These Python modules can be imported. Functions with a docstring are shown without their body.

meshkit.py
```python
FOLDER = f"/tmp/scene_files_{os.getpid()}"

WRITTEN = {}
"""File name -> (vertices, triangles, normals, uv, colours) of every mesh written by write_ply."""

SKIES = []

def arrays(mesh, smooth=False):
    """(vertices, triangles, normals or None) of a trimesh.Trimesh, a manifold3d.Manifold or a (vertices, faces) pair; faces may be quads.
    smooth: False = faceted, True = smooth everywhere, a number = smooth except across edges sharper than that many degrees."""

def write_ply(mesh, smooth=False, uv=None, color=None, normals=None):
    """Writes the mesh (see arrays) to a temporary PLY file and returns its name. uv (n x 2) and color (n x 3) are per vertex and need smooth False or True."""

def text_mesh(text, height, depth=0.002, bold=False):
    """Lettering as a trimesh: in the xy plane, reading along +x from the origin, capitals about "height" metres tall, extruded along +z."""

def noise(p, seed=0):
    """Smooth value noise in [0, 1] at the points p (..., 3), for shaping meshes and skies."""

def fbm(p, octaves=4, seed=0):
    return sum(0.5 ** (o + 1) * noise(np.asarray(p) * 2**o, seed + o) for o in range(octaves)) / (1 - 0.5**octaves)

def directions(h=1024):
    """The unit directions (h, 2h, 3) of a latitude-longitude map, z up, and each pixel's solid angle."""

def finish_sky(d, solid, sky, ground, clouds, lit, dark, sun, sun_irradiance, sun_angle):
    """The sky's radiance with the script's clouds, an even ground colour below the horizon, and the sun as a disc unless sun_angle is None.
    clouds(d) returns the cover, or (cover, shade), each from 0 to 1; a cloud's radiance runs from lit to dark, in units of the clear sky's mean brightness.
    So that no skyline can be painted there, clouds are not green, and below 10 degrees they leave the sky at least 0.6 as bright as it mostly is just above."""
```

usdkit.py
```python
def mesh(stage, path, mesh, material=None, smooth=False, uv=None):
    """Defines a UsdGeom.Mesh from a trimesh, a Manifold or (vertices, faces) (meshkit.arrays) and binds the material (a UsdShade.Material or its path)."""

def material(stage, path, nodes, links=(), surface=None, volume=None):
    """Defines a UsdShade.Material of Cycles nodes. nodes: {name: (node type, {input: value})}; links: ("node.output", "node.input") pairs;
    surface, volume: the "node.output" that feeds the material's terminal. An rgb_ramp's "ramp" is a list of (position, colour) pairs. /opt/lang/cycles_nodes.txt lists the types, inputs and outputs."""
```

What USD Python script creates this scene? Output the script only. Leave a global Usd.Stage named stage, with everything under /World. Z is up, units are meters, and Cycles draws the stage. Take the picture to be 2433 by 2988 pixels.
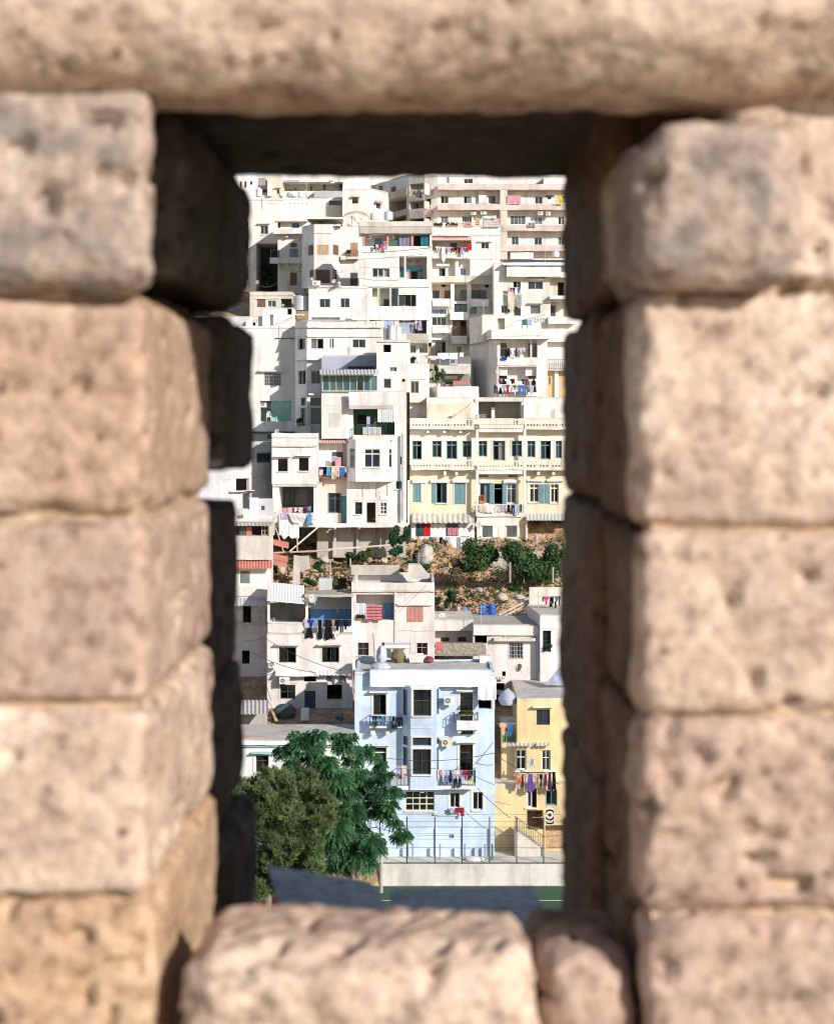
import math, random
import numpy as np, trimesh
from pxr import Usd, UsdGeom, UsdLux, UsdShade, Sdf, Gf, Vt
import usdkit, meshkit

# ------------------------------------------------------------------ camera, sky, sun, exposure
stage = Usd.Stage.CreateInMemory()
UsdGeom.SetStageUpAxis(stage, 'Z'); UsdGeom.SetStageMetersPerUnit(stage, 1.0)
UsdGeom.Xform.Define(stage, '/World'); UsdGeom.Scope.Define(stage, '/World/Looks')
W, HH, FL, CX, HY, CH = 2433.0, 2988.0, 5069.0, 1216.5, 1250.0, 34.0   # photo size, focal (px), centre, horizon row, eye height
cam = UsdGeom.Camera.Define(stage, '/World/Camera')
cam.CreateFocalLengthAttr(50.0); cam.CreateHorizontalApertureAttr(24.0); cam.CreateVerticalApertureAttr(24.0 * HH / W)
cam.CreateVerticalApertureOffsetAttr(-(HH / 2 - HY) * 24.0 / W)
cam.AddTranslateOp().Set(Gf.Vec3d(0, 0, CH)); cam.AddRotateXOp().Set(90.0)
cam.CreateClippingRangeAttr(Gf.Vec2f(0.05, 3000)); cam.CreateFStopAttr(4.5); cam.CreateFocusDistanceAttr(140.0)
cam.CreateExposureAttr(0.38)
SUN = np.array([0.90, -1.0, 0.62]); SUN /= np.linalg.norm(SUN)
sun = UsdLux.DistantLight.Define(stage, '/World/Sun')
sun.CreateIntensityAttr(1.05); sun.CreateAngleAttr(0.5); sun.CreateNormalizeAttr(True); sun.CreateColorAttr(Gf.Vec3f(1.0, 0.955, 0.895))
_z = SUN; _x = np.cross([0, 0, 1], _z); _x /= np.linalg.norm(_x); _y = np.cross(_z, _x)
sun.AddTransformOp().Set(Gf.Matrix4d(*_x, 0, *_y, 0, *_z, 0, 0, 0, 0, 1))
skym = usdkit.material(stage, '/World/Looks/sky', {
    'sky': ('sky_texture', {'sky_type': 'single_scattering', 'sun_disc': False, 'sun_elevation': math.asin(SUN[2]), 'sun_rotation': math.atan2(SUN[0], SUN[1]), 'air_density': 1.0, 'aerosol_density': 0.6, 'ozone_density': 1.0}),
    'bg': ('background_shader', {'strength': 0.088})}, [('sky.color', 'bg.color')], surface='bg.background')
dome = UsdLux.DomeLight.Define(stage, '/World/sky')
UsdShade.MaterialBindingAPI.Apply(dome.GetPrim()).Bind(skym)
dome.GetPrim().SetCustomDataByKey('kind', 'structure')

# ------------------------------------------------------------------ naming helpers
used = {}
def numbered(path):
    if path not in used:
        used[path] = 0; return path
    used[path] += 1
    return '%s_%03d' % (path, used[path])
def tag(prim, label=None, cat=None, group=None, kind=None):
    p = prim.GetPrim() if hasattr(prim, 'GetPrim') else prim
    for k, v in (('label', label), ('category', cat), ('group', group), ('kind', kind)):
        if v: p.SetCustomDataByKey(k, v)
    return p
def obj(name, mesh, mat, parent='/World', smooth=False, label=None, cat=None, group=None, kind=None):
    parent = str(parent.GetPath()) if hasattr(parent, 'GetPath') else parent
    m = usdkit.mesh(stage, numbered(parent + '/' + name), mesh, mat, smooth)
    tag(m, label, cat, group, kind)
    return m
def thing(name, label, cat, group=None, loc=(0, 0, 0), rz=0, kind=None):
    x = UsdGeom.Xform.Define(stage, numbered('/World/' + name))
    x.AddTranslateOp().Set(Gf.Vec3d(*map(float, loc)))
    if rz: x.AddRotateZOp().Set(float(rz))
    tag(x, label, cat, group, kind)
    return x
def copy_of(root, label, loc, rz=0, scale=None, group=None):
    p = root.GetPrim(); cd = p.GetCustomData()
    base = p.GetName().rstrip('0123456789').rstrip('_') if p.GetName()[-3:].isdigit() else p.GetName()
    x = UsdGeom.Xform.Define(stage, numbered('/World/' + base))
    x.GetPrim().GetReferences().AddInternalReference(p.GetPath())
    x.ClearXformOpOrder()
    x.AddTranslateOp().Set(Gf.Vec3d(*map(float, loc)))
    x.AddRotateZOp().Set(float(rz))
    if scale is not None: x.AddScaleOp().Set(Gf.Vec3f(*map(float, scale)))
    x.GetPrim().SetInstanceable(True)
    tag(x, label, cd.get('category'), group or cd.get('group'))
    return x
def pt(px, py, Y): return np.array([(px - CX) / FL * Y, Y, CH + (HY - py) / FL * Y])
def zat(py, Y): return CH + (HY - py) / FL * Y
class Tile:
    def __init__(s, ox, oy, k=4.34): s.o = (ox, oy); s.k = k
    def __call__(s, *a):
        return tuple(s.o[i % 2] + v / s.k for i, v in enumerate(a))
A_, B_, C_, D_, E_, F_, G_, H_, I_, J_, K_, L_, M_, N_, O_ = [Tile(x, y) for y in (500, 900, 1300, 1700, 2100) for x in (600, 1000, 1300)]
V_ = Tile(0, 0, 1736 / 2433.0)

# ------------------------------------------------------------------ mesh helpers
BF = np.array([[0, 2, 1], [0, 3, 2], [4, 5, 6], [4, 6, 7], [0, 1, 5], [0, 5, 4], [1, 2, 6], [1, 6, 5], [2, 3, 7], [2, 7, 6], [3, 0, 4], [3, 4, 7]])
ROUGH = {'parapet', 'ledge', 'balcony', 'parapet_band', 'canopy', 'hood', 'roof_band', 'balcony_front', 'floor_band', 'cornice', 'coping', 'upper_block', 'canopy_parapet', 'terrace_slab', 'base_wall', 'porch_wall', 'lower_wall', 'band', 'pier'}
class MB:
    def __init__(s): s.v = []; s.f = []; s.n = 0
    def add(s, v, f):
        v = np.asarray(v, float); f = np.asarray(f, int)
        if f.shape[1] == 4: f = np.vstack([f[:, [0, 1, 2]], f[:, [0, 2, 3]]])
        s.v.append(v); s.f.append(f + s.n); s.n += len(v); return s
    def box(s, x0, x1, y0, y1, z0, z1):
        return s.add([[x0, y0, z0], [x1, y0, z0], [x1, y1, z0], [x0, y1, z0], [x0, y0, z1], [x1, y0, z1], [x1, y1, z1], [x0, y1, z1]], BF)
    def hexa(s, pts): return s.add(pts, BF)
    def tri(s, tm): return s.add(tm.vertices, tm.faces)
    def tube(s, pts, r, n=6):
        pts = np.asarray(pts, float); rr = np.broadcast_to(r, len(pts)); m = len(pts)
        t = np.gradient(pts, axis=0); t /= np.maximum(np.linalg.norm(t, axis=1, keepdims=True), 1e-9)
        ref = np.array([0, 0, 1.0]) if abs(t[:, 2]).mean() < 0.8 else np.array([1.0, 0, 0])
        a = np.cross(t, ref); a /= np.linalg.norm(a, axis=1, keepdims=True); b = np.cross(t, a)
        th = np.arange(n) * 2 * np.pi / n
        ring = pts[:, None] + rr[:, None, None] * (a[:, None] * np.cos(th)[None, :, None] + b[:, None] * np.sin(th)[None, :, None])
        f = [[i * n + j, i * n + (j + 1) % n, (i + 1) * n + (j + 1) % n, (i + 1) * n + j] for i in range(m - 1) for j in range(n)]
        s.add(ring.reshape(-1, 3), f)
        for k, i in ((0, 0), (m - 1, 1)):
            s.f.append(np.array([[s.n - m * n + k * n + j for j in ((0, x, x + 1) if i else (0, x + 1, x))] for x in range(1, n - 1)]))
        return s
    def prism(s, poly, z0, z1):
        """convex-or-star plan polygon (n,2), extruded"""
        g = trimesh.creation.extrude_polygon(__import__('shapely').Polygon(poly), z1 - z0, engine='earcut'); g.apply_translation([0, 0, z0])
        return s.tri(g)
    def mesh(s): return (np.vstack(s.v), np.vstack(s.f))
    def put(s, name, mat, parent, **k):
        if s.v and name in ROUGH:       # old masonry: no edge stays ruler straight
            v, f = s.mesh(); v, f = trimesh.remesh.subdivide_to_size(v, f, .7, max_iter=8)
            v = v + (np.stack([meshkit.fbm(v * 1.1 + o, 2, i) for i, o in enumerate((0, 31, 57))], -1) - .5) * [.07, .05, .13]
            return obj(name, (v, f), mat, parent, **k)
        return obj(name, s.mesh(), mat, parent, **k) if s.v else None

def lathe(profile, n=20):
    pr = np.asarray(profile, float); th = np.arange(n) * 2 * np.pi / n
    v = np.stack([pr[:, None, 0] * np.cos(th), pr[:, None, 0] * np.sin(th), np.broadcast_to(pr[:, None, 1], (len(pr), n))], -1).reshape(-1, 3)
    f = [[i * n + j, i * n + (j + 1) % n, (i + 1) * n + (j + 1) % n, (i + 1) * n + j] for i in range(len(pr) - 1) for j in range(n)]
    return v, np.array(f)

# ------------------------------------------------------------------ materials
MATS = {}
def cached(fn):
    def g(*a, **k):
        key = (fn.__name__, a, tuple(sorted(k.items())))
        if key not in MATS: MATS[key] = fn(*a, **k)
        return MATS[key]
    return g
def lk(name): return numbered('/World/Looks/' + name)
@cached
def paint(name, c, rough=0.6, var=0.12):
    c = np.array(c)
    return usdkit.material(stage, lk(name), {'g': ('geometry', {}), 'n': ('noise_texture', {'scale': 2.2, 'detail': 4.0}),
        'r': ('rgb_ramp', {'ramp': [(0.3, tuple(c * (1 - var))), (0.7, tuple(np.minimum(c * (1 + var), .95)))]}),
        'p': ('principled_bsdf', {'roughness': rough})}, [('g.position', 'n.vector'), ('n.fac', 'r.fac'), ('r.color', 'p.base_color')], surface='p.BSDF')
@cached
def plaster(name, c, dirt=0.35, stain=(.33, .29, .24), peel=0.0, peelc=(.55, .47, .38)):
    """painted render: broad tone drift, vertical rain streaks, blotches, fine relief"""
    c = np.array(c); st = np.array(stain)
    nodes = {'g': ('geometry', {}),
        'm1': ('mapping', {'scale': (0.9, 0.9, 0.10)}), 'n1': ('noise_texture', {'scale': 1.3, 'detail': 5.0, 'roughness': .65}),
        'n2': ('noise_texture', {'scale': 0.45, 'detail': 6.0, 'roughness': .6}), 'n3': ('noise_texture', {'scale': 5.0, 'detail': 5.0, 'roughness': .7}),
        'r1': ('rgb_ramp', {'ramp': [(.46, (0, 0, 0)), (.72, (min(dirt * 1.25, .9),) * 3)]}),
        'r2': ('rgb_ramp', {'ramp': [(.34, tuple(c * .84)), (.47, tuple(c * .96)), (.50, tuple(c * .99)), (.66, tuple(np.minimum(c * 1.04, .86)))]}),
        'r3': ('rgb_ramp', {'ramp': [(.53, (0, 0, 0)), (.70, (dirt * .8,) * 3)]}),
        'a': ('mix_color', {'b': tuple(st)}), 'b': ('mix_color', {'b': tuple(st * 1.2)}),
        'bp': ('bump', {'strength': .35, 'distance': .02}), 'p': ('principled_bsdf', {'roughness': .85, 'specular_ior_level': .25})}
    links = [('g.position', 'm1.vector'), ('m1.vector', 'n1.vector'), ('g.position', 'n2.vector'), ('g.position', 'n3.vector'),
        ('n1.fac', 'r1.fac'), ('n2.fac', 'r2.fac'), ('n3.fac', 'r3.fac'), ('r2.color', 'a.a'), ('r1.color', 'a.fac'), ('a.result', 'b.a'), ('r3.color', 'b.fac'),
        ('n3.fac', 'bp.height'), ('bp.normal', 'p.normal')]
    nodes.update({'vo': ('voronoi_texture', {'scale': .42, 'metric': 'chebychev'}), 'vb': ('rgb_to_bw', {}), 'vr': ('rgb_ramp', {'ramp': [(.2, (.90, .895, .885)), (.5, (1, 1, 1)), (.8, (1.03, 1.03, 1.03))]}), 'vm': ('mix_color', {'blend_type': 'multiply', 'fac': 1.0})})
    links += [('g.position', 'vo.vector'), ('vo.color', 'vb.color'), ('vb.val', 'vr.fac'), ('b.result', 'vm.a'), ('vr.color', 'vm.b')]
    out = 'vm.result'
    if peel:
        nodes.update({'n4': ('noise_texture', {'scale': .55, 'detail': 7.0, 'roughness': .68}), 'r4': ('rgb_ramp', {'ramp': [(1 - peel, (0, 0, 0)), (1 - peel + .015, (1, 1, 1))]}), 'pc': ('mix_color', {'b': tuple(peelc)})})
        links += [('g.position', 'n4.vector'), ('n4.fac', 'r4.fac'), ('r4.color', 'pc.fac'), (out, 'pc.a')]; out = 'pc.result'
    links.append((out, 'p.base_color'))
    return usdkit.material(stage, lk(name), nodes, links, surface='p.BSDF')
@cached
def glass(name, c, rough=.06):
    return usdkit.material(stage, lk(name), {'g': ('geometry', {}), 'n': ('noise_texture', {'scale': .7, 'detail': 3.0}), 'r': ('rgb_ramp', {'ramp': [(.3, tuple(np.array(c) * .55)), (.7, tuple(np.array(c) * 1.35))]}),
        'p': ('principled_bsdf', {'roughness': rough, 'ior': 1.5})}, [('g.position', 'n.vector'), ('n.fac', 'r.fac'), ('r.color', 'p.base_color')], surface='p.BSDF')
CLEAR = usdkit.material(stage, lk('clear_pane'), {'t': ('transparent_bsdf', {'color': (.78, .84, .84)}), 'gl': ('glossy_bsdf', {'color': (.9, .9, .9), 'roughness': .03}), 'f': ('fresnel', {'IOR': 1.5}), 'x': ('mix_closure', {})},
    [('f.fac', 'x.fac'), ('t.BSDF', 'x.closure1'), ('gl.BSDF', 'x.closure2')], surface='x.closure')
@cached
def cloth(name, c, pat=None):
    c = np.array(c)
    nodes = {'g': ('geometry', {}), 'n': ('noise_texture', {'scale': 6.0, 'detail': 3.0}), 'r': ('rgb_ramp', {'ramp': [(.3, tuple(c * .8)), (.7, tuple(np.minimum(c * 1.1, .85)))]}),
        'd': ('diffuse_bsdf', {}), 't': ('translucent_bsdf', {}), 'x': ('mix_closure', {'fac': .10})}
    links = [('g.position', 'n.vector'), ('n.fac', 'r.fac'), ('d.BSDF', 'x.closure1'), ('t.BSDF', 'x.closure2')]
    out = 'r.color'
    if pat:
        axis, scale, c2 = pat
        nodes.update({'w': ('wave_texture', {'bands_direction': axis, 'scale': scale, 'distortion': .6}), 'rw': ('rgb_ramp', {'ramp': [(.45, (0, 0, 0)), (.55, (1, 1, 1))]}), 'mx': ('mix_color', {'b': tuple(c2)})})
        links += [('g.position', 'w.vector'), ('w.fac', 'rw.fac'), ('rw.color', 'mx.fac'), (out, 'mx.a')]; out = 'mx.result'
    links += [(out, 'd.color'), (out, 't.color')]
    return usdkit.material(stage, lk(name), nodes, links, surface='x.closure')
@cached
def metal(name, c, rough=.45, rust=.3):
    c = np.array(c)
    return usdkit.material(stage, lk(name), {'g': ('geometry', {}), 'n': ('noise_texture', {'scale': 2.5, 'detail': 6.0, 'roughness': .7}),
        'r': ('rgb_ramp', {'ramp': [(.35, tuple(c * .85)), (.62 - .12 * rust, tuple(c)), (.80 - .15 * rust, tuple(c * (1 - rust) + np.array((.30, .15, .07)) * rust))]}),
        'p': ('principled_bsdf', {'roughness': rough, 'metallic': .15})}, [('g.position', 'n.vector'), ('n.fac', 'r.fac'), ('r.color', 'p.base_color')], surface='p.BSDF')
@cached
def foliage(name, dark, light, trans=.3):
    return usdkit.material(stage, lk(name), {'g': ('geometry', {}), 'n': ('noise_texture', {'scale': 1.1, 'detail': 2.0}), 'mr': ('math', {'math_type': 'multiply_add', 'value2': .45, 'value3': 0.0}), 'ma': ('math', {'math_type': 'add'}),
        'r': ('rgb_ramp', {'ramp': [(.35, tuple(dark)), (.85, tuple(light))]}), 'd': ('principled_bsdf', {'roughness': .55, 'specular_ior_level': .3}), 't': ('translucent_bsdf', {}), 'x': ('mix_closure', {'fac': trans})},
        [('g.position', 'n.vector'), ('g.random_per_island', 'mr.value1'), ('mr.value', 'ma.value1'), ('n.fac', 'ma.value2'), ('ma.value', 'r.fac'), ('r.color', 'd.base_color'), ('r.color', 't.color'), ('d.BSDF', 'x.closure1'), ('t.BSDF', 'x.closure2')], surface='x.closure')
@cached
def limestone(name, base, mauve, grey=.0, seed=0.0, pale=(.66, .55, .42)):
    """eroded limestone: warm body, mauve weathering, grey lichen on some stones, dark pits"""
    nodes = {'g': ('geometry', {}), 'mp': ('mapping', {'location': (seed * 3.1, seed * 1.7, seed * 2.3)}),
        'n1': ('noise_texture', {'scale': 7.0, 'detail': 6.0, 'roughness': .6}), 'n2': ('noise_texture', {'scale': 30.0, 'detail': 6.0, 'roughness': .65}), 'n3': ('noise_texture', {'scale': 15.0, 'detail': 7.0, 'roughness': .62}),
        'n4': ('noise_texture', {'scale': 27.0, 'detail': 1.2}),
        'r1': ('rgb_ramp', {'ramp': [(.32, tuple(mauve)), (.48, tuple(base)), (.68, tuple(pale))]}),
        'r2': ('rgb_ramp', {'ramp': [(.30, (.50, .45, .42)), (.45, (.93, .91, .89)), (.70, (1.16, 1.14, 1.12))]}),
        'r3': ('rgb_ramp', {'ramp': [(.50, (0, 0, 0)), (.58, (grey * .85,) * 3)]}),
        'r4': ('rgb_ramp', {'ramp': [(.20, (.36, .31, .28)), (.29, (.95, .94, .93)), (.5, (1, 1, 1))]}),
        'm': ('mix_color', {'blend_type': 'multiply', 'fac': 1.0}), 'm4': ('mix_color', {'blend_type': 'multiply', 'fac': 1.0}), 'l': ('mix_color', {'b': (.17, .15, .135)}),
        'n5': ('noise_texture', {'scale': 42.0, 'detail': 5.0, 'roughness': .6}), 'r5': ('rgb_ramp', {'ramp': [(.27, (.46, .41, .37)), (.42, (.86, .83, .81)), (.54, (1, 1, 1)), (.66, (1.10, 1.09, 1.08))]}), 'm5': ('mix_color', {'blend_type': 'multiply', 'fac': 1.0}),
        'bp': ('bump', {'strength': .9, 'distance': .007}), 'p': ('principled_bsdf', {'roughness': .9, 'specular_ior_level': .15})}
    links = [('mp.vector', 'n5.vector'), ('n5.fac', 'r5.fac'), ('m4.result', 'm5.a'), ('r5.color', 'm5.b'), ('g.position', 'mp.vector')] + [('mp.vector', f'{n}.vector') for n in ('n1', 'n2', 'n3', 'n4')] + [(f'n{i}.fac', f'r{i}.fac') for i in (1, 2, 3, 4)] + [
        ('r1.color', 'm.a'), ('r2.color', 'm.b'), ('m.result', 'm4.a'), ('r4.color', 'm4.b'), ('m5.result', 'l.a'), ('r3.color', 'l.fac'), ('l.result', 'p.base_color'), ('n5.fac', 'bp.height'), ('bp.normal', 'p.normal')]
    return usdkit.material(stage, lk(name), nodes, links, surface='p.BSDF')
# ------------------------------------------------------------------ the fort wall: every stone its own mesh
WALL = thing('fort_wall', 'thick limestone fort wall with a narrow opening looking out on the hillside town', 'wall')
def rbox(x0, x1, y0, y1, z0, z1, r, res, seed, amp=.010, pit=.018, chips=.35, skew=0.0, low=.008):
    """weathered block: rounded box on a fine grid, displaced by low and fine noise, pits and edge chips"""
    L = np.array([x1 - x0, y1 - y0, z1 - z0]); n = np.maximum(2, np.round(L / np.array([res, res * 1.8, res]))).astype(int)
    lin = [np.linspace(0, 1, k + 1) for k in n]; V = []; Fc = []; off = 0
    for ax in range(3):
        a, b = [i for i in range(3) if i != ax]
        ga, gb = np.meshgrid(lin[a], lin[b], indexing='ij')
        for side in (0, 1):
            p = np.zeros(ga.shape + (3,)); p[..., a] = ga; p[..., b] = gb; p[..., ax] = side
            na, nb = ga.shape; idx = np.arange(na * nb).reshape(na, nb) + off
            q = np.stack([idx[:-1, :-1], idx[1:, :-1], idx[1:, 1:], idx[:-1, 1:]], -1).reshape(-1, 4)
            if (side == 0) == (ax != 1): q = q[:, ::-1]
            V.append(p.reshape(-1, 3)); Fc.append(q); off += na * nb
    v = np.vstack(V); f = np.vstack(Fc)
    tm = trimesh.Trimesh(v, np.vstack([f[:, [0, 1, 2]], f[:, [0, 2, 3]]]), process=False); tm.merge_vertices(digits_vertex=6)
    u = np.array(tm.vertices); c0 = np.array([x0, y0, z0]); w = c0 + u * L
    r = min(r, L.min() * .45)
    inner = np.clip(w, c0 + r, c0 + L - r); d = w - inner; ln = np.linalg.norm(d, axis=1, keepdims=True)
    nrm = d / np.maximum(ln, 1e-9); w = inner + nrm * r
    s = seed * 17.3
    w0 = w + s
    lowd = (meshkit.fbm(w0 * 9, 3, seed) - .5) * 2 * low
    mid = (meshkit.fbm(w0 * 38, 4, seed + 5) - .5) * 1.15 * amp
    pn = meshkit.fbm(w0 * 34 + 9, 2, seed + 11); pits = -np.clip((pn - .72) / .05, 0, 1) * pit
    edge = np.clip((np.count_nonzero(np.abs(d) > r * .25, axis=1) - 1), 0, 1)
    chip = -edge * np.clip(meshkit.fbm(w0 * 14 + 3, 3, seed + 21) - .45, 0, 1) * .09 * chips
    w = w + nrm * (lowd + mid + pits + chip)[:, None]
    if skew: w[:, 0] += skew * (w[:, 1] - y0)
    return w, np.array(tm.faces)
LS = [limestone('limestone_warm', (0.458, 0.321, 0.232), (0.384, 0.276, 0.218), 0.0, 1.0, (0.559, 0.420, 0.323)), limestone('limestone_mauve', (0.483, 0.349, 0.276), (0.407, 0.299, 0.252), .2, 2.0, (0.592, 0.450, 0.362)),
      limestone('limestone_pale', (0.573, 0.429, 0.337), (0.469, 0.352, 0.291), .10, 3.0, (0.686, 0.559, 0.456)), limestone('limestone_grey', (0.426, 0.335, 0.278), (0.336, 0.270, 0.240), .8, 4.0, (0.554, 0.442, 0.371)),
      limestone('limestone_orange', (0.503, 0.344, 0.223), (0.443, 0.309, 0.217), .05, 5.0, (0.573, 0.419, 0.286)), limestone('limestone_rear', (.095, .088, .078), (.07, .067, .06), .3, 6.0, (.125, .118, .105)), limestone('limestone_sill_grey', (.30, .255, .215), (.26, .22, .19), .2, 8.5, (.36, .30, .25)), limestone('slab_grey', (.50, .505, .485), (.44, .45, .44), .1, 9.5, (.56, .56, .54)), limestone('limestone_brown', (0.160, 0.108, 0.064), (0.104, 0.072, 0.044), .3, 10.5, (0.216, 0.152, 0.096))]  # rear and brown stones hold the shade inside the opening in their colour
def stone(rect, Y0, Y1, seed, m, r=.016, res=.009, name='stone', label=None, **k):
    """rect in the full view's pixels at the stone's front plane"""
    x0, y0, x1, y1 = V_(*rect)
    a = pt(x0, y1, Y0); b = pt(x1, y0, Y0)
    return obj(name, rbox(a[0], b[0], Y0, Y1, a[2], b[2], r, res, seed, **k), LS[m], WALL, smooth=True, label=label)
YF, YM, YB = 2.0, 2.64, 3.06
# left jamb, top to bottom
stone((-190, 150, 326, 606), YF - .035, YF + .22, 11, 3, r=.028, low=.008, skew=-.24, label='grey stained block at the upper left of the opening')
stone((-230, 616, 300, 1076), YF, YM, 12, 0, r=.017, low=.008, amp=.007)
stone((-160, 1084, 304, 1468), YF, YM - .02, 13, 1, r=.017, low=.008, amp=.006)
stone((-260, 1480, 306, 1872), YF - .006, YM, 14, 2, r=.017, low=.008, amp=.011)
stone((-180, 1880, 316, 2330), YF, YM + .01, 15, 4, r=.02, low=.009, amp=.012)
stone((-520, 170, -200, 606), YF, YF + .5, 16, 1); stone((-560, 620, -240, 1072), YF, YF + .5, 17, 2); stone((-500, 1090, -172, 1464), YF, YF + .5, 18, 0)
stone((-590, 1484, -272, 1868), YF, YF + .5, 19, 1); stone((-510, 1884, -190, 2330), YF, YF + .5, 20, 2)
# right jamb
stone((1512, 160, 1900, 612), YF - .004, YF + .6, 21, 2, r=.035, low=.014, label='pale smooth block behind the dark one at the upper right')
stone((1322, 244, 1682, 596), YF - .06, YF + .30, 22, 3, r=.04, amp=.012, low=.012, label='dark lichen covered block at the upper right of the opening')
stone((1322, 602, 1925, 1098), YF, YF + .10, 23, 2, r=.022, amp=.009)
stone((1330, 1108, 1950, 1490), YF, YF + .10, 24, 2, r=.018, amp=.010)
stone((1330, 1498, 1900, 1906), YF, YF + .10, 25, 1, r=.02, low=.009, amp=.014, pit=.02)
stone((1346, 1916, 1990, 2330), YF - .01, YF + .10, 26, 1, r=.024, low=.011, amp=.014)
stone((1910, 165, 2260, 604), YF, YF + .5, 27, 1); stone((1940, 616, 2280, 1096), YF, YF + .5, 28, 0); stone((1966, 1112, 2250, 1484), YF, YF + .5, 29, 2)
stone((1915, 1502, 2260, 1904), YF, YF + .5, 30, 0); stone((2006, 1922, 2270, 2330), YF, YF + .5, 38, 2)
for i, (y0, y1) in enumerate(((604, 1096), (1110, 1488), (1500, 1904), (1918, 2330))):      # inner blocks of the right jamb, its shade put into their dark brown
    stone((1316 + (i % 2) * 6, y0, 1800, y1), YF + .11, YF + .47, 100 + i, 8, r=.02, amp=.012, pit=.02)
# lintel, one long bulging block, and the course above it
stone((-330, -330, 2060, 168), YF - .10, YF + .17, 31, 2, r=.10, pit=.006, amp=.011, low=.016, chips=.2, name='lintel', label='long rough lintel block over the opening')
# sill blocks
stone((372, 1985, 1122, 2420), YF - .02, YF + .20, 32, 2, r=.04, amp=.016, low=.018, pit=.02, label='broad pitted sill block under the opening')
stone((1128, 2008, 1328, 2420), YF + .02, YF + .22, 33, 1, r=.026, amp=.008, low=.012, label='small cracked sill block at the right')
stone((1098, 1972, 1336, 2420), YF + .22, YF + .42, 34, 6, r=.03, amp=.006)
# inner (outer-side) face of the wall, its shade put into the dark stone colour
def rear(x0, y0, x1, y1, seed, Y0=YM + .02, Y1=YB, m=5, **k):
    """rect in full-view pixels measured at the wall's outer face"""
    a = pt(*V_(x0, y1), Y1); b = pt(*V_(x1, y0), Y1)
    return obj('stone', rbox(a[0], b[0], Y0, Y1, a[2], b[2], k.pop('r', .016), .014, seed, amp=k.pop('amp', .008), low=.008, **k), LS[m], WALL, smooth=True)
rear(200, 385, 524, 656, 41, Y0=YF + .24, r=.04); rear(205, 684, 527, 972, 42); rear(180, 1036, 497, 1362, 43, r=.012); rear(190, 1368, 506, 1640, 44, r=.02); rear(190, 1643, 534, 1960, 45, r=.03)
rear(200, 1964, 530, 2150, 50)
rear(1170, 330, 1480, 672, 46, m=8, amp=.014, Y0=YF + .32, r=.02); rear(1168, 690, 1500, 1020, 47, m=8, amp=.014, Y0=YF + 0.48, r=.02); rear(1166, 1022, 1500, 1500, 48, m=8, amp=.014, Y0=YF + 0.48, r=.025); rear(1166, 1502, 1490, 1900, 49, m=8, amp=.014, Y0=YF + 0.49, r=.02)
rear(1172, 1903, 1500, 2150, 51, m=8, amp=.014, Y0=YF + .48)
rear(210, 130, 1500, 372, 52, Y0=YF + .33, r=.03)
rear(520, 2010, 1180, 2200, 53, Y0=YF + .50)
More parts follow.
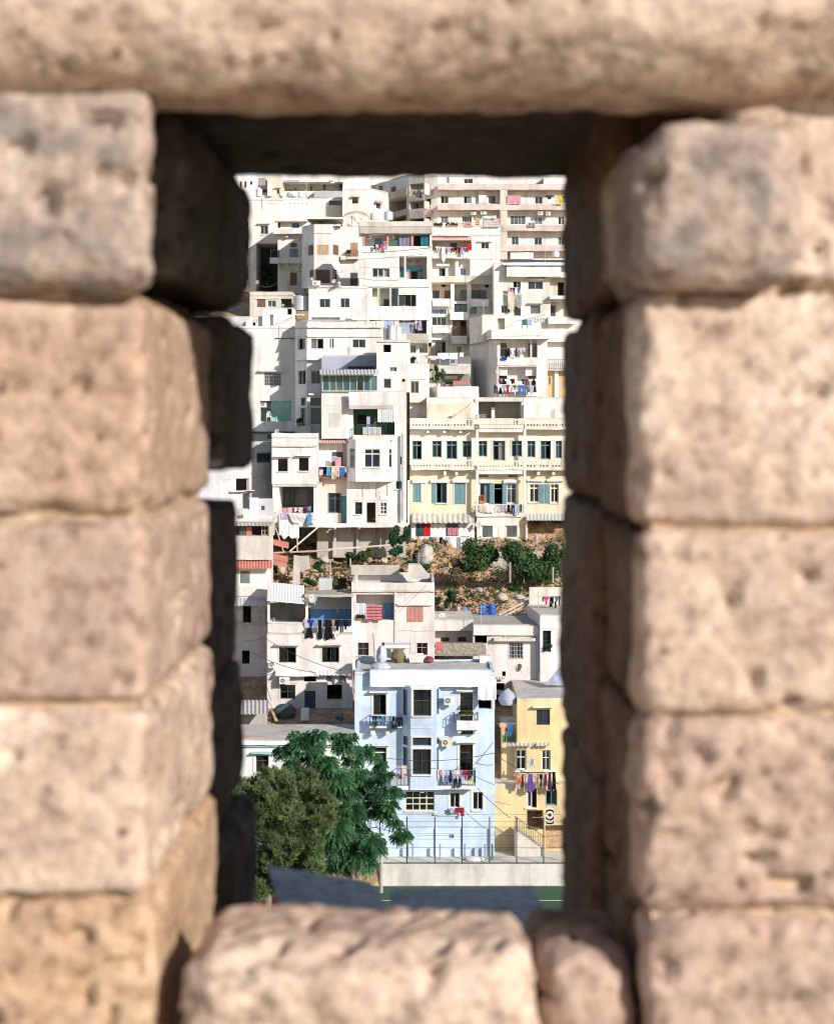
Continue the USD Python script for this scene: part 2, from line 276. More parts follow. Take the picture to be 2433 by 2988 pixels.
# upper and lower courses outside the frame, so that the wall goes on
for i, (x0, x1) in enumerate(((-1500, -540), (-530, 330), (345, 1240), (1255, 2200), (2215, 3100))):
    stone((x0, -640, x1, -285), YF, YF + .6, 60 + i, i % 3, res=.03)
    stone((x0 + 60, 2440, x1 + 60, 2920), YF, YF + .6, 70 + i, (i + 2) % 3, res=.03)
for i, (y0, y1) in enumerate(((-270, 160), (168, 606), (620, 1090), (1100, 1476), (1490, 1880), (1890, 2420))):
    stone((-1400, y0, -610, y1), YF, YF + .5, 80 + i, i % 3, res=.03); stone((2290, y0, 3100, y1), YF, YF + .5, 90 + i, (i + 1) % 3, res=.03)
stone((-600, -270, -345, 160), YF, YF + .5, 97, 1, res=.03); stone((2075, -270, 2280, 155), YF, YF + .5, 98, 2, res=.03)
# mortar core behind the faces, pulled back from the joints
mort = MB()
mx = lambda px, Y=YF: (V_(px, 0)[0] - CX) / FL * Y
mz = lambda py, Y=YF: zat(V_(0, py)[1], Y)
for (a, b, c, d, y0, y1) in ((-1390, 280, 612, 2900, YF + .016, YM - .06), (-1390, 140, -250, 612, YF + .016, YM - .06), (1360, 3090, 615, 2900, YF + .016, YF + .09), (1540, 3090, -250, 615, YF + .06, YM - .06)):
    mort.box(mx(a), mx(b), y0, y1, mz(d), mz(c))
MORT = limestone('lime_mortar', (.50, .375, .255), (.45, .33, .22), 0.0, 7.0, (.56, .43, .31))
mort.put('mortar', MORT, WALL)
m2 = MB(); m2.box(mx(-1390), mx(3090), YF + .1, YB - .05, mz(-250), mz(-635)); m2.box(mx(-1390), mx(160), YM, YB - .06, mz(2900), mz(-250)); m2.box(mx(1500), mx(3090), YM, YB - .06, mz(2900), mz(-250)); m2.box(mx(340), mx(1370), YF + .1, YB - .06, mz(2900), mz(2300, 2.65))
m2.put('mortar', MORT, WALL)
# loose dressed slabs lying in the shade on the outer ledge
def slab(name, corners, Yb, th, m, label, seed):
    """corners: four full-view pixels (x, y, Y) of the slab's near face, clockwise from top left"""
    p = np.array([pt(*V_(x, y), Y) for x, y, Y in corners]); back = p + np.array([.02, th, -.085])
    n = 14; g = np.linspace(0, 1, n)
    V = []
    for P in (p, back):
        for b in g:
            for a in g: V.append((P[0] * (1 - a) + P[1] * a) * (1 - b) + (P[3] * (1 - a) + P[2] * a) * b)
    V = np.array(V); V[:n * n, 1] -= (meshkit.fbm(V[:n * n] * 20, 3, seed) - .5) * .012
    f = []
    for k in (0, 1):
        for i in range(n - 1):
            for j in range(n - 1):
                q = [k * n * n + i * n + j, k * n * n + i * n + j + 1, k * n * n + (i + 1) * n + j + 1, k * n * n + (i + 1) * n + j]
                f.append(q[::-1] if k == 0 else q)
    for i in range(n - 1):
        for a, b in ((i, i + 1), (n * n - n + i + 1, n * n - n + i), ((i + 1) * n, i * n), (i * n + n - 1, (i + 1) * n + n - 1)): f.append([a, b, b + n * n, a + n * n])
    return obj(name, (V, np.array(f)), LS[m], '/World', label=label, cat='stone')
slab('stone_slab', [(556, 1802, 3.75), (772, 1838, 3.8), (852, 1960, 3.2), (612, 1985, 3.15)], 3.4, .12, 7, 'flat grey slab leaning in the shade behind the sill', 5)
slab('stone_slab', [(812, 1852, 3.85), (1108, 1846, 3.85), (1178, 1985, 3.2), (815, 1985, 3.15)], 3.6, .2, 7, 'long dark hollow block in the shade right of the leaning slab', 6)
obj('stone', rbox(*(lambda a, b: (a[0], b[0], 2.30, 2.45, a[2], b[2]))(pt(*V_(880, 2020), 2.35), pt(*V_(995, 1925), 2.35)), .035, .014, 7, amp=.006, low=.012), LS[6], '/World', smooth=True, label='rounded grey stone lying just behind the sill', cat='stone')
# rampart under the wall and walkway behind the camera
FLOORM = limestone('walkway_stone', (.42, .35, .27), (.36, .30, .24), .1, 8.0, (.48, .40, .31))
obj('fort_floor', MB().box(-30, 30, -40, YB - .08, CH - 2.2, CH - 1.62).mesh(), FLOORM, '/World', kind='structure')
obj('rampart', MB().box(-30, 30, -40, YB + .9, 1.0, CH - 2.2).mesh(), FLOORM, '/World', kind='structure')
# ------------------------------------------------------------------ house kit: panels with real openings
WR = np.random.default_rng(42)
class Facet:
    def __init__(s, x0, y0, x1, y1):
        s.O = np.array([x0, y0], float); d = np.array([x1 - x0, y1 - y0], float); s.L = np.linalg.norm(d); s.u = d / s.L; s.n = np.array([s.u[1], -s.u[0]])
    def shift(s, d):
        f = Facet.__new__(Facet); f.O = s.O + s.n * d; f.u = s.u; f.n = s.n; f.L = s.L; return f
    def at(s, px):
        k = (px - CX) / FL; t = (k * s.O[1] - s.O[0]) / (s.u[0] - k * s.u[1]); return t, s.O[1] + s.u[1] * t
    def rect(s, r, d=0.0):
        f = s.shift(d) if d else s
        t0, _ = f.at(r[0]); t1, _ = f.at(r[2]); _, y = f.at((r[0] + r[2]) / 2)
        return (t0, t1, zat(r[3], y), zat(r[1], y))
    def P(s, t, d, z):
        q = s.O + s.u * t + s.n * d; return [q[0], q[1], z]
    def box(s, mb, t0, t1, d0, d1, z0, z1):
        return mb.hexa([s.P(t0, d1, z0), s.P(t1, d1, z0), s.P(t1, d0, z0), s.P(t0, d0, z0), s.P(t0, d1, z1), s.P(t1, d1, z1), s.P(t1, d0, z1), s.P(t0, d0, z1)])
    def quad(s, mb, t0, t1, z0, z1, d=0.0):
        return mb.add([s.P(t0, d, z0), s.P(t1, d, z0), s.P(t1, d, z1), s.P(t0, d, z1)], [[0, 1, 2, 3]])

class Panel:
    """a piece of wall in one plane; openings cut into it are real holes with reveals"""
    def __init__(s, house, facet, t0, t1, z0, z1, mat):
        s.h, s.f, s.t0, s.t1, s.z0, s.z1, s.mat, s.open = house, facet, t0, t1, z0, z1, mat, []
    def skin(s, mb):
        cl = lambda v, a, b: min(max(v, a), b)
        ops = [(cl(a, s.t0, s.t1), cl(b, s.t0, s.t1), cl(c, s.z0, s.z1), cl(d, s.z0, s.z1), e) for a, b, c, d, e in s.open]
        ops = [o for o in ops if o[1] - o[0] > .01 and o[3] - o[2] > .01]
        ts = sorted({s.t0, s.t1, *[o[0] for o in ops], *[o[1] for o in ops]}); zs = sorted({s.z0, s.z1, *[o[2] for o in ops], *[o[3] for o in ops]})
        for j in range(len(zs) - 1):
            zc = (zs[j] + zs[j + 1]) / 2; run = None
            for i in range(len(ts) - 1):
                tc = (ts[i] + ts[i + 1]) / 2
                solid = not any(o[0] < tc < o[1] and o[2] < zc < o[3] for o in ops)
                if solid and run is None: run = ts[i]
                if not solid and run is not None: s.f.quad(mb, run, ts[i], zs[j], zs[j + 1]); run = None
            if run is not None: s.f.quad(mb, run, ts[-1], zs[j], zs[j + 1])
        for t0, t1, z0, z1, d in ops:
            P = s.f.P
            for a in ([P(t0, 0, z0), P(t0, -d, z0), P(t0, -d, z1), P(t0, 0, z1)], [P(t1, -d, z0), P(t1, 0, z0), P(t1, 0, z1), P(t1, -d, z1)],
                      [P(t0, 0, z0), P(t1, 0, z0), P(t1, -d, z0), P(t0, -d, z0)], [P(t0, -d, z1), P(t1, -d, z1), P(t1, 0, z1), P(t0, 0, z1)]):
                mb.add(a, [[0, 1, 2, 3]])
    def hole(s, r, depth=.2):
        q = s.f.rect(r); s.open.append((*q, depth)); return q
    def win(s, r, cols=2, rows=1, frame=None, pane=None, depth=.16, curtain=None, clear=False, fw=.055, bar=.045, open_=(), trans=None, sur=None, sill=None, hood=None, grille=None, name='window', label=None):
        t0, t1, z0, z1 = s.hole(r, depth + .1); f = s.f; H = s.h
        frame = frame or H.frame; pane = pane or H.pane
        if not curtain and not clear and not grille and (t1 - t0) > .7:     # no two windows alike: curtains, tints, a sash left open
            k = WR.random()
            if k < .42: curtain = (CURT[int(WR.integers(len(CURT)))], (((0, .35 + .5 * WR.random()),), ((.5, 1),), ((0, .3), (.72, 1)), ((0, 1),))[int(WR.integers(4))])
            elif k < .62: pane = (DARKG, TEALG, GREYG, BLUEG)[int(WR.integers(4))]
            if WR.random() < .18 and cols > 1 and not open_: open_ = (int(WR.integers(cols)),)
        fb = MB(); d0, d1 = -depth - .05, -depth
        f.box(fb, t0, t0 + fw, d0, d1, z0, z1); f.box(fb, t1 - fw, t1, d0, d1, z0, z1); f.box(fb, t0 + fw, t1 - fw, d0, d1, z0, z0 + fw); f.box(fb, t0 + fw, t1 - fw, d0, d1, z1 - fw, z1)
        a0, a1, b0, b1 = t0 + fw, t1 - fw, z0 + fw, z1 - fw
        if trans:
            zt = z1 - (z1 - z0) * trans; f.box(fb, a0, a1, d0, d1 + .004, zt - bar * .7, zt + bar * .7)
        wz = (b1 - b0) / rows; wt = (a1 - a0) / cols
        for k in range(1, cols): f.box(fb, a0 + wt * k - bar / 2, a0 + wt * k + bar / 2, d0, d1 + .006, b0, b1)
        for k in range(1, rows): f.box(fb, a0, a1, d0, d1 + .002, b0 + wz * k - bar / 2, b0 + wz * k + bar / 2)
        w = fb.put(name, frame, H.root, label=label)
        for k in range(cols):
            if k in open_: continue
            pb = MB(); f.box(pb, a0 + wt * k, a0 + wt * (k + 1), d0 + .02, d0 + .03, b0, b1)
            pb.put('pane', CLEAR if (clear or curtain) else pane, w)
        if curtain:
            m, parts = curtain if isinstance(curtain, tuple) else (curtain, ((0, 1),))
            cb = MB()
            for ca, cb_ in parts: drape(cb, f, a0 + (a1 - a0) * ca, a0 + (a1 - a0) * cb_, b0, b1, d0 - .08)
            cb.put('curtain', m, w)
        if grille:
            gb = MB(); n = max(3, int((t1 - t0) / .22))
            for k in range(n + 1): f.box(gb, t0 + (t1 - t0) * k / n - .014, t0 + (t1 - t0) * k / n + .014, .0, .03, z0, z1)
            for k in range(1, 4): f.box(gb, t0, t1, .03, .05, z0 + (z1 - z0) * k / 4 - .012, z0 + (z1 - z0) * k / 4 + .012)
            gb.put('grille', grille, w)
        s.trim(t0, t1, z0, z1, sur, sill, hood, w)
        return w
    def trim(s, t0, t1, z0, z1, sur, sill, hood, w):
        f, H = s.f, s.h
        if sur:
            m, wd = sur; sb = MB(); f.box(sb, t0 - wd, t0, 0, .04, z0, z1); f.box(sb, t1, t1 + wd, 0, .04, z0, z1); f.box(sb, t0 - wd, t1 + wd, 0, .045, z1, z1 + wd); sb.put('surround', m, w)
        if sill: f.box(MB(), 0, 0, 0, 0, 0, 0); sb = MB(); f.box(sb, t0 - .08, t1 + .08, 0, .12, z0 - .09, z0); sb.put('sill', sill, w)
        if hood: sb = MB(); f.box(sb, t0 - .3, t1 + .3, 0, .45, z1 + .18, z1 + .27); sb.put('hood', hood, w)
    def void(s, r, depth=.25, sur=None, sill=None, hood=None, mat=None):
        """an open window without glass"""
        q = s.hole(r, depth)
        if sur or sill or hood:
            b = MB(); s.f.box(b, q[0], q[1], -.05, .03, q[2] - .06, q[2]); w = b.put('window', mat or s.mat, s.h.root); s.trim(*q, sur, sill, hood, w)
        return q
    def shutter(s, r, mat, leaves=2, depth=.05, slats=9, name='shutter', swing=0):
        t0, t1, z0, z1 = s.hole(r, .2) if not swing else s.f.rect(r); b = MB(); f = s.f; w = (t1 - t0) / leaves
        for k in range(leaves):
            a, c = t0 + w * k + .012, t0 + w * (k + 1) - .012
            f.box(b, a, c, -depth - .04, -depth, z0 + .01, z1 - .01) if not swing else f.box(b, a, c, .01, .05, z0, z1)
            dd = -depth if not swing else .05
            f.box(b, a, a + .06, dd, dd + .02, z0 + .02, z1 - .02); f.box(b, c - .06, c, dd, dd + .02, z0 + .02, z1 - .02)
            for j in range(slats):
                zz = z0 + .06 + (z1 - z0 - .12) * j / slats; f.box(b, a + .06, c - .06, dd, dd + .015, zz, zz + (z1 - z0) / slats * .5)
        return b.put(name, mat, s.h.root)
    def door(s, r, mat, panes=None, depth=.12, sur=None, open_=False):
        t0, t1, z0, z1 = s.hole(r, depth + .12); f = s.f; b = MB()
        if open_: f.box(b, t0, t0 + .05, -.5, -depth, z0, z1)
        else:
            f.box(b, t0, t1, -depth - .05, -depth, z0, z1); f.box(b, t0 + .1, (t0 + t1) / 2 - .04, -depth, -depth + .02, z0 + .15, z0 + (z1 - z0) * .45); f.box(b, (t0 + t1) / 2 + .04, t1 - .1, -depth, -depth + .02, z0 + .15, z0 + (z1 - z0) * .45)
        w = b.put('door', mat, s.h.root)
        if panes and not open_:
            pb = MB(); f.box(pb, t0 + .12, t1 - .12, -depth, -depth + .02, z0 + (z1 - z0) * .52, z1 - .15); pb.put('pane', panes, w)
        if not open_:
            hb = MB(); f.box(hb, t1 - .16, t1 - .12, -depth, -depth + .06, z0 + .98, z0 + 1.1); hb.put('handle', STEEL, w)
        s.trim(t0, t1, z0, z1, sur, None, None, w); return w
    def recess(s, r, depth=1.5, mat=None, floor=None):
        t0, t1, z0, z1 = s.f.rect(r); s.open.append((t0, t1, z0, z1, depth))
        p = Panel(s.h, s.f.shift(-depth), t0, t1, z0, z1, mat or s.mat); p.name = 'alcove'; s.h.panels.append(p); return p
    def ledge(s, r, d, mat=None, name='ledge', d0=0.0, label=None):
        """box standing proud of the wall; r as seen at its front face"""
        t0, t1, z0, z1 = s.f.rect(r, d); b = MB(); s.f.box(b, t0, t1, d0, d, z0, z1); return b.put(name, mat or s.mat, s.h.root, label=label)
    def balcony(s, r, d=1.1, mat=None, thick=.1, slab=.16, name='balcony'):
        t0, t1, z0, z1 = s.f.rect(r, d); b = MB(); f = s.f
        f.box(b, t0, t1, 0, d, z0, z0 + slab); f.box(b, t0, t1, d - thick, d, z0 + slab, z1); f.box(b, t0, t0 + thick, 0, d - thick, z0 + slab, z1); f.box(b, t1 - thick, t1, 0, d - thick, z0 + slab, z1)
        return b.put(name, mat or s.mat, s.h.root)
    def rail(s, r, d=.9, mat=None, slabm=None, step=.22, rad=.018, name='railing', slab=.14):
        t0, t1, z0, z1 = s.f.rect(r, d); f = s.f; b = MB()
        if slabm: sb = MB(); f.box(sb, t0, t1, 0, d, z0 - slab, z0); sb.put('balcony', slabm, s.h.root)
        f.box(b, t0, t1, d - .05, d - .01, z1 - .04, z1); f.box(b, t0, t1, d - .05, d - .01, z0 + .05, z0 + .08)
        n = max(2, int((t1 - t0) / step))
        for k in range(n + 1): t = t0 + (t1 - t0) * k / n; f.box(b, t - rad, t + rad, d - .05, d - .015, z0, z1)
        for t in (t0, t1):
            f.box(b, t - .02, t + .02, 0, d - .05, z1 - .04, z1)
            for k in range(3): f.box(b, t - .015, t + .015, d * k / 3, d * k / 3 + .03, z0, z1 - .04)
        return b.put(name, mat or IRON, s.h.root)
    def balustrade(s, r, d=.9, mat=None, slabm=None, step=.3, bays=2):
        """stone balustrade: rail, plinth, piers and little balusters"""
        t0, t1, z0, z1 = s.f.rect(r, d); f = s.f; hz = z1 - z0
        sb = MB(); f.box(sb, t0, t1, 0, d, z0 - .02, z0 + .14); sb.put('balcony', slabm or mat, s.h.root)
        b = MB(); f.box(b, t0, t1, d - .16, d - .01, z1 - .13, z1); f.box(b, t0, t1, d - .15, d - .02, z0 + .14, z0 + .3)
        for k in range(bays + 1): t = t0 + (t1 - t0) * k / bays; f.box(b, max(t0, t - .12), min(t1, t + .12), d - .18, d, z0 + .14, z1 - .01)
        n = int((t1 - t0) / step)
        for k in range(n): t = t0 + (t1 - t0) * (k + .5) / n; f.box(b, t - .07, t + .07, d - .13, d - .04, z0 + .3, z1 - .13)
        return b.put('balustrade', mat, s.h.root)
    def column(s, r, d=0.0, thick=.22, mat=None, name='column'):
        """free-standing square column whose front face lies d in front of the wall"""
        t0, t1, z0, z1 = s.f.rect(r, d); b = MB(); s.f.box(b, t0, t1, d - thick, d, z0, z1); return b.put(name, mat or s.mat, s.h.root)
    def sheet(s, r, d, mat, name='curtain', waves=None, label=None):
        t0, t1, z0, z1 = s.f.rect(r, d); b = MB(); drape(b, s.f, t0, t1, z0, z1, d, waves); return b.put(name, mat, s.h.root, label=label)
    def awning(s, r, d, mat, drop=None, name='awning', corrugate=.2, amp=.04, thick=.03):
        """sloping corrugated sheet; r: its top edge row at the wall to its lower edge row at distance d"""
        t0, t1, _, z1 = s.f.rect(r); u0, u1, z0, _ = s.f.rect(r, d); b = MB()
        n = max(4, int((t1 - t0) / corrugate * 4)); V = []
        for i in range(n + 1):
            k = i / n; t = t0 + (t1 - t0) * k; u = u0 + (u1 - u0) * k; wv = amp * math.sin(2 * math.pi * i / 4)
            V += [s.f.P(t, .0, z1 + wv), s.f.P(u, d, z0 + wv), s.f.P(u, d, z0 + wv - thick), s.f.P(t, .0, z1 + wv - thick)]
        F = []
        for i in range(n):
            a, c = i * 4, i * 4 + 4
            for j in range(4): F.append([a + j, a + (j + 1) % 4, c + (j + 1) % 4, c + j])
        b.add(V, F); return b.put(name, mat, s.h.root)

def drape(b, f, t0, t1, z0, z1, d, waves=None):
    n = max(6, int((t1 - t0) / .07)) if waves is None else waves * 6
    n = min(n, 60); V = []
    for i in range(n + 1):
        t = t0 + (t1 - t0) * i / n; w = .035 * math.sin(i * 2.1 + t0 * 7) + .02 * math.sin(i * .9 + 1)
        V += [f.P(t, d + w * .5, z1), f.P(t, d + w, (z0 + z1) / 2), f.P(t, d + w * 1.3, z0 + .03 * math.sin(i * 1.3))]
    V = np.array(V); V2 = V - np.array([f.n[0], f.n[1], 0]) * .012; m = len(V)
    F = []
    for i in range(n):
        for j in (0, 1):
            a = i * 3 + j; q = [a + 1, a + 4, a + 3, a]; F += [q, [x + m for x in q[::-1]]]
    b.add(np.vstack([V, V2]), F)

class House:
    def __init__(s, name, label, plan, top, bottom, depth, wall, par=.7, frame=None, pane=None, cat='house', yref=None, group=None, roof=None, splay=0.0):
        """plan: (px, Y) points of the street front from left to right; top, bottom: rows at depth yref"""
        s.root = thing(name, label, cat, group); s.wall = wall; s.frame = frame or WHITEF; s.pane = pane or DARKG; s.par = par; s.roof = roof or ROOFM
        pts = [pt(px, 0, Y)[:2] for px, Y in plan]; yref = yref or plan[0][1]
        s.zt, s.zb = zat(top, yref), zat(bottom, yref); s.zr = s.zt - par
        s.f = [Facet(*pts[i], *pts[i + 1]) for i in range(len(pts) - 1)]
        yb = max(p[1] for p in pts) + depth
        s.poly = np.array(pts + [[pts[-1][0] + splay, yb], [pts[0][0] - splay, yb]])
        s.p = [Panel(s, f, 0, f.L, s.zb, s.zr, wall) for f in s.f]; s.panels = []
        for p in s.p: p.name = 'wall'
    def finish(s):
        b = MB(); P = s.poly; m = len(P)
        for p in s.p: p.skin(b)
        for i in range(len(s.f), m):
            a, c = P[i], P[(i + 1) % m]; b.add([[*a, s.zb], [*c, s.zb], [*c, s.zr], [*a, s.zr]], [[0, 1, 2, 3]])
        b.put('wall', s.wall, s.root)
        for p in s.panels: q = MB(); p.skin(q); q.put('alcove', p.mat, s.root)
        import shapely
        poly = shapely.Polygon(P)
        if not poly.is_valid: poly = poly.buffer(0)
        rb = MB(); g = trimesh.creation.extrude_polygon(poly, .12, engine='earcut'); g.apply_translation([0, 0, s.zr]); rb.tri(g); rb.put('roof', s.roof, s.root)
        if s.par > .13:
            inner = poly.buffer(-.2, join_style=2); ring = poly.difference(inner)
            rb = MB()
            for gm in getattr(ring, 'geoms', [ring]):
                if gm.area > 1e-4: g = trimesh.creation.extrude_polygon(gm, s.par - .12, engine='earcut'); g.apply_translation([0, 0, s.zr + .12]); rb.tri(g)
            rb.put('parapet', s.wall, s.root)
        return s

# ------------------------------------------------------------------ shared materials
WHITEF = paint('white_frame', (.74, .74, .72), .45); IRON = paint('black_iron', (.035, .035, .04), .5); STEEL = paint('steel', (.42, .42, .42), .35)
BROWNF = paint('brown_frame', (.20, .11, .07)); TEALF = paint('teal_frame', (.07, .20, .23)); DARKF = paint('dark_frame', (.05, .055, .06)); GREYF = paint('grey_aluminium', (.45, .48, .50), .35)
TANF = paint('tan_wood', (.50, .33, .17)); REDF = paint('red_shutter_paint', (.47, .22, .18)); BROWNSH = paint('brown_shutter_paint', (.17, .085, .06)); TEALSH = paint('teal_shutter_paint', (.115, .225, .26)); CREAMF = paint('cream_frame', (.70, .62, .46))
ORANGESH = paint('orange_wood_shutter', (.46, .22, .11)); GREENP = paint('green_wall_paint', (.022, .105, .058)); TEALP = paint('teal_panel_paint', (.07, .27, .28)); PINKCOL = paint('pink_column_paint', (.62, .25, .20))
BLUEP = paint('deep_blue_paint', (.07, .20, .42)); REDP = paint('red_brick_paint', (.45, .15, .12))
DARKG = glass('dark_glass', (.022, .030, .036)); TEALG = glass('teal_glass', (.03, .085, .10)); GREYG = glass('grey_glass', (.10, .115, .115)); BLUEG = glass('sky_blue_glass', (.13, .20, .27))
WHITE = plaster('white_render', (.755, .735, .71), .36); WHITE2 = plaster('white_render_patched', (.74, .715, .69), .55, peel=.33, peelc=(.62, .60, .56)); CREAM = plaster('cream_render', (.72, .685, .63), .42); CREAM2 = plaster('pale_cream_render', (.74, .715, .675), .40)
IVORY = plaster('ivory_render', (.735, .705, .65), .40); PINKW = plaster('pale_pink_render', (.725, .665, .635), .42); PINK2 = plaster('pink_band_render', (.60, .50, .475), .35); SALMON = plaster('salmon_render', (.62, .40, .33), .4)
YELLOW = plaster('pale_yellow_render', (.66, .575, .375), .45, peel=.27, peelc=(.62, .57, .46)); OCHRE = plaster('warm_yellow_render', (.665, .51, .27), .45, peel=.24, peelc=(.66, .55, .38)); TANW = plaster('ochre_tan_render', (.55, .39, .21), .4)
BLUEW = plaster('light_blue_render', (.53, .635, .80), .40, stain=(.34, .42, .52), peel=.245, peelc=(.60, .50, .40)); BLUEWHITE = plaster('blue_white_render', (.70, .74, .79), .25); GREYBLUE = plaster('grey_blue_render', (.36, .39, .47), .3)
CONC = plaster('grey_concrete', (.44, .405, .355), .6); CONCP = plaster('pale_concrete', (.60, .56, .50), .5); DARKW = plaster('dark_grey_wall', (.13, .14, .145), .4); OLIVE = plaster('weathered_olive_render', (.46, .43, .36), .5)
ROOFM = plaster('roof_screed', (.55, .515, .47), .6); BEIGE = plaster('beige_render', (.68, .60, .50), .45); MAUVE = plaster('grey_mauve_render', (.52, .455, .45), .35)
ZINC = metal('corrugated_zinc', (.50, .51, .53), .4, .35); WHITEM = metal('white_sheet_metal', (.74, .74, .74), .45, .08); PINKM = metal('pink_sheet_metal', (.62, .40, .38), .5, .1); TILE = paint('red_roof_sheet', (.50, .19, .14)); FIBRE = plaster('fibre_cement_sheet', (.52, .50, .46), .7)

CURT = [cloth('net_white_curtain', (.58, .57, .55)), cloth('taupe_curtain', (.34, .29, .25)), cloth('grey_green_curtain', (.28, .32, .30)), cloth('sand_curtain', (.48, .40, .30)), cloth('faded_blue_curtain', (.26, .32, .42))]
# ------------------------------------------------------------------ the ground under the town
prof = np.array([(-60, -33), (8, -33), (60, -33), (110, -32.32), (122.7, -32.32), (123.0, -31.0), (127, -30.9), (130.0, -24), (132, -22.3), (138.5, -21.8), (147.5, -18.6), (152, -16.6), (160, -14.6), (172, -10.9), (176, -9), (195, 1), (215, 10), (235, 14), (252, 20), (264, 24), (330, 36), (420, 48), (600, 60), (900, 70)], float)
def gz(Y): return CH + np.interp(Y, prof[:, 0], prof[:, 1])
SOIL = usdkit.material(stage, lk('rubble_soil'), {'g': ('geometry', {}), 'n': ('noise_texture', {'scale': .5, 'detail': 8.0, 'roughness': .7}), 'n2': ('noise_texture', {'scale': 3.5, 'detail': 5.0}),
    'r': ('rgb_ramp', {'ramp': [(.30, (.12, .10, .05)), (.44, (.34, .23, .13)), (.56, (.48, .33, .21)), (.72, (.55, .45, .34))]}), 'r2': ('rgb_ramp', {'ramp': [(.3, (.6, .58, .55)), (.7, (1.1, 1.1, 1.1))]}), 'm': ('mix_color', {'blend_type': 'multiply', 'fac': 1.0}),
    'b': ('bump', {'strength': .8, 'distance': .12}), 'p': ('principled_bsdf', {'roughness': .95})},
    [('g.position', 'n.vector'), ('g.position', 'n2.vector'), ('n.fac', 'r.fac'), ('n2.fac', 'r2.fac'), ('r.color', 'm.a'), ('r2.color', 'm.b'), ('m.result', 'p.base_color'), ('n2.fac', 'b.height'), ('b.normal', 'p.normal')], surface='p.BSDF')
def terrain():
    ys = np.unique(np.concatenate([np.linspace(-60, 110, 18), np.linspace(110, 146, 46), np.linspace(146, 176, 110), np.linspace(176, 300, 40), np.linspace(300, 900, 24), prof[:, 0]]))
    xs = np.unique(np.concatenate([np.linspace(-500, -40, 14), np.linspace(-40, -24, 8), np.linspace(-24, 24, 150), np.linspace(24, 40, 8), np.linspace(40, 500, 14)]))
    X, Y = np.meshgrid(xs, ys); Z = gz(Y)
    rough = np.clip((Y - 144) / 6, 0, 1) * np.clip((182 - Y) / 8, 0, 1)
    P = np.stack([X, Y, X * 0], -1)
    Z = Z + rough * ((meshkit.fbm(P * .25, 5, 3) - .5) * 2.6 + (meshkit.fbm(P * 1.3, 3, 8) - .5) * .7)
    m, n = X.shape; idx = np.arange(m * n).reshape(m, n)
    f = np.stack([idx[:-1, :-1], idx[:-1, 1:], idx[1:, 1:], idx[1:, :-1]], -1).reshape(-1, 4)
    return np.stack([X, Y, Z], -1).reshape(-1, 3), f
TV, TF = terrain()
obj('hillside', (TV, TF), SOIL, '/World', kind='structure')
from scipy.interpolate import LinearNDInterpolator
_sel = (TV[:, 1] > 140) & (TV[:, 1] < 182) & (abs(TV[:, 0]) < 26)
_gi = LinearNDInterpolator(TV[_sel][:, :2], TV[_sel][:, 2])
def gxy(x, y):
    z = float(_gi(x, y)); return z if z == z else float(gz(y))

# ------------------------------------------------------------------ blue house
h = House('blue_house', 'pale blue three storey house with a central bay and white roof band', [(K_(150)[0], 124.9), (L_(0, 0)[0] + 143, 124.9)], K_(0, 1135)[1], 2512, 7.0, BLUEW, par=.25, yref=125)
p = h.p[0]; BLUE = h
p.ledge(K_(345, 1112, 1885, 1322), .62, BLUEWHITE, 'roof_band')
zz = h.zr
p.win(K_(388, 1418, 550, 1680), cols=2, frame=DARKF, depth=.2, curtain=(cloth('cream_curtain', (.62, .55, .42)), ((0, .5),)), sur=(WHITE, .16), sill=WHITE, hood=BLUEWHITE)
BAY0, BAY1 = K_(712)[0], K_(1232)[0]
for nm, (a, b, ya, yb) in {'l': (K_(742)[0], K_(856)[0], 124.9, 123.75), 'f': (K_(856)[0], K_(1182)[0], 123.75, 123.75), 'r': (K_(1182)[0], K_(1238)[0], 123.75, 124.9)}.items():
    A, B = pt(a, 0, ya)[:2], pt(b, 0, yb)[:2]; fc = Facet(*A, *B)
    q = Panel(h, fc, 0, fc.L, zat(N_(0, 868)[1], 124), zat(K_(0, 1325)[1], 124), BLUEW); q.name = 'bay'; h.panels.append(q)
    if nm == 'f':
        q.win(K_(895, 1358, 1120, 1692), cols=1, rows=1, trans=.42, frame=DARKF, fw=.07, curtain=(cloth('grey_net_curtain', (.34, .37, .35)), ((0, .47), (.53, 1))), sur=(WHITE, .14), sill=WHITE)
        q.win(N_(885, 228, 1120, 332), cols=1, frame=DARKF, sur=(WHITE, .1)); q.win(N_(885, 375, 1116, 697), cols=2, frame=DARKF, fw=.06, curtain=(cloth('grey_net_curtain', (.34, .37, .35)), ((.05, .4), (.55, .85))), sill=WHITE, sur=(WHITE, .1))
        q.ledge(N_(862, 100, 1150, 112), .06, WHITE)
    if nm == 'l':
        q.win(K_(762, 1356, 818, 1680), cols=1, frame=DARKF, depth=.05); q.win(N_(764, 210, 824, 322), cols=1, frame=DARKF, depth=.05); q.win(N_(764, 352, 824, 600), cols=1, frame=DARKF, depth=.05)
    if nm == 'r':
        q.win(K_(1190, 1345, 1222, 1668), cols=1, frame=DARKF, depth=.05, fw=.03); q.win(N_(1190, 225, 1220, 310), cols=1, frame=DARKF, depth=.05, fw=.03); q.win(N_(1190, 350, 1220, 680), cols=1, frame=BROWNF, depth=.05, fw=.03)
bb = MB(); Q = [pt(K_(742)[0], 0, 124.9)[:2], pt(K_(856)[0], 0, 123.75)[:2], pt(K_(1182)[0], 0, 123.75)[:2], pt(K_(1238)[0], 0, 124.9)[:2]]
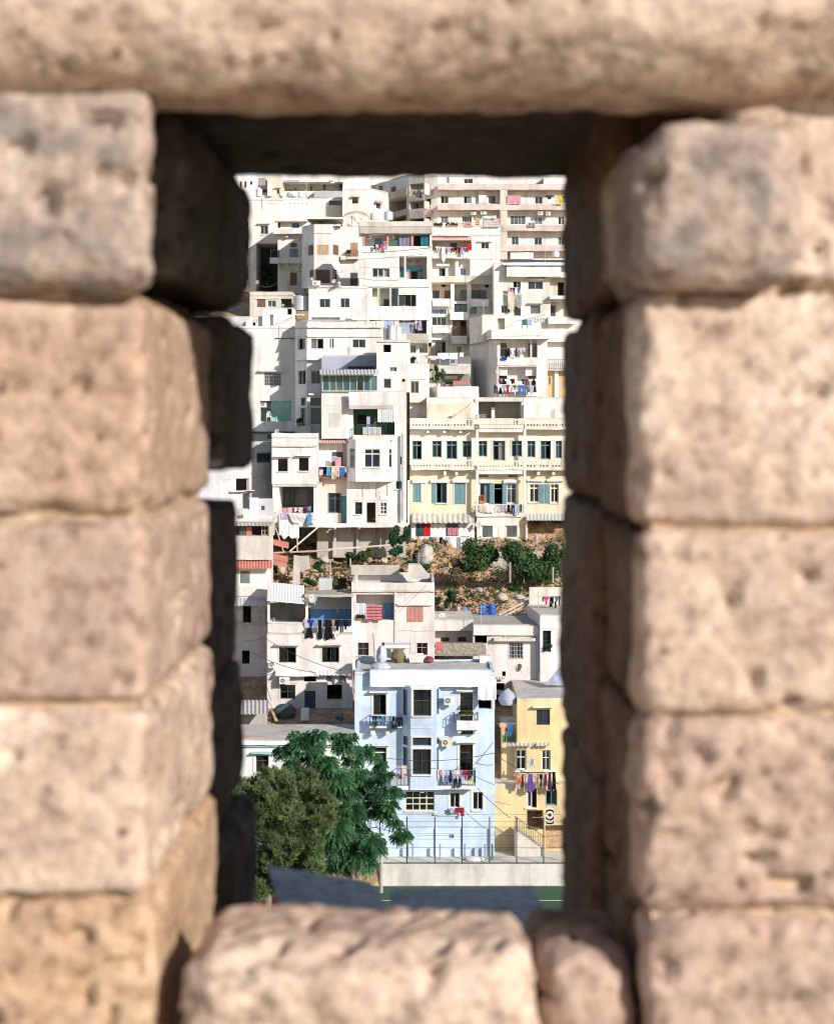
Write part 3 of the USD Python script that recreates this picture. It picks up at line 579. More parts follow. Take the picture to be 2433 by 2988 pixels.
bb.prism(Q, zat(N_(0, 868)[1], 124) - .1, zat(N_(0, 868)[1], 124)); bb.prism(Q, zat(K_(0, 1325)[1], 124), zat(K_(0, 1325)[1], 124) + .1); bb.put('bay_slab', BLUEWHITE, h.root)
p.win(K_(1487, 1400, 1643, 1736 + 190), cols=1, rows=1, trans=.12, frame=DARKF, fw=.06, depth=.2, curtain=(cloth('grey_net_curtain', (.34, .37, .35)), ((0, .45), (.52, 1))), sur=(WHITE, .17), hood=BLUEWHITE, name='balcony_door')
p.win(N_(1480, 318, 1647, 712), cols=1, trans=.26, frame=DARKF, depth=.2, curtain=(cloth('dark_net_curtain', (.16, .20, .20)), ((.5, 1),)), sur=(WHITE, .17), hood=BLUEWHITE, name='balcony_door')
p.win(N_(386, 358, 556, 790), cols=1, trans=.15, frame=WHITEF, depth=.2, sur=(WHITE, .17), hood=BLUEWHITE, name='balcony_door')
p.rail(N_(340, -40, 745, 82), .85, IRON, slabm=BLUEWHITE, step=.24); p.ledge(N_(355, 148, 408, 200), .7, WHITE, 'bracket'); p.ledge(N_(545, 148, 590, 190), .7, WHITE, 'bracket')
p.balcony(O_(142, 12, 420, 132), .95, BLUEWHITE); p.rail(L_(112, 1665, 408, 1780), .94, IRON, step=.2); p.ledge(O_(155, 132, 198, 172), .7, WHITE, 'bracket'); p.ledge(O_(370, 132, 412, 172), .7, WHITE, 'bracket')
p.rail(N_(690, 640, 1678, 842), 1.0, IRON, slabm=BLUEWHITE, step=.25, slab=.26)
p.rail(N_(130, 690, 500, 862), 1.0, IRON, slabm=BLUEWHITE, step=.25, slab=.26)
for x in (370, 765, 985, 1228, 1570): p.ledge(N_(x, 876, x + 45, 930 if x == 985 else 905), .75, WHITE, 'bracket')
p.ledge(N_(610, 715, 848, 842), .98, GREYBLUE, 'balcony_screen', d0=.93)
p.win(N_(790, 910, 1160, 1160), cols=4, rows=3, frame=CREAMF, depth=.1, fw=.07, bar=.07, sill=WHITE)
p.win(N_(1356, 930, 1480, 1122), cols=2, frame=WHITEF, depth=.14, curtain=(cloth('rust_curtain', (.36, .20, .15)), ((.0, .35),)), sur=(WHITE, .15), sill=WHITE)
p.win(O_(345, 920, 472, 1148), cols=2, frame=WHITEF, depth=.14, curtain=(cloth('taupe_curtain', (.34, .29, .25)), ((0, .5),)), sur=(WHITE, .15), sill=WHITE)
p.win(N_(1345, 1456, 1405, 1506), cols=1, frame=TEALF, pane=BLUEG, depth=.06)
p.ledge(N_(1150, 1195, 1476, 1215), .16, WHITE, 'ledge')
p.void(L_(418, 1492, 580, 1604), .5)
p.awning(L_(405, 1232, 645, 1482), 1.7, WHITEM, corrugate=.55, amp=.045, name='sheet_roof')
p.ledge(L_(590, 1300, 622, 1600), .04, BLUEWHITE, 'corner_pier')
p.ledge(L_(430, 935, 572, 1090), -6.0, WHITE, 'stair_block', d0=-6.9)
p.ledge(L_(438, 1145, 575, 1230), -.6, BLUEWHITE, 'stair_block', d0=-2.0)
h.finish()
# roof: back stone wall, low walls, shed, roof junk
rw = MB()
STONEW = limestone('rough_stone_wall', (.34, .30, .24), (.26, .23, .19), .6, 9.0, (.42, .38, .31))
obj('stone_wall', rbox(pt(K_(1165)[0], 0, 132.6)[0], pt(L_(510)[0], 0, 132.6)[0], 132.6, 133.0, zat(K_(0, 935)[1], 132.6), zat(K_(0, 768)[1], 132.6), .06, .16, 3, amp=.05, low=.08, pit=.05), STONEW, '/World', label='rough grey rubble wall at the back of the blue house roof', cat='wall')
rs = thing('roof_shed', 'small open white shed on the blue house roof holding a bundle', 'shed')
f_ = Facet(*pt(K_(530)[0], 0, 131.6)[:2], *pt(K_(830)[0], 0, 131.6)[:2]); sd = MB(); z0, z1 = zat(K_(0, 1005)[1], 131.6), zat(K_(0, 790)[1], 131.6)
for x in (530, 612, 812): t0, t1, *_ = f_.rect(K_(x, 0, x + 22, 10)); f_.box(sd, t0, t1, -.1, 0, z0, z1 - .25)
t0, t1, *_ = f_.rect(K_(525, 0, 850, 10)); f_.box(sd, t0, t1, -1.4, .1, z1 - .25, z1); f_.box(sd, t0, t1, -1.5, -1.4, z0, z1 - .25); sd.put('frame', WHITE, rs)
obj('bundle', (lambda v, f: (v * [.95, .8, 1.1] + (meshkit.fbm(v * 3, 3, 2) - .5)[:, None] * .3 + pt(K_(708)[0], K_(0, 940)[1], 131.2), f))(*(lambda s: (np.array(s.vertices) * .55, s.faces))(trimesh.creation.icosphere(subdivisions=3))), cloth('ochre_bundle', (.20, .165, .085)), '/World', smooth=True, label='ochre wrapped bundle sitting in the roof shed', cat='bundle')
obj('low_wall', MB().box(*[pt(K_(x)[0], 0, 130.5)[0] for x in (845, 1022)], 130.5, 130.8, zat(K_(0, 1015)[1], 130.5), zat(K_(0, 900)[1], 130.5)).mesh(), WHITE, '/World', label='short white wall standing on the blue house roof', cat='wall')
obj('low_wall', MB().box(*[pt(K_(x)[0], 0, 131.8)[0] for x in (160, 405)], 131.8, 132.1, zat(K_(0, 1085)[1], 131.8), zat(K_(0, 938)[1], 131.8)).mesh(), CONCP, '/World', label='weathered concrete roof wall left of the plastic covered tank', cat='wall')

# ------------------------------------------------------------------ yellow house, lower right
h = House('yellow_house', 'warm yellow rendered house with laundry below its upper windows, right of the blue house', [(O_(606)[0], 126.6), (O_(880)[0], 126.6), (O_(1800)[0], 126.6)], O_(0, 815)[1], 2508, 6, OCHRE, par=.15, frame=WHITEF)
p = h.p[1]
p.win(O_(1026, 885, 1100, 1115), cols=1, frame=WHITEF, fw=.1, depth=.06, name='balcony_door'); p.void(O_(1100, 880, 1152, 1118), .3); p.win(O_(1262, 898, 1410, 1092), cols=2, frame=TEALSH, pane=TEALG, fw=.1, name='balcony_door')
p.ledge(O_(1000, 1118, 1170, 1135), .1, WHITE)
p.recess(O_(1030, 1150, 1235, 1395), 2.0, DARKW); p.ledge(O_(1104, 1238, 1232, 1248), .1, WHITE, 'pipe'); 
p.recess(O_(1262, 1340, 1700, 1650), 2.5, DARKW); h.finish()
h = House('upper_yellow_house', 'yellow house upper floors with black framed window and flat cluttered roof', [(L_(905)[0], 127.6), (O_(1330)[0], 127.6), (O_(1800)[0], 128.3)], L_(0, 1478)[1], O_(0, 830)[1], 8.6, OCHRE, par=.06, splay=-.1)
p = h.p[0]
p.win(L_(1152, 1612, 1318, 1806), cols=2, frame=DARKF, depth=.1, hood=WHITE)
p.win(O_(882, 382, 1022, 640), cols=2, trans=.38, frame=WHITEF, fw=.09, depth=.15, sill=WHITE, curtain=(cloth('brown_net_curtain', (.22, .16, .13)), ((0, .01),)))
p.win(O_(1212, 388, 1328, 650), cols=2, trans=.38, frame=WHITEF, fw=.09, depth=.15, sill=WHITE)
p.awning(O_(780, 296, 1110, 332), .5, ZINC, corrugate=.3); p.awning(O_(1142, 296, 1325, 332), .5, ZINC, corrugate=.3)
p.ledge(O_(860, 650, 1420, 668), .25, WHITE, 'ledge'); h.finish()
h2 = House('side_house', 'narrow dark sided yellow block between the blue house and the upper yellow house', [(O_(706)[0], 128.4), (O_(915)[0], 128.4)], O_(0, 60)[1], O_(0, 830)[1], 3, OCHRE, par=.05); h2.p[0].recess(O_(735, 70, 875, 285), 1.0, OCHRE); h2.p[0].rail(O_(735, 150, 870, 290), .1, paint('green_trellis', (.06, .22, .10)), step=.16, rad=.04); h2.finish()
# stair beside the yellow house
st = thing('outside_stair', 'outside stone stair with iron handrail climbing the yellow house front', 'stairs')
s0, s1 = pt(O_(870)[0], O_(0, 1380)[1], 125.5), pt(O_(1245)[0], O_(0, 1640)[1], 125.5); sb = MB(); rb = MB(); N = 13
for k in range(N):
    a, b = k / N, (k + 1) / N; x0, x1 = s0[0] + (s1[0] - s0[0]) * a, s0[0] + (s1[0] - s0[0]) * b; zt_ = s0[2] + (s1[2] - s0[2]) * a
    m = MB().box(x0, x1, 124.9, 126.3, zat(2500, 125), zt_); m.put('step', CONCP, st); rb.box(x0, x0 + .03, 124.92, 124.95, zt_, zt_ + 1.0)
rb.tube([[s0[0], 124.93, s0[2] + 1.0], [s1[0], 124.93, s1[2] + 1.0]], .025); rb.put('handrail', IRON, st)

# ------------------------------------------------------------------ white house behind the trees
h = House('white_house', 'low white house with mint cornice half hidden behind the trees', [(560, 121.0), (K_(140)[0], 121.0)], M_(0, 268)[1], 2512, 6.3, plaster('mint_white_render', (.68, .73, .69), .25), par=.06, yref=121)
p = h.p[0]; p.ledge(M_(-200, 270, 1900, 322), .4, WHITE, 'cornice'); p.ledge(M_(-200, 322, 1900, 350), .2, paint('mint_paint', (.36, .52, .48)), 'cornice_band')
p.win(M_(638, 455, 798, 668), cols=2, trans=.33, frame=DARKF, depth=.15, sur=(WHITE, .22), sill=WHITE, curtain=(cloth('dark_net_curtain', (.16, .20, .20)), ((.5, 1),)), hood=paint('mint_paint', (.36, .52, .48))); p.win(M_(1050, 490, 1200, 690), cols=2, frame=BROWNF, hood=WHITE); p.win(M_(1480, 470, 1640, 720), cols=1, frame=DARKF); h.finish()

# ------------------------------------------------------------------ pale pink house on the left, with its terrace
h = House('pink_house', 'pale pink two storey house with hooded windows and a covered terrace', [(J_(778)[0], 136.3), (K_(118)[0], 136.3)], J_(0, 662)[1], J_(0, 1750)[1], 9, PINKW, par=.02, yref=136.3)
p = h.p[0]
p.win(J_(928, 822, 1145, 1016), cols=2, frame=DARKF, depth=.18, curtain=(cloth('ochre_curtain', (.45, .36, .22)), ((0, .45),)), hood=PINKW, sur=(CREAMF, .1)); p.win(J_(1472, 820, 1690, 1012), cols=2, frame=DARKF, depth=.18, curtain=(cloth('pale_curtain', (.40, .44, .45)), ((0, .3), (.6, .85))), hood=PINKW, sur=(CREAMF, .1))
p.win(J_(945, 1297, 1135, 1475), cols=2, rows=2, frame=DARKF, depth=.15, sur=(CREAMF, .08)); p.void(J_(1538, 1297, 1726, 1482), .3); p.door(J_(1252, 1375, 1390, 1690), paint('dark_blue_door', (.035, .05, .075))); p.void(J_(1245, 1182, 1400, 1256), .3)
p.win(J_(1525, 1178, 1600, 1262), cols=1, frame=GREYF, pane=GREYG); p.win(J_(1692, 1170, 1780, 1270), cols=1, frame=GREYF, pane=GREYG)
p.awning(J_(880, 1095, 1440, 1185), .7, PINKW, corrugate=2, amp=.02); p.awning(J_(1440, 1110, 1840, 1172), .7, PINKW, corrugate=.3, amp=.03)
h.finish(); PINKH = h
T = House('terrace', 'covered terrace with slanted white sheet roof above the pale pink house', [(J_(784)[0], 136.6), (J_(1250)[0], 136.6)], J_(0, 508)[1], J_(0, 665)[1], 6, PINKW, par=.9, cat='terrace')
for x in (780, 1262): T.p[0].ledge(J_(x, 195, x + 34, 505), .1, WHITE, 'post', d0=-.1)
T.p[0].ledge(J_(808, 260, 1250, 506), -4.4, DARKW, 'back_wall', d0=-4.6)
T.p[0].ledge(J_(792, 500, 1200, 520), .06, WHITE, 'coping'); T.finish()
sr = MB(); a0, a1, b0, b1 = pt(*J_(776, 226), 136.0), pt(*J_(1246, 268), 136.0), pt(*J_(786, -8), 141.3), pt(*J_(1250, 42), 141.3)
n = 26; V = []
for i in range(n + 1):
    k = i / n; wv = np.array([0, 0, .03 * math.sin(i * math.pi)]) + np.array([0, 0, .03 * (i % 2)]); e0 = a0 * (1 - k) + a1 * k + wv; e1 = b0 * (1 - k) + b1 * k + wv; V += [e0, e1, e1 - [0, 0, .05], e0 - [0, 0, .05]]
sr.add(V, [[i * 4 + j, i * 4 + (j + 1) % 4, i * 4 + 4 + (j + 1) % 4, i * 4 + 4 + j] for i in range(n) for j in range(4)]); sr.put('sheet_roof', paint('white_roof_paint', (.78, .77, .74), .5, .04), T.root)
T2 = House('blue_terrace', 'shaded terrace with dark blue wall between the sheet roof and the pinkish house', [(J_(1262)[0], 137.4), (K_(112)[0], 137.4)], J_(0, 560)[1], J_(0, 665)[1], 4, PINKW, par=.6, cat='terrace')
T2.p[0].ledge(J_(1330, 335, 1850, 560), -3.2, BLUEP, 'blue_wall', d0=-3.3); T2.p[0].ledge(J_(1330, 175, 1850, 335), -3.2, GREYBLUE, 'back_wall', d0=-3.3); T2.p[0].ledge(J_(1250, 150, 1870, 182), .1, CONC, 'canopy', d0=-3.4); T2.finish()

# ------------------------------------------------------------------ left column of houses below the rubble
h = House('corner_house', 'white and pink corner house with red tiled canopy and ribbed awnings', [(600, 142.5), (J_(778)[0], 142.5)], G_(0, 1160)[1], J_(0, 1790)[1], 6, PINKW, par=.05, yref=142.5)
p = h.p[0]
p.ledge(G_(300, 1165, 822, 1450), .3, CONCP, 'parapet_band'); p.awning(G_(300, 1452, 842, 1556), .9, TILE, corrugate=.24, amp=.05, name='tiled_canopy'); p.ledge(G_(300, 1558, 826, 1905), .12, WHITE, 'white_front', d0=.01)
p.ledge(G_(440, 1590, 560, 1745), .14, DARKW, 'window', d0=.03); p.awning(J_(300, 194, 772, 292), .8, ZINC, corrugate=.3, amp=.05); p.void(J_(470, 296, 584, 512), .5); p.sheet(J_(575, 292, 762, 540), .25, cloth('white_curtain', (.64, .58, .55)))
p.ledge(J_(300, 512, 712, 535), .3, CONCP, 'ledge'); p.void(J_(460, 862, 556, 1030), .3); p.void(J_(602, 1240, 660, 1300), .3, sur=(CREAMF, .06)); p.awning(J_(300, 1318, 608, 1396), .5, ZINC, corrugate=.25); p.win(J_(400, 1392, 578, 1488), cols=2, frame=BROWNF)
h.finish()
V3 = House('roof_veranda', 'veranda with checked red panel under a wavy roof above the red tiled canopy', [(600, 143.6), (G_(826)[0], 143.6)], G_(0, 1008)[1], G_(0, 1162)[1], 4, CONCP, par=.03, cat='veranda')
p = V3.p[0]; r = p.recess(G_(300, 1016, 800, 1152), 2.0, DARKW); p.ledge(G_(512, 1030, 582, 1148), -.3, REDP, 'panel', d0=-.4); p.ledge(G_(430, 1025, 505, 1148), -.3, GREYG, 'panel', d0=-.4); p.win(G_(705, 1022, 790, 1138), cols=2, rows=2, frame=TANF); p.awning(G_(300, 985, 836, 1012), .5, FIBRE, corrugate=.3); p.ledge(G_(290, 1148, 775, 1165), .3, WHITE, 'rail'); V3.finish()
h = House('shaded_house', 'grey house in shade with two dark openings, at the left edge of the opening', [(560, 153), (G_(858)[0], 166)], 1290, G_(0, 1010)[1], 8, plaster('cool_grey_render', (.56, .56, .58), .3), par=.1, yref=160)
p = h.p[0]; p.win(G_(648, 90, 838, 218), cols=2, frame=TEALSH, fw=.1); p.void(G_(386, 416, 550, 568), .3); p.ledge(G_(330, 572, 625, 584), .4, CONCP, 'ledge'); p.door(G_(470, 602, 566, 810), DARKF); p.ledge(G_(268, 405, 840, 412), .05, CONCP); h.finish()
h = House('small_block', 'small white annex with a tiny square window and tiled terrace rail', [(G_(400)[0], 152), (G_(842)[0], 152)], G_(0, 880)[1], G_(0, 1010)[1], 6, CREAM, par=.5)
p = h.p[0]; p.ledge(G_(560, 660, 665, 880), -1.5, WHITE, 'wall_pier', d0=-1.7); p.ledge(G_(665, 672, 860, 880), -2.0, plaster('cool_grey_render', (.56, .56, .58), .3), 'back_wall', d0=-2.2); p.ledge(G_(710, 762, 748, 814), -1.95, DARKF, 'window', d0=-2.0); p.ledge(G_(400, 930, 660, 990), .05, WHITE, 'band'); h.finish()

# ------------------------------------------------------------------ pinkish house with the red blanket
h = House('cream_pink_house', 'cream pink house with red shutters and a loggia holding a red blanket', [(K_(110)[0], 138), (K_(1162)[0], 138)], K_(0, 0)[1], K_(0, 1110)[1], 9.5, PINKW, par=.85, yref=138, roof=CONCP)
p = h.p[0]; r = p.recess(K_(168, 150, 660, 478), 1.6, PINKW)
r.sheet(K_(510, 262, 658, 476), .5, paint('blue_sheet', (.10, .26, .45)), 'blue_panel', waves=2); r.sheet(K_(170, 262, 290, 470), .5, cloth('pale_blue_sheet', (.62, .68, .74)), 'pale_panel', waves=2)
p.shutter(K_(806, 305, 1014, 502), REDF, leaves=4, slats=12); p.ledge(K_(680, 268, 1140, 290), .22, PINKW); p.ledge(K_(700, 600, 1160, 612), .05, PINKW); p.ledge(K_(110, 98, 1162, 120), .14, CONCP, 'cornice')
p.win(K_(190, 762, 328, 928), cols=2, trans=.45, frame=BROWNF); p.win(K_(490, 760, 630, 850), cols=1, frame=REDF, pane=GREYG); p.win(K_(728, 765, 856, 920), cols=2, frame=REDF); p.win(K_(936, 766, 1072, 920), cols=2, trans=.4, frame=REDF, curtain=(cloth('ochre_curtain', (.45, .36, .22)), ((.6, 1),)))
p.ledge(K_(652, 100, 680, 800), .08, PINKW, 'drainpipe')
h.finish()
for nm, (x0, x1, y0, y1, Ya, Yb) in {'a': (H_(105)[0], H_(720)[0], H_(0, 1515)[1], H_(0, 1640)[1], 146.4, 146.7)}.items():
    obj('low_wall', MB().box(pt(x0, 0, Ya)[0], pt(x1, 0, Ya)[0], Ya, Yb, zat(y1, Ya), zat(y0, Ya)).mesh(), CONC, '/World', label='long stained concrete wall at the back of the cream pink house roof', cat='wall')
sh = thing('stair_gable', 'triangular concrete stair gable on the cream pink house roof', 'gable'); g0, g1, g2 = pt(*H_(815, 1690), 144), pt(*H_(970, 1510), 144), pt(*H_(1125, 1690), 144); gl = pt(*H_(830, 1510), 144)
gm = MB(); P6 = [g0, g2, g1, gl]; V = [*P6, *[q + [0, 1.6, 0] for q in P6]]; gm.add(V, [[0, 1, 2, 3], [7, 6, 5, 4], [0, 4, 5, 1], [1, 5, 6, 2], [2, 6, 7, 3], [3, 7, 4, 0]]); gm.put('gable', CONCP, sh)

# ------------------------------------------------------------------ low house and tower house, right of it
h = House('low_house', 'low pale house with a long window hood beside the red barrels terrace'.replace('red barrels', 'blue barrel'), [(L_(350)[0], 137), (L_(1188)[0], 137)], L_(0, 542)[1], L_(0, 1420)[1], 8.5, PINKW, par=.06, yref=137, roof=CONC)
p = h.p[0]; p.ledge(L_(352, 545, 1165, 668), .25, PINKW, 'parapet_band'); p.win(L_(798, 756, 980, 970), cols=2, frame=plaster('pink_frame', (.55, .40, .38), .2), fw=.1, depth=.08, curtain=(cloth('pattern_net_curtain', (.44, .46, .46)), ((0, 1),)), grille=GREYF)
p.ledge(L_(610, 705, 1142, 744), .5, CONCP, 'hood'); p.void(L_(368, 672, 522, 772), .6); p.void(L_(716, 1125, 760, 1190), .4); p.void(L_(620, 1275, 745, 1372), .5); p.awning(L_(580, 1195, 745, 1225), .4, FIBRE); h.finish()
h = House('shed_house', 'low house with two small shaded windows behind the rough stone roof wall', [(L_(-140)[0], 139), (L_(350)[0], 139)], L_(0, 475)[1], L_(0, 930)[1], 6, PINKW, par=.05)
p = h.p[0]; r = p.recess(L_(-135, 612, 350, 770), 1.2, MAUVE); r.win(L_(-62, 696, 48, 768), cols=2, frame=DARKF); r.win(L_(154, 690, 262, 768), cols=2, frame=DARKF); h.finish()
h = House('tower_house', 'tall narrow cream house with a potted plant in its window and washing on the roof', [(L_(1052)[0], 142.5), (L_(1196)[0], 136.2), (1720, 136.2)], L_(0, 405)[1], L_(0, 1250)[1], 8, PINKW, par=.1, yref=136.5, roof=CONCP)
h.p[1].win(L_(1230, 610, 1334, 880), cols=1, rows=2, frame=DARKF, depth=.3, open_=(), sill=None); h.p[1].ledge(L_(1190, 578, 1700, 590), .04, CONCP); h.finish()
obj('low_wall', MB().box(pt(L_(1060)[0], 0, 144.2)[0], pt(1720, 0, 144.2)[0], 144.2, 144.5, zat(L_(0, 330)[1], 144.2), zat(L_(0, 60)[1], 144.2)).mesh(), CONCP, '/World', label='pale concrete wall behind the washing on the tower house roof', cat='wall')
# ------------------------------------------------------------------ white tower house in the middle
h = House('white_tower_house', 'tall white stair tower with bay windows and a torn balcony curtain', [(H_(52)[0], 164), (H_(802)[0], 164)], E_(0, 1050)[1], H_(0, 985)[1], 8, WHITE2, par=.03, yref=164)
p = h.p[0]
r = p.recess(E_(130, 1275, 655, 1600), 2.0, GREENP); r.void(E_(185, 1345, 300, 1470), .5)
r.sheet(E_(395, 1385, 420, 1445), .3, REDP, 'basin', waves=1)
p.balcony(E_(128, 1602, 640, 1672), .9, BEIGE); p.rail(E_(185, 1465, 545, 1600), .85, IRON, step=.2)
p.sheet(E_(250, 1500, 490, 1600), .95, cloth('grey_cloth', (.50, .50, .52)), 'cloth'); p.sheet(E_(300, 1370, 350, 1500), .7, cloth('lilac_cloth', (.40, .40, .55)), 'cloth', waves=1)
p.ledge(E_(78, 1052, 640, 1225), .9, WHITE2, 'canopy_parapet', d0=.75); p.ledge(E_(78, 1225, 640, 1272), .9, MAUVE, 'canopy'); p.sheet(E_(440, 1275, 655, 1440), .85, cloth('torn_white_curtain', (.66, .66, .66)), 'curtain')
p.awning(E_(495, 1210, 650, 1242), .5, paint('faded_pink_sheet', (.60, .36, .28)))
for (a, b, ya, yb, k) in ((H_(62)[0], H_(163)[0], 164, 162.8, 'l'), (H_(163)[0], H_(568)[0], 162.8, 162.8, 'f'), (H_(568)[0], H_(648)[0], 162.8, 164, 'r')):
    fc = Facet(*pt(a, 0, ya)[:2], *pt(b, 0, yb)[:2]); q = Panel(h, fc, 0, fc.L, zat(H_(0, 440)[1], 163), zat(E_(0, 1672)[1], 163), WHITE); q.name = 'bay'; h.panels.append(q)
    if k == 'f': q.win(H_(275, 46, 470, 278), cols=2, trans=.26, frame=WHITEF, pane=DARKG, fw=.07, bar=.07, depth=.12, sill=WHITE)
    if k == 'l': q.win(H_(88, 35, 152, 285), cols=1, trans=.25, frame=GREYF, pane=GREYG, depth=.05)
    if k == 'r': q.win(H_(588, 38, 632, 278), cols=1, trans=.28, frame=WHITEF, pane=GREYG, depth=.05)
Q = [pt(H_(62)[0], 0, 164)[:2], pt(H_(163)[0], 0, 162.8)[:2], pt(H_(568)[0], 0, 162.8)[:2], pt(H_(648)[0], 0, 164)[:2]]
bb = MB(); zb_ = zat(H_(0, 440)[1], 163); bb.prism(Q, zb_ - .12, zb_); zt_ = zat(E_(0, 1672)[1], 163); bb.prism(Q, zt_, zt_ + .12); bb.put('bay_slab', WHITE, h.root)
p.win(H_(728, 142, 762, 240), cols=1, frame=DARKF, depth=.1, fw=.03); p.win(H_(672, 452, 752, 550), cols=1, frame=TEALF, pane=TEALG, depth=.1, sill=WHITE)
p.win(H_(156, 717, 246, 870), cols=1, trans=.4, frame=DARKF, depth=.2, sill=WHITE); p.door(H_(302, 722, 414, 978), DARKF, open_=True); p.win(H_(474, 722, 556, 870), cols=2, rows=3, frame=WHITEF, bar=.06, depth=.1, sill=WHITE)
p.ledge(H_(150, 652, 242, 690), .05, WHITE, 'plaque'); p.ledge(H_(474, 640, 576, 690), .06, WHITE, 'plaque')
p.ledge(H_(-390, 988, 822, 1036), .8, WHITE, 'terrace_slab')
p.ledge(H_(820, 440, 846, 1000), .1, WHITE, 'drainpipe')
for x in (250, 418, 560): p.ledge(H_(x, 480, x + 12, 650), .05, SALMON, 'trim')
h.finish(); TOW = h
tw = House('stair_tower', 'white stair tower with three small windows at different heights and stained corner', [(E_(428)[0], 164.2), (E_(848)[0], 164.2)], E_(0, 398)[1], E_(0, 1060)[1], 6, WHITE2, par=.12, yref=164.2)
p = tw.p[0]; p.void(E_(516, 456, 610, 550), .4); p.ledge(E_(425, 398, 850, 424), .12, CONCP, 'coping'); p.win(E_(594, 742, 684, 796), cols=2, frame=GREYF, pane=GREYG); p.win(E_(516, 888, 610, 1010), cols=1, frame=GREYF, pane=GREYG); p.void(E_(752, 892, 788, 928), .4); tw.finish()
vr = House('glazed_veranda', 'teal glazed veranda under a ribbed sheet roof beside the stair tower', [(D_(1475)[0], 163.6), (E_(440)[0], 163.6)], D_(0, 838)[1], D_(0, 1048)[1], 4, WHITE, par=.03, cat='veranda')
p = vr.p[0]; x0 = D_(1480)[0]; x1 = E_(436)[0]
for k in range(8):
    a, b = x0 + (x1 - x0) * k / 8, x0 + (x1 - x0) * (k + 1) / 8; p.win((a + .6, D_(0, 850)[1], b - .6, D_(0, 1040)[1]), cols=1, trans=.38, frame=TEALF, pane=(TEALG, glass('green_glass', (.06, .13, .12)), GREYG)[k % 3] if k != 5 else CLEAR, depth=.08, fw=.05)
p.awning((D_(1440)[0], E_(0, 772)[1], E_(445)[0], E_(0, 832)[1]), 1.0, ZINC, corrugate=.32, amp=.06, name='sheet_roof'); vr.finish()
bw = House('grey_block', 'blue grey rendered back block above the glazed veranda', [(D_(1470)[0], 168.8), (E_(430)[0], 168.8)], E_(0, 598)[1], E_(0, 860)[1], 2, GREYBLUE, par=.05, cat='annex'); bw.p[0].void(E_(60, 730, 405, 765), .5); bw.finish()
lw = House('white_side_house', 'white side wall with a bricked up window left of the green balcony', [(D_(1466)[0], 163.9), (H_(70)[0], 163.9)], D_(0, 1046)[1], D_(0, 1648)[1], 5, WHITE, par=.03)
lw.p[0].ledge(D_(1560, 1318, 1702, 1502), .02, plaster('grey_infill', (.58, .58, .53), .3), 'blocked_window', d0=-.05); lw.p[0].ledge(D_(1520, 1222, 1650, 1228), .04, WHITE); lw.finish()

# ------------------------------------------------------------------ white upper box and pink house with sheets hung out
h = House('white_box_house', 'white cube with two black windows over an open basement hung with sheets', [(G_(838)[0], 160), (G_(1400)[0], 160)], D_(0, 1580)[1], G_(0, 492)[1], 6, WHITE, par=.5, yref=160)
p = h.p[0]; p.ledge(D_(835, 1735, 1402, 1752), .15, CONCP, 'cornice'); p.void(G_(916, 166, 1040, 328), .25, hood=WHITE, sill=WHITE); p.void(G_(1182, 156, 1304, 320), .25, hood=WHITE, sill=WHITE); h.finish()
h = House('open_basement', 'dark open basement on white piers under the white cube', [(G_(848)[0], 160.2), (G_(1440)[0], 160.2)], G_(0, 492)[1], G_(0, 1040)[1], 6, WHITE, par=.02)
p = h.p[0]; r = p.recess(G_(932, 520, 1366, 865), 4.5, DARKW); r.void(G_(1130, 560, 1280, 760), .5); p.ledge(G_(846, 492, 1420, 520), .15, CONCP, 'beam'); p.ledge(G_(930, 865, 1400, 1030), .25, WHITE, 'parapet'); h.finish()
h = House('salmon_house', 'salmon pink house with a barred blue window and washing on its balcony', [(G_(1408)[0], 165), (H_(60)[0], 165)], D_(0, 1640)[1], G_(0, 1010)[1], 6, plaster('faded_pink_render', (.68, .52, .46), .4), par=.1, yref=165)
p = h.p[0]; p.ledge(G_(1400, -30, 1740, 262), .06, CREAM2, 'upper_wall', d0=.0); p.ledge(G_(1600, 82, 1736, 262), .08, DARKF, 'door', d0=.02); p.awning(D_(1385, 1592, 1840, 1700), 1.2, PINKM, corrugate=.22, amp=.04, name='sheet_roof'); p.ledge(G_(1400, 262, 2000, 275), 1.0, BEIGE, 'balcony', d0=0); p.ledge(G_(1400, 396, 2000, 412), 1.0, BROWNF, 'balcony'); p.rail(G_(1400, 270, 2000, 400), 1.0, IRON, step=.3)
p.win(G_(1552, 600, 1712, 855), cols=2, trans=.3, frame=TEALSH, pane=DARKG, fw=.1, grille=IRON); p.door(H_(-20, 640, 45, 990), TEALP); p.ledge(G_(1470, 895, 1620, 1035), .8, WHITE, 'stair_wall'); h.finish()
# concrete retaining wall and props under the terrace
rwl = House('retaining_wall', 'grey block retaining wall under the white terrace with timber props', [(G_(1410)[0], 165.6), (H_(800)[0], 165.6)], H_(0, 1036)[1], H_(0, 1420)[1], 3, CONC, par=.02, cat='retaining wall'); rwl.finish()
for x in (80, 265, 395, 480): rwl.p[0].ledge(H_(x - 8, 1030, x + 14, 1110), .5, TANF, 'prop_bracket')
for x in (185, 475): rwl.p[0].ledge(H_(x - 15, 1036, x + 15, 1390), .35, CONC, 'pier')
rwl.p[0].ledge(G_(1622, 1040, 1650, 1400), .6, CONCP, 'pier', d0=.4)

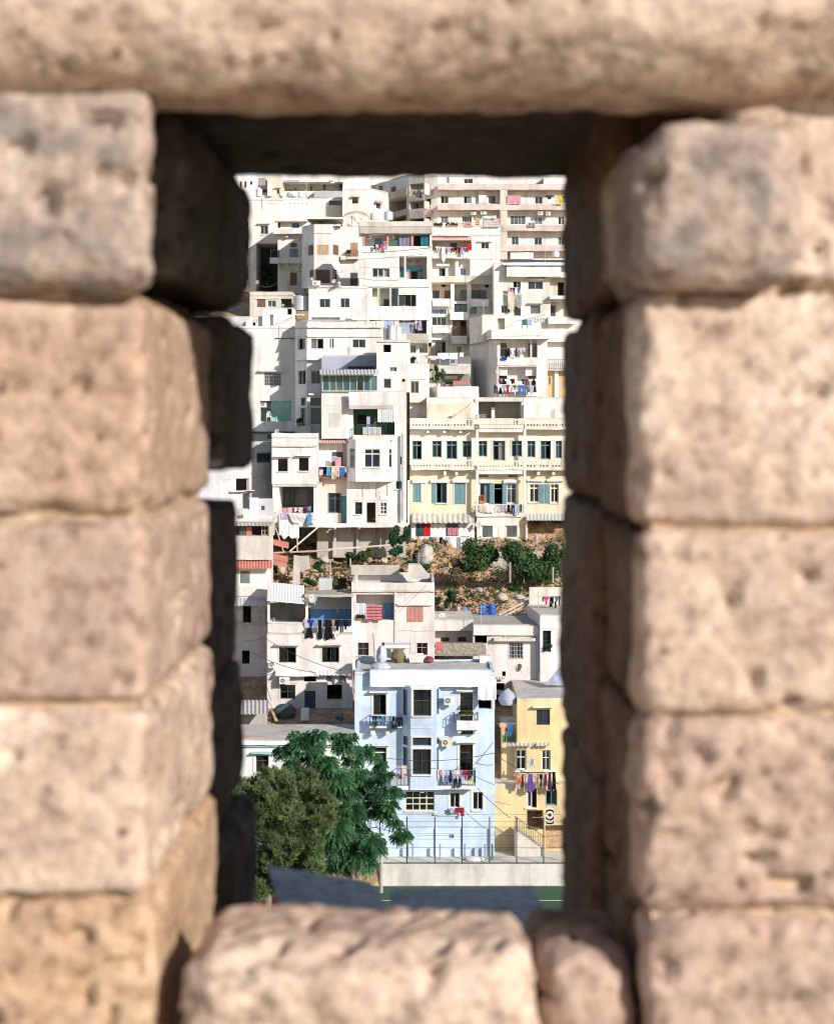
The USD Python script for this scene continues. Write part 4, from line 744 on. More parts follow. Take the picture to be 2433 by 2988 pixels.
# ------------------------------------------------------------------ left white house with the green curtain, and its neighbours
h = House('white_wall_house', 'big white blank wall house with a barred window and a green balcony curtain', [(560, 175), (D_(1134)[0], 175)], D_(0, 222)[1], D_(0, 1740)[1], 8, WHITE, par=.3, yref=175)
p = h.p[0]; p.win(D_(742, 810, 956, 976), cols=2, frame=GREYF, pane=GREYG, depth=.08, grille=GREYF); p.ledge(D_(670, 774, 1026, 796), .45, CREAM, 'hood'); r = p.recess(D_(690, 1170, 1086, 1428), 1.6, plaster('mint_render', (.42, .55, .48), .2)); r.door(D_(755, 1262, 826, 1428), paint('pale_green_door', (.25, .36, .30)))
p.sheet(D_(830, 1172, 1088, 1430), -.1, cloth('green_curtain', (.36, .60, .52)), 'curtain'); p.balcony(D_(560, 1430, 1134, 1560), .5, WHITE); p.ledge(D_(560, 1560, 1134, 1580), .6, GREENP, 'balcony_edge'); p.ledge(D_(880, 372, 1135, 381), .1, DARKF, 'pipe'); p.win(D_(778, 1600, 840, 1652), cols=1, frame=TEALF, pane=TEALG); h.finish()
h = House('stepped_house', 'white house with shaded left side and rows of dark paired windows', [(D_(1132)[0], 173.5), (D_(1282)[0], 171.6), (E_(420)[0], 171.6), (E_(500)[0], 171.6)], E_(0, 160)[1], D_(0, 1640)[1], 8, WHITE, par=.7, yref=171.6)
p = h.p[1]; l = h.p[0]
for q, x0, x1 in ((l, 1128, 1290), (p, 1282, 2230)):
    q.ledge(D_(x0, 236, x1, 244), .2, CREAM, 'cornice'); q.ledge(D_(x0, 350, x1, 360), .12, CREAM, 'cornice'); 
l.win(D_(1166, 376, 1258, 520), cols=2, frame=GREYF, open_=(0,)); p.win(D_(1332, 380, 1490, 510), cols=2, frame=GREYF, bar=.09); p.void(D_(1572, 380, 1588, 495), .3); p.void(D_(1604, 380, 1620, 495), .3); p.win(E_(122, 390, 286, 495), cols=2, frame=GREYF, bar=.08)
p.balcony(D_(1282, 522, 1470, 652), .5, WHITE); l.balcony(D_(1132, 522, 1282, 652), .5, WHITE)
l.win(D_(1172, 786, 1266, 956), cols=2, frame=TEALF, open_=(1,)); p.win(D_(1336, 790, 1456, 952), cols=2, frame=GREYF); l.win(D_(1200, 1130, 1266, 1230), cols=1, frame=TEALF, pane=TEALG); p.win(D_(1326, 1130, 1456, 1230), cols=2, frame=TEALF, pane=TEALG); p.ledge(D_(1300, 1236, 1456, 1250), .15, IVORY); l.ledge(D_(1170, 1236, 1290, 1250), .15, IVORY)
l.win(D_(1200, 1262, 1270, 1484), cols=1, trans=.3, frame=TEALSH, pane=BLUEG, name='balcony_door'); p.win(D_(1330, 1262, 1456, 1464), cols=2, rows=2, frame=TEALSH, pane=BLUEG); p.balcony(D_(1132, 1492, 1330, 1594), 1.0, WHITE); p.ledge(D_(1300, 770, 1460, 782), .1, CREAM); p.ledge(D_(1300, 1075, 1456, 1100), .3, IVORY); h.finish()
h = House('white_flat_house', 'bright white flat roofed house with two square windows below the wooden shutters', [(A_(1308)[0], 181), (A_(1340)[0], 181), (B_(312)[0], 181)], A_(0, 1452)[1], D_(0, 150)[1], 8, WHITE, par=.3, yref=181)
p = h.p[1]; p.win(A_(1440, 1612, 1576, 1722), cols=2, frame=GREYF, pane=GREYG, curtain=(cloth('taupe_curtain', (.34, .29, .25)), ((0, .35),))); p.win(B_(-30, 1605, 84, 1722), cols=2, frame=GREYF, pane=GREYG, curtain=(cloth('taupe_curtain', (.34, .29, .25)), ((0, .5),))); p.ledge(A_(1310, 1440, 1720, 1458), .15, WHITE, 'coping'); p.recess(D_(1280, 108, 1700, 142), .8, IVORY); h.finish()
h = House('lower_left_house', 'grey cream house with brown shuttered windows left of the metal tanks', [(A_(560)[0], 186), (A_(1100)[0], 186)], A_(0, 1522)[1], D_(0, 260)[1], 6, BEIGE, par=.5, yref=186, roof=CONC)
p = h.p[0]; p.shutter(A_(652, 1618, 756, 1716), BROWNSH); p.win(A_(785, 1634, 890, 1716), cols=2, frame=WHITEF, pane=TEALG); p.void(A_(955, 1610, 1090, 1736), .6); p.ledge(A_(630, 1600, 920, 1612), .1, CREAM); h.finish()
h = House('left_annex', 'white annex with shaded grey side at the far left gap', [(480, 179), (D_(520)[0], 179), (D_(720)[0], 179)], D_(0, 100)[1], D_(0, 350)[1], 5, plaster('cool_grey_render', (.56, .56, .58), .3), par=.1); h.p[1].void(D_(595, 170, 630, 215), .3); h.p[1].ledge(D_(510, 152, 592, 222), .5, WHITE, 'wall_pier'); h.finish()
h = House('white_step_block', 'white stepped block with a diagonal shadow above the blank white wall', [(D_(716)[0], 178.5), (D_(1112)[0], 178.5)], D_(0, -10)[1], D_(0, 260)[1], 5, WHITE, par=.1, cat='house'); h.p[0].recess(D_(812, 75, 860, 215), .6, WHITE); h.p[0].void(D_(1035, -5, 1090, 75), .4); h.finish()

# ------------------------------------------------------------------ yellow terrace row on the right
ROWW = usdkit.material(stage, lk('two_tone_yellow_render'), {'g': ('geometry', {}), 's': ('separate_xyz', {}), 'k': ('math', {'math_type': 'greater_than', 'value2': float(zat(H_(0, 300)[1], 172))}),
    'm1': ('mapping', {'scale': (.9, .9, .1)}), 'n1': ('noise_texture', {'scale': 1.3, 'detail': 5.0, 'roughness': .65}), 'n2': ('noise_texture', {'scale': .5, 'detail': 6.0}), 'r1': ('rgb_ramp', {'ramp': [(.5, (0, 0, 0)), (.78, (.45,) * 3)]}), 'r2': ('rgb_ramp', {'ramp': [(.3, (.88,) * 3), (.65, (1.04,) * 3)]}),
    'c': ('mix_color', {'a': (.64, .58, .42), 'b': (.69, .65, .56)}), 'm': ('mix_color', {'blend_type': 'multiply', 'fac': 1.0}), 'd': ('mix_color', {'b': (.36, .30, .22)}), 'p': ('principled_bsdf', {'roughness': .85})},
    [('g.position', 's.vector'), ('s.z', 'k.value1'), ('g.position', 'm1.vector'), ('m1.vector', 'n1.vector'), ('g.position', 'n2.vector'), ('n1.fac', 'r1.fac'), ('n2.fac', 'r2.fac'), ('k.value', 'c.fac'), ('c.result', 'm.a'), ('r2.color', 'm.b'), ('m.result', 'd.a'), ('r1.color', 'd.fac'), ('d.result', 'p.base_color')], surface='p.BSDF')
h = House('yellow_terrace_house', 'long pale yellow mansion with blue shutters and stone balustrades on three floors', [(E_(848)[0], 172), (F_(385)[0], 172), (F_(1015)[0], 172), (1690, 172)], E_(0, 1400)[1], I_(0, 1330)[1], 9, ROWW, par=.02, yref=172, frame=TEALSH)
pl, pc, pr = h.p; ROW = h
SW = (CREAM2, .14)
for q, a, b in ((pl, E_(855)[0], E_(1655)[0]),): pass
UW = plaster('white_yellow_render', (.70, .65, .52), .4)
# top floor of openings
for q, r in ((pl, H_(878, -60, 1002, 180)), (pl, H_(1130, -60, 1250, 150)), (pl, H_(1312, -60, 1448, 170)), (pl, H_(1515, -60, 1628, 145)), (pc, I_(415, -60, 525, 140)), (pc, I_(598, -60, 752, 188)), (pc, I_(838, -60, 965, 138)), (pr, I_(1032, -60, 1135, 148)), (pr, I_(1200, -60, 1332, 176)), (pr, I_(1392, -60, 1470, 160))):
    big = r[3] - r[1] > 53
    q.win(r, cols=2, trans=.24, frame=TEALSH, fw=.1, bar=.07, depth=.2, pane=DARKG, open_=((1,) if big else ()), sur=SW, name='balcony_door' if big else 'window')
# middle floor
pl.shutter(H_(888, 490, 988, 716), TEALSH, slats=10); pl.win(H_(1182, 474, 1318, 730), cols=2, frame=TEALSH, fw=.08, depth=.2, open_=(0,), sur=SW, sill=CREAM2); pl.shutter(H_(1128, 480, 1180, 730), TEALSH, leaves=1, swing=1); pl.shutter(H_(1410, 474, 1552, 744), TEALSH, slats=12)
for a, b in ((880, 1060), (1110, 1350), (1390, 1610)): pl.ledge(H_(a, 432, b, 470), .28, WHITE, 'cornice')
pl.ledge(H_(1400, 470, 1412, 745), .06, WHITE, 'trim'); pl.ledge(H_(1552, 470, 1566, 745), .06, WHITE, 'trim'); pl.ledge(H_(990, 470, 1020, 720), .08, WHITE, 'trim')
pc.win(I_(434, 482, 556, 728), cols=2, frame=TEALSH, pane=BLUEG, fw=.08, sur=SW); pc.shutter(I_(556, 482, 614, 740), TEALSH, leaves=1, swing=1); pc.win(I_(614, 482, 720, 745), cols=1, trans=.25, frame=TEALSH, open_=(0,), name='balcony_door'); pc.shutter(I_(720, 482, 772, 735), TEALSH, leaves=1, swing=1); pc.win(I_(772, 484, 892, 730), cols=2, trans=.25, frame=WHITEF, pane=GREYG, sur=SW)
pc.ledge(I_(425, 432, 604, 470), .25, WHITE, 'cornice'); pc.ledge(I_(735, 432, 945, 470), .25, WHITE, 'cornice'); pc.ledge(I_(422, 368, 540, 402), .02, BROWNF, 'vent'); pc.ledge(I_(790, 366, 908, 402), .02, BROWNF, 'vent')
pr.win(I_(1060, 490, 1180, 722), cols=2, trans=.22, frame=CREAMF, fw=.1, bar=.09, depth=.15, sur=(WHITE, .2), sill=WHITE); pr.shutter(I_(1182, 490, 1252, 732), TEALSH, leaves=1, swing=1); pr.shutter(I_(1262, 490, 1322, 732), TEALSH, leaves=1, swing=1); pr.win(I_(1325, 490, 1430, 725), cols=2, trans=.22, frame=CREAMF, fw=.1, bar=.09, sur=(WHITE, .2), sill=WHITE)
pr.ledge(I_(1030, 430, 1240, 452), .3, WHITE, 'cornice'); pr.ledge(I_(1280, 430, 1500, 452), .3, WHITE, 'cornice')
# balustrades
WB = plaster('cream_balustrade', (.74, .67, .55), .35)
for q, r, n in ((pl, H_(868, 178, 1660, 306), 3), (pc, I_(400, 190, 1000, 306), 2), (pr, I_(1000, 180, 1640, 310), 4)): q.balustrade(r, 1.0, WB, CREAM2, bays=n)
for q, r, n in ((pl, E_(852, 1395, 1660, 1526), 3), (pc, F_(425, 1398, 985, 1512), 1), (pr, F_(1000, 1395, 1640, 1530), 3)): q.balustrade(r, 1.0, WB, CREAM2, bays=n)
for x, y in ((1280, 316), (1425, 316)): pl.ledge(H_(x, y, x + 34, y + 62), .7, CREAM2, 'bracket')
for x in (1060, 1270, 1475): pl.ledge(E_(x, 1528, x + 34, 1575), .7, CREAM2, 'bracket')
for x in (1160, 1350): pr.ledge(I_(x, 318, x + 34, 372), .7, CREAM2, 'bracket')
pc.ledge(I_(400, 306, 1000, 362), .9, CREAM2, 'beam'); pc.ledge(F_(425, 1512, 985, 1566), .9, IVORY, 'beam')
for x0, x1 in ((385, 418), (988, 1018)):
    pc.ledge(F_(x0, 1130, x1, 1400), 1.0, CREAM2, 'column', d0=.75); pc.ledge((F_(x0)[0], F_(0, 1530)[1], F_(x1)[0], I_(0, 190)[1]), 1.02, CREAM2, 'column', d0=.78); pc.ledge((F_(x0)[0], I_(0, 306)[1], F_(x1)[0], I_(0, 900)[1]), 1.02, CREAM2, 'column', d0=.78)
pc.rail(I_(418, 745, 980, 850), .95, WHITEF, slabm=CREAM2, step=.4, rad=.03, slab=.4); pc.ledge(I_(395, 905, 930, 1330), .8, CREAM2, 'porch_wall')
zz = pc.f.rect(I_(470, 1012, 596, 1155), .8)
for r in (I_(470, 1014, 596, 1155), I_(778, 1014, 905, 1155)):
    pc.ledge(r, .83, GREYG, 'pane', d0=.8); pc.ledge((r[0] - 2, r[1] - 2, r[2] + 2, r[1]), .95, WHITE, 'hood', d0=.8); mid = (r[0] + r[2]) / 2; pc.ledge((mid - .7, r[1], mid + .7, r[3]), .86, BROWNF, 'mullion', d0=.83)
pc.ledge(I_(672, 1000, 725, 1310), .84, CREAM2, 'pilaster', d0=.8)
pl.awning(H_(874, 862, 1668, 976), 1.6, FIBRE, corrugate=.5, amp=.06, name='canopy'); pl.ledge(H_(868, 985, 1668, 1155), .7, WHITE, 'lower_wall'); 
for r, m in ((H_(926, 994, 1110, 1152), TEALG), (H_(1306, 988, 1464, 1146), GREYG)): pl.ledge(r, .73, m, 'pane', d0=.7)
pl.sheet(H_(1020, 994, 1110, 1152), .78, cloth('red_curtain', (.50, .03, .04)), 'curtain'); pl.sheet(H_(1330, 1040, 1460, 1140), .78, cloth('pink_curtain', (.52, .22, .24)), 'curtain'); pl.ledge(H_(868, 1155, 1668, 1310), .95, CREAM2, 'base_wall')
pr.awning(I_(1020, 864, 1640, 946), 1.3, ZINC, corrugate=.35, amp=.04, name='canopy'); r = pr.recess(I_(1040, 950, 1640, 1215), 2.6, plaster('blue_grey_render', (.22, .27, .30), .3)); pr.ledge(I_(1020, 1215, 1640, 1400), .3, CONC, 'base_wall'); pr.ledge(I_(1012, 1000, 1030, 1200), .6, CONCP, 'post')
h.finish()
# setback storey on top of the yellow row
h = House('rooftop_flat', 'weathered cream rooftop storey with an open room over the yellow mansion', [(E_(1062)[0], 174.5), (F_(372)[0], 174.5), (F_(990)[0], 174.5), (1690, 174.5)], F_(0, 1135)[1], F_(0, 1420)[1], 5, IVORY, par=.03, yref=174.5)
h.p[0].ledge(E_(1062, 1200, 1640, 1400), .4, plaster('stained_cream', (.72, .64, .50), .8), 'parapet'); h.p[1].recess(F_(405, 1178, 960, 1395), 3.0, plaster('grey_inner_wall', (.62, .60, .52), .3)); h.p[1].ledge(F_(408, 1180, 622, 1390), -1.8, DARKW, 'inner_door', d0=-1.9); h.p[1].ledge(F_(372, 1140, 988, 1176), .2, CONCP, 'beam'); h.p[1].ledge(F_(580, 1250, 622, 1392), -1.2, IVORY, 'pier', d0=-1.4); h.p[2].ledge(F_(990, 1212, 1330, 1395), .3, IVORY, 'parapet'); h.p[2].ledge(F_(1325, 1212, 1385, 1395), .0, OLIVE, 'parapet'); h.finish()
h = House('cream_house', 'plain cream house with one curtained window behind the yellow mansion roof', [(E_(846)[0], 177), (E_(1095)[0], 177)], E_(0, 695)[1], E_(0, 1420)[1], 4, CREAM2, par=.1, yref=177)
p = h.p[0]; p.win(E_(858, 920, 962, 1072), cols=2, frame=GREYF, curtain=(cloth('white_curtain', (.64, .58, .55)), ((.1, 1),))); p.ledge(E_(846, 884, 1060, 896), .1, CREAM2); p.ledge(E_(850, 1182, 1062, 1196), .6, TANF, 'shelf'); h.finish()
h = House('terrace_block', 'cream roof terrace block with long parapet and washing above the mansion', [(E_(1040)[0], 184.5), (E_(1198)[0], 178.5), (F_(415)[0], 178.5)], E_(0, 988)[1], E_(0, 1420)[1], 5, CREAM2, par=.75, yref=178.5, roof=CONCP)
h.p[1].recess(E_(1250, 1130, 1665, 1210), 2.0, BEIGE); h.p[1].ledge(E_(1226, 1125, 1250, 1200), .05, WHITE, 'column'); h.p[1].ledge(E_(1195, 985, 1722, 1128), .25, CREAM2, 'parapet_band'); h.finish()
# ------------------------------------------------------------------ cream house with the grey side, right
h = House('grey_sided_house', 'cream house with a long grey shaded side wall and two balconies full of washing', [(F_(308)[0], 193), (F_(652)[0], 183), (F_(1288)[0], 183)], F_(0, 330)[1], F_(0, 1250)[1], 8, CREAM2, par=.25, yref=183)
l, p = h.p
l.void(F_(360, 338, 376, 432), .3); l.void(F_(380, 336, 397, 430), .3); l.ledge(F_(555, 740, 622, 818), .02, BEIGE, 'blocked_window', d0=-.05)
r = p.recess(F_(668, 392, 1162, 622), 1.5, CREAM2); r.win(F_(690, 436, 775, 612), cols=2, trans=.2, frame=TEALF, pane=TEALG, open_=(0,), name='balcony_door'); r.win(F_(1046, 436, 1158, 612), cols=2, trans=.2, frame=TANF, pane=GREYG, name='balcony_door')
p.column(F_(668, 388, 690, 622), .02, mat=WHITE); p.column(F_(1072, 388, 1092, 622), .02, mat=WHITE); p.ledge(F_(655, 620, 1168, 722), .12, CREAM2, 'parapet_band')
r = p.recess(F_(668, 738, 1150, 970), 1.4, CREAM2); r.void(F_(682, 850, 778, 960), .4); r.win(F_(1046, 855, 1145, 962), cols=2, frame=BROWNF); p.ledge(F_(675, 742, 782, 845), -.5, CREAM2, 'panel', d0=-.7); p.ledge(F_(1010, 742, 1150, 850), -.5, CREAM2, 'panel', d0=-.7); p.ledge(F_(660, 968, 1158, 1110), .1, CREAM2, 'parapet_band')
p.ledge(F_(1180, 552, 1228, 606), .02, CREAM2, 'vent_cover'); h.finish()
rt = House('roof_terrace', 'cream overhanging roof terrace parapet on top of the grey sided house', [(F_(525)[0], 184), (F_(580)[0], 182), (F_(1312)[0], 182)], F_(0, 266)[1], F_(0, 384)[1], 6, CREAM2, par=.75, yref=182, cat='terrace', roof=CONCP); rt.finish()
rp = House('roof_house', 'peeling white stair head with a doorway on the roof terrace', [(F_(310)[0], 191.5), (F_(462)[0], 186), (F_(858)[0], 186)], F_(0, 82)[1], F_(0, 420)[1], 4, plaster('peeling_white', (.76, .72, .65), .6, peel=.36, peelc=(.50, .46, .38)), par=.05, yref=186, cat='roof house')
rp.p[1].recess(F_(660, 122, 748, 262), .7, BEIGE); rp.finish()
# ------------------------------------------------------------------ right edge
h = House('right_edge_house', 'cream house with blue trimmed roof, sliding windows and hung washing at the right edge', [(C_(612)[0], 190.5), (1700, 190.5)], C_(0, 1150)[1], F_(0, 420)[1], 7, CREAM2, par=.2, yref=190.5)
p = h.p[0]; p.ledge(C_(775, 1205, 1462, 1330), .9, IVORY, 'upper_block'); p.ledge(C_(725, 1158, 1640, 1182), .95, WHITE, 'fascia'); p.ledge(C_(780, 1184, 1640, 1196), .93, paint('faded_blue_paint', (.22, .30, .58)), 'fascia_stripe'); p.ledge(C_(735, 1118, 1640, 1150), -.5, DARKF, 'roof_strip', d0=-1.5)
p.win(C_(856, 1390, 948, 1470), cols=2, frame=GREYF, open_=(0,), pane=TEALG); p.win(C_(1045, 1390, 1230, 1490), cols=2, frame=GREYF, pane=TEALG, curtain=None, hood=CREAM2, bar=.07); p.ledge(C_(950, 1330, 956, 1740), .04, CREAM2, 'trim')
p.win(C_(702, 1696, 818, 1790), cols=3, frame=GREYF); p.win(C_(1076, 1696, 1198, 1800), cols=2, frame=TEALF, pane=TEALG, hood=CREAM2); p.win(F_(865, -60, 952, 92), cols=1, frame=TANF, pane=GREYG)
r = p.recess(C_(1322, 1340, 1640, 1570), 1.3, BEIGE); p.balcony(C_(1318, 1572, 1640, 1616), .8, WHITE); r.void(C_(1420, 1400, 1500, 1570), .4); r = p.recess(C_(1328, 1640, 1640, 1840), 1.3, BEIGE); p.balcony(F_(1300, 105, 1640, 190), .8, CREAM2); r.door(F_(1330, -40, 1390, 95), DARKF); h.finish()
h = House('ochre_house', 'narrow ochre house squeezed in at the right edge below iron balconies', [(F_(1290)[0], 191.5), (1690, 191.5)], F_(0, 200)[1], F_(0, 1230)[1], 5, TANW, par=.1, yref=191.5)
p = h.p[0]; p.ledge(F_(1290, 212, 1640, 268), .5, CREAM, 'band'); p.ledge(F_(1300, 280, 1640, 420), .3, GREYBLUE, 'balcony_screen'); p.ledge(F_(1290, 420, 1640, 770), .1, CREAM2, 'wall_panel'); p.rail(F_(1290, 640, 1640, 770), .9, IRON, slabm=CONC); p.win(F_(1308, 860, 1326, 962), cols=1, frame=DARKF); p.ledge(F_(1380, 790, 1430, 1160), .3, WHITE, 'pipe'); p.win(F_(1392, 535, 1480, 592), cols=1, frame=TEALF, pane=BLUEG); h.finish()
# ------------------------------------------------------------------ cream block with pink awning
h = House('pink_awning_house', 'cream block with a pink striped awning over a balcony of washing', [(B_(1122)[0], 195), (C_(690)[0], 195)], C_(0, 705)[1], E_(0, 720)[1], 9, IVORY, par=.4, yref=195)
p = h.p[0]; p.ledge(C_(-190, 706, 308, 812), .5, CREAM2, 'parapet_band'); p.ledge(C_(312, 706, 690, 810), .12, CREAM2, 'parapet_band')
r = p.recess(C_(-170, 822, 326, 1000), 1.6, OLIVE); r.door(C_(58, 905, 145, 1000), DARKF); p.awning(C_(-175, 824, 330, 866), .7, plaster('pink_striped_awning', (.66, .36, .32), .1), corrugate=.3, amp=.02); p.ledge(C_(-190, 1000, 325, 1098), .5, IVORY, 'balcony_front', d0=.4)
p.win(C_(450, 896, 546, 976), cols=2, frame=CREAMF, pane=GREYG); p.ledge(C_(405, 876, 592, 886), .3, CREAM2, 'hood'); p.ledge(C_(330, 1100, 610, 1110), .05, CONCP)
r = p.recess(B_(1132, 1102, 1424, 1322), .9, IVORY); r.win(B_(1220, 1224, 1298, 1330), cols=2, frame=DARKF, pane=TEALG, open_=(1,)); p.ledge(B_(1185, 1160, 1355, 1195), -.4, CREAM2, 'panel', d0=-.9)
r = p.recess(B_(1466, 1108, 1612, 1318), .9, IVORY); r.win(B_(1484, 1222, 1562, 1312), cols=2, frame=WHITEF, pane=BLUEG); p.ledge(B_(1112, 1322, 1632, 1400), .35, BEIGE, 'balcony_front'); p.ledge(C_(330, 1322, 606, 1412), .3, OLIVE, 'band')
r = p.recess(B_(1128, 1420, 1366, 1610), 1.2, plaster('peach_render', (.68, .53, .43), .3)); r.win(B_(1136, 1505, 1228, 1608), cols=1, frame=DARKF, pane=TEALG); r.door(B_(1290, 1504, 1362, 1612), BROWNSH); r.void(B_(1250, 1424, 1306, 1460), .2)
r = p.recess(C_(112, 1424, 272, 1640), 1.2, MAUVE); r.win(C_(186, 1502, 272, 1630), cols=1, frame=TEALF, pane=TEALG)
r = p.recess(C_(324, 1424, 602, 1612), 1.2, BEIGE); r.win(C_(332, 1504, 516, 1610), cols=2, frame=DARKF, bar=.1); r.void(C_(498, 1428, 546, 1468), .2)
p.balcony(B_(1140, 1612, 1352, 1708), .9, WHITE); p.balcony(C_(326, 1612, 548, 1708), .9, WHITE); p.ledge(B_(1366, 1420, 1412, 1736), .1, IVORY, 'pilaster'); p.ledge(C_(272, 1420, 322, 1736), .1, IVORY, 'pilaster')
p.win(E_(1118, 4, 1312, 72), cols=2, frame=WHITEF, pane=BLUEG); p.win(E_(1126, 106, 1312, 212), cols=3, frame=WHITEF, pane=BLUEG); p.balcony(E_(1132, 220, 1338, 312), .8, WHITE)
p.balcony(E_(1358, 42, 1602, 142), .9, WHITE); r = p.recess(E_(1390, 142, 1568, 345), 1.4, BEIGE); r.void(E_(1490, 145, 1566, 340), .4); p.balcony(E_(1378, 346, 1572, 442), .9, WHITE); p.rail(E_(1390, 228, 1566, 345), .2, BROWNF, step=.12)
p.win(E_(1410, -60, 1570, 42), cols=2, frame=DARKF); p.win(E_(1605, -40, 1700, 70), cols=2, frame=GREYF, pane=BLUEG)
p.win(E_(1172, 420, 1302, 586), cols=3, frame=BROWNF, open_=(2,), curtain=(cloth('white_curtain', (.64, .58, .55)), ((0, .6),)), hood=CREAM2); p.win(E_(1446, 480, 1502, 556), cols=2, frame=REDF, pane=GREYG); p.ledge(E_(1335, 0, 1350, 480), .08, CONC, 'drainpipe'); h.finish()
h = House('low_roofs', 'low pale shed roofs with hanging white cloths under the pink awning block', [(E_(846)[0], 186), (E_(1090)[0], 186), (E_(1620)[0], 186)], E_(0, 600)[1], E_(0, 1010)[1], 6, CREAM, par=.1, yref=186, roof=CONCP)
q = h.p[1]; q.ledge(E_(1195, 632, 1460, 715), .15, GREYBLUE, 'panel'); q.awning(E_(1205, 712, 1620, 822), 1.6, CONCP, corrugate=3, amp=.02, name='shed_roof'); q.ledge(E_(1260, 822, 1610, 985), .2, plaster('dark_gap_render', (.22, .22, .20), .3), 'shed_wall'); q.ledge(E_(1275, 850, 1450, 890), .3, IVORY, 'panel'); q.ledge(E_(1096, 665, 1205, 770), .3, plaster('breeze_block', (.42, .36, .28), .4), 'block_wall'); h.finish()
h = House('veranda_house', 'small cream veranda house with a plant under the tanks terrace', [(E_(800)[0], 187), (E_(1085)[0], 187)], E_(0, 425)[1], E_(0, 720)[1], 5, CREAM2, par=.1)
p = h.p[0]; r = p.recess(E_(846, 440, 1075, 560), .9, CREAM2); r.win(E_(858, 462, 925, 558), cols=2, frame=WHITEF, pane=TEALG); r.win(E_(970, 485, 1030, 560), cols=2, frame=WHITEF, pane=BLUEG); p.awning(E_(846, 400, 1085, 432), .8, FIBRE); h.finish()

# ------------------------------------------------------------------ big white central block
h = House('white_central_block', 'large white block with pink columns, open loggia and a grey concrete roof band', [(B_(204)[0], 191), (B_(1126)[0], 191)], B_(0, 640)[1], E_(0, 430)[1], 9, WHITE, par=.3, yref=191)
p = h.p[0]; p.ledge(B_(212, 630, 1132, 692), .55, CONCP, 'roof_band'); p.ledge(B_(214, 692, 1132, 780), .5, CONC, 'roof_band')
r = p.recess(B_(246, 790, 1100, 944), 1.6, plaster('mauve_inner_wall', (.50, .49, .52), .2)); r.win(B_(404, 845, 494, 942), cols=2, frame=BLUEP, pane=BLUEG, name='balcony_door'); r.win(B_(900, 812, 985, 940), cols=1, frame=DARKF, open_=(0,))
for x in (252, 556, 866): p.column(B_(x, 784, x + 26, 944), .05, mat=PINKCOL)
p.sheet(B_(712, 808, 866, 942), -.15, cloth('mauve_striped_curtain', (.36, .34, .46), pat=('x', 1.4, (.16, .16, .24))), 'curtain'); p.sheet(B_(985, 806, 1096, 940), -.1, cloth('teal_curtain', (.03, .17, .22)), 'curtain'); p.ledge(B_(592, 870, 706, 942), -.3, paint('dark_green_paint', (.04, .10, .09)), 'screen', d0=-.4); p.ledge(B_(1098, 790, 1128, 944), .05, WHITE, 'pier')
r = p.recess(B_(716, 1072, 1064, 1362), 2.2, plaster('taupe_inner_wall', (.48, .40, .37), .3)); r.ledge(B_(800, 1190, 1004, 1262), .1, TEALP, 'beam'); r.void(B_(862, 1250, 948, 1360), .5); r.win(B_(720, 1200, 778, 1340), cols=1, frame=TEALF, pane=TEALG); r.ledge(B_(952, 1250, 1004, 1360), .1, BLUEG, 'screen')
for x in (845, 950): r.ledge(B_(x - 28, 1115, x + 28, 1160), .06, plaster('arch_panel', (.30, .24, .22), .2), 'arch_panel')
p.column(B_(778, 1066, 798, 1362), .04, mat=WHITE); p.win(B_(372, 1224, 592, 1336), cols=3, frame=WHITEF, bar=.08, pane=TEALG, open_=(2,), depth=.25); p.ledge(B_(214, 1206, 712, 1216), .05, WHITE); p.ledge(B_(204, 1362, 1096, 1464), .12, WHITE, 'floor_band')
r = p.recess(B_(374, 1474, 592, 1704), 1.4, plaster('pale_olive_render', (.55, .56, .48), .3)); r.door(B_(518, 1616, 590, 1704), DARKF); p.column(B_(440, 1466, 456, 1704), .03, mat=CREAMF)
p.win(B_(614, 1476, 700, 1706), cols=1, frame=TEALF, pane=TEALG); p.win(B_(706, 1560, 862, 1706), cols=2, frame=TEALF, pane=TEALG); p.void(B_(864, 1560, 928, 1706), .5); p.ledge(B_(706, 1470, 926, 1562), .06, IVORY, 'shutter_box'); p.ledge(B_(590, 1470, 612, 1730), .12, MAUVE, 'pilaster'); p.ledge(B_(312, 1706, 1090, 1880), .15, WHITE, 'floor_band')
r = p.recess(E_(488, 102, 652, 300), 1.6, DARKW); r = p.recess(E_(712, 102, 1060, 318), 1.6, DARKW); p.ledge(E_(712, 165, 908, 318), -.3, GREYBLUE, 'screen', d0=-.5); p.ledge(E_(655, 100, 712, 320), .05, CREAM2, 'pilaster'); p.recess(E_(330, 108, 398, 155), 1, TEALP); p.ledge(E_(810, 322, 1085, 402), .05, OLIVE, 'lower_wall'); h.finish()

# ------------------------------------------------------------------ left column, behind
h = House('bay_house', 'cream house with a shuttered three sided bay under a flat canopy roof', [(A_(1218)[0], 208), (A_(1372)[0], 205.2), (A_(1592)[0], 205.2), (A_(1706)[0], 207.6), (B_(214)[0], 207.6)], A_(0, 672)[1], A_(0, 1460)[1], 8, CREAM2, par=.03, yref=205.2)
l, p, r2, q = h.p
l.shutter(A_(1302, 930, 1364, 1060), BROWNSH); p.shutter(A_(1412, 928, 1558, 1052), TANF, leaves=4, slats=3); r2.shutter(A_(1612, 930, 1684, 1056), BROWNSH); l.shutter(A_(1316, 1242, 1364, 1342), BROWNSH); p.shutter(A_(1396, 1242, 1576, 1412), BROWNSH, leaves=3); p.win(A_(1440, 1292, 1486, 1402), cols=1, frame=WHITEF, pane=TEALG); r2.win(A_(1606, 1242, 1670, 1400), cols=1, frame=DARKF)
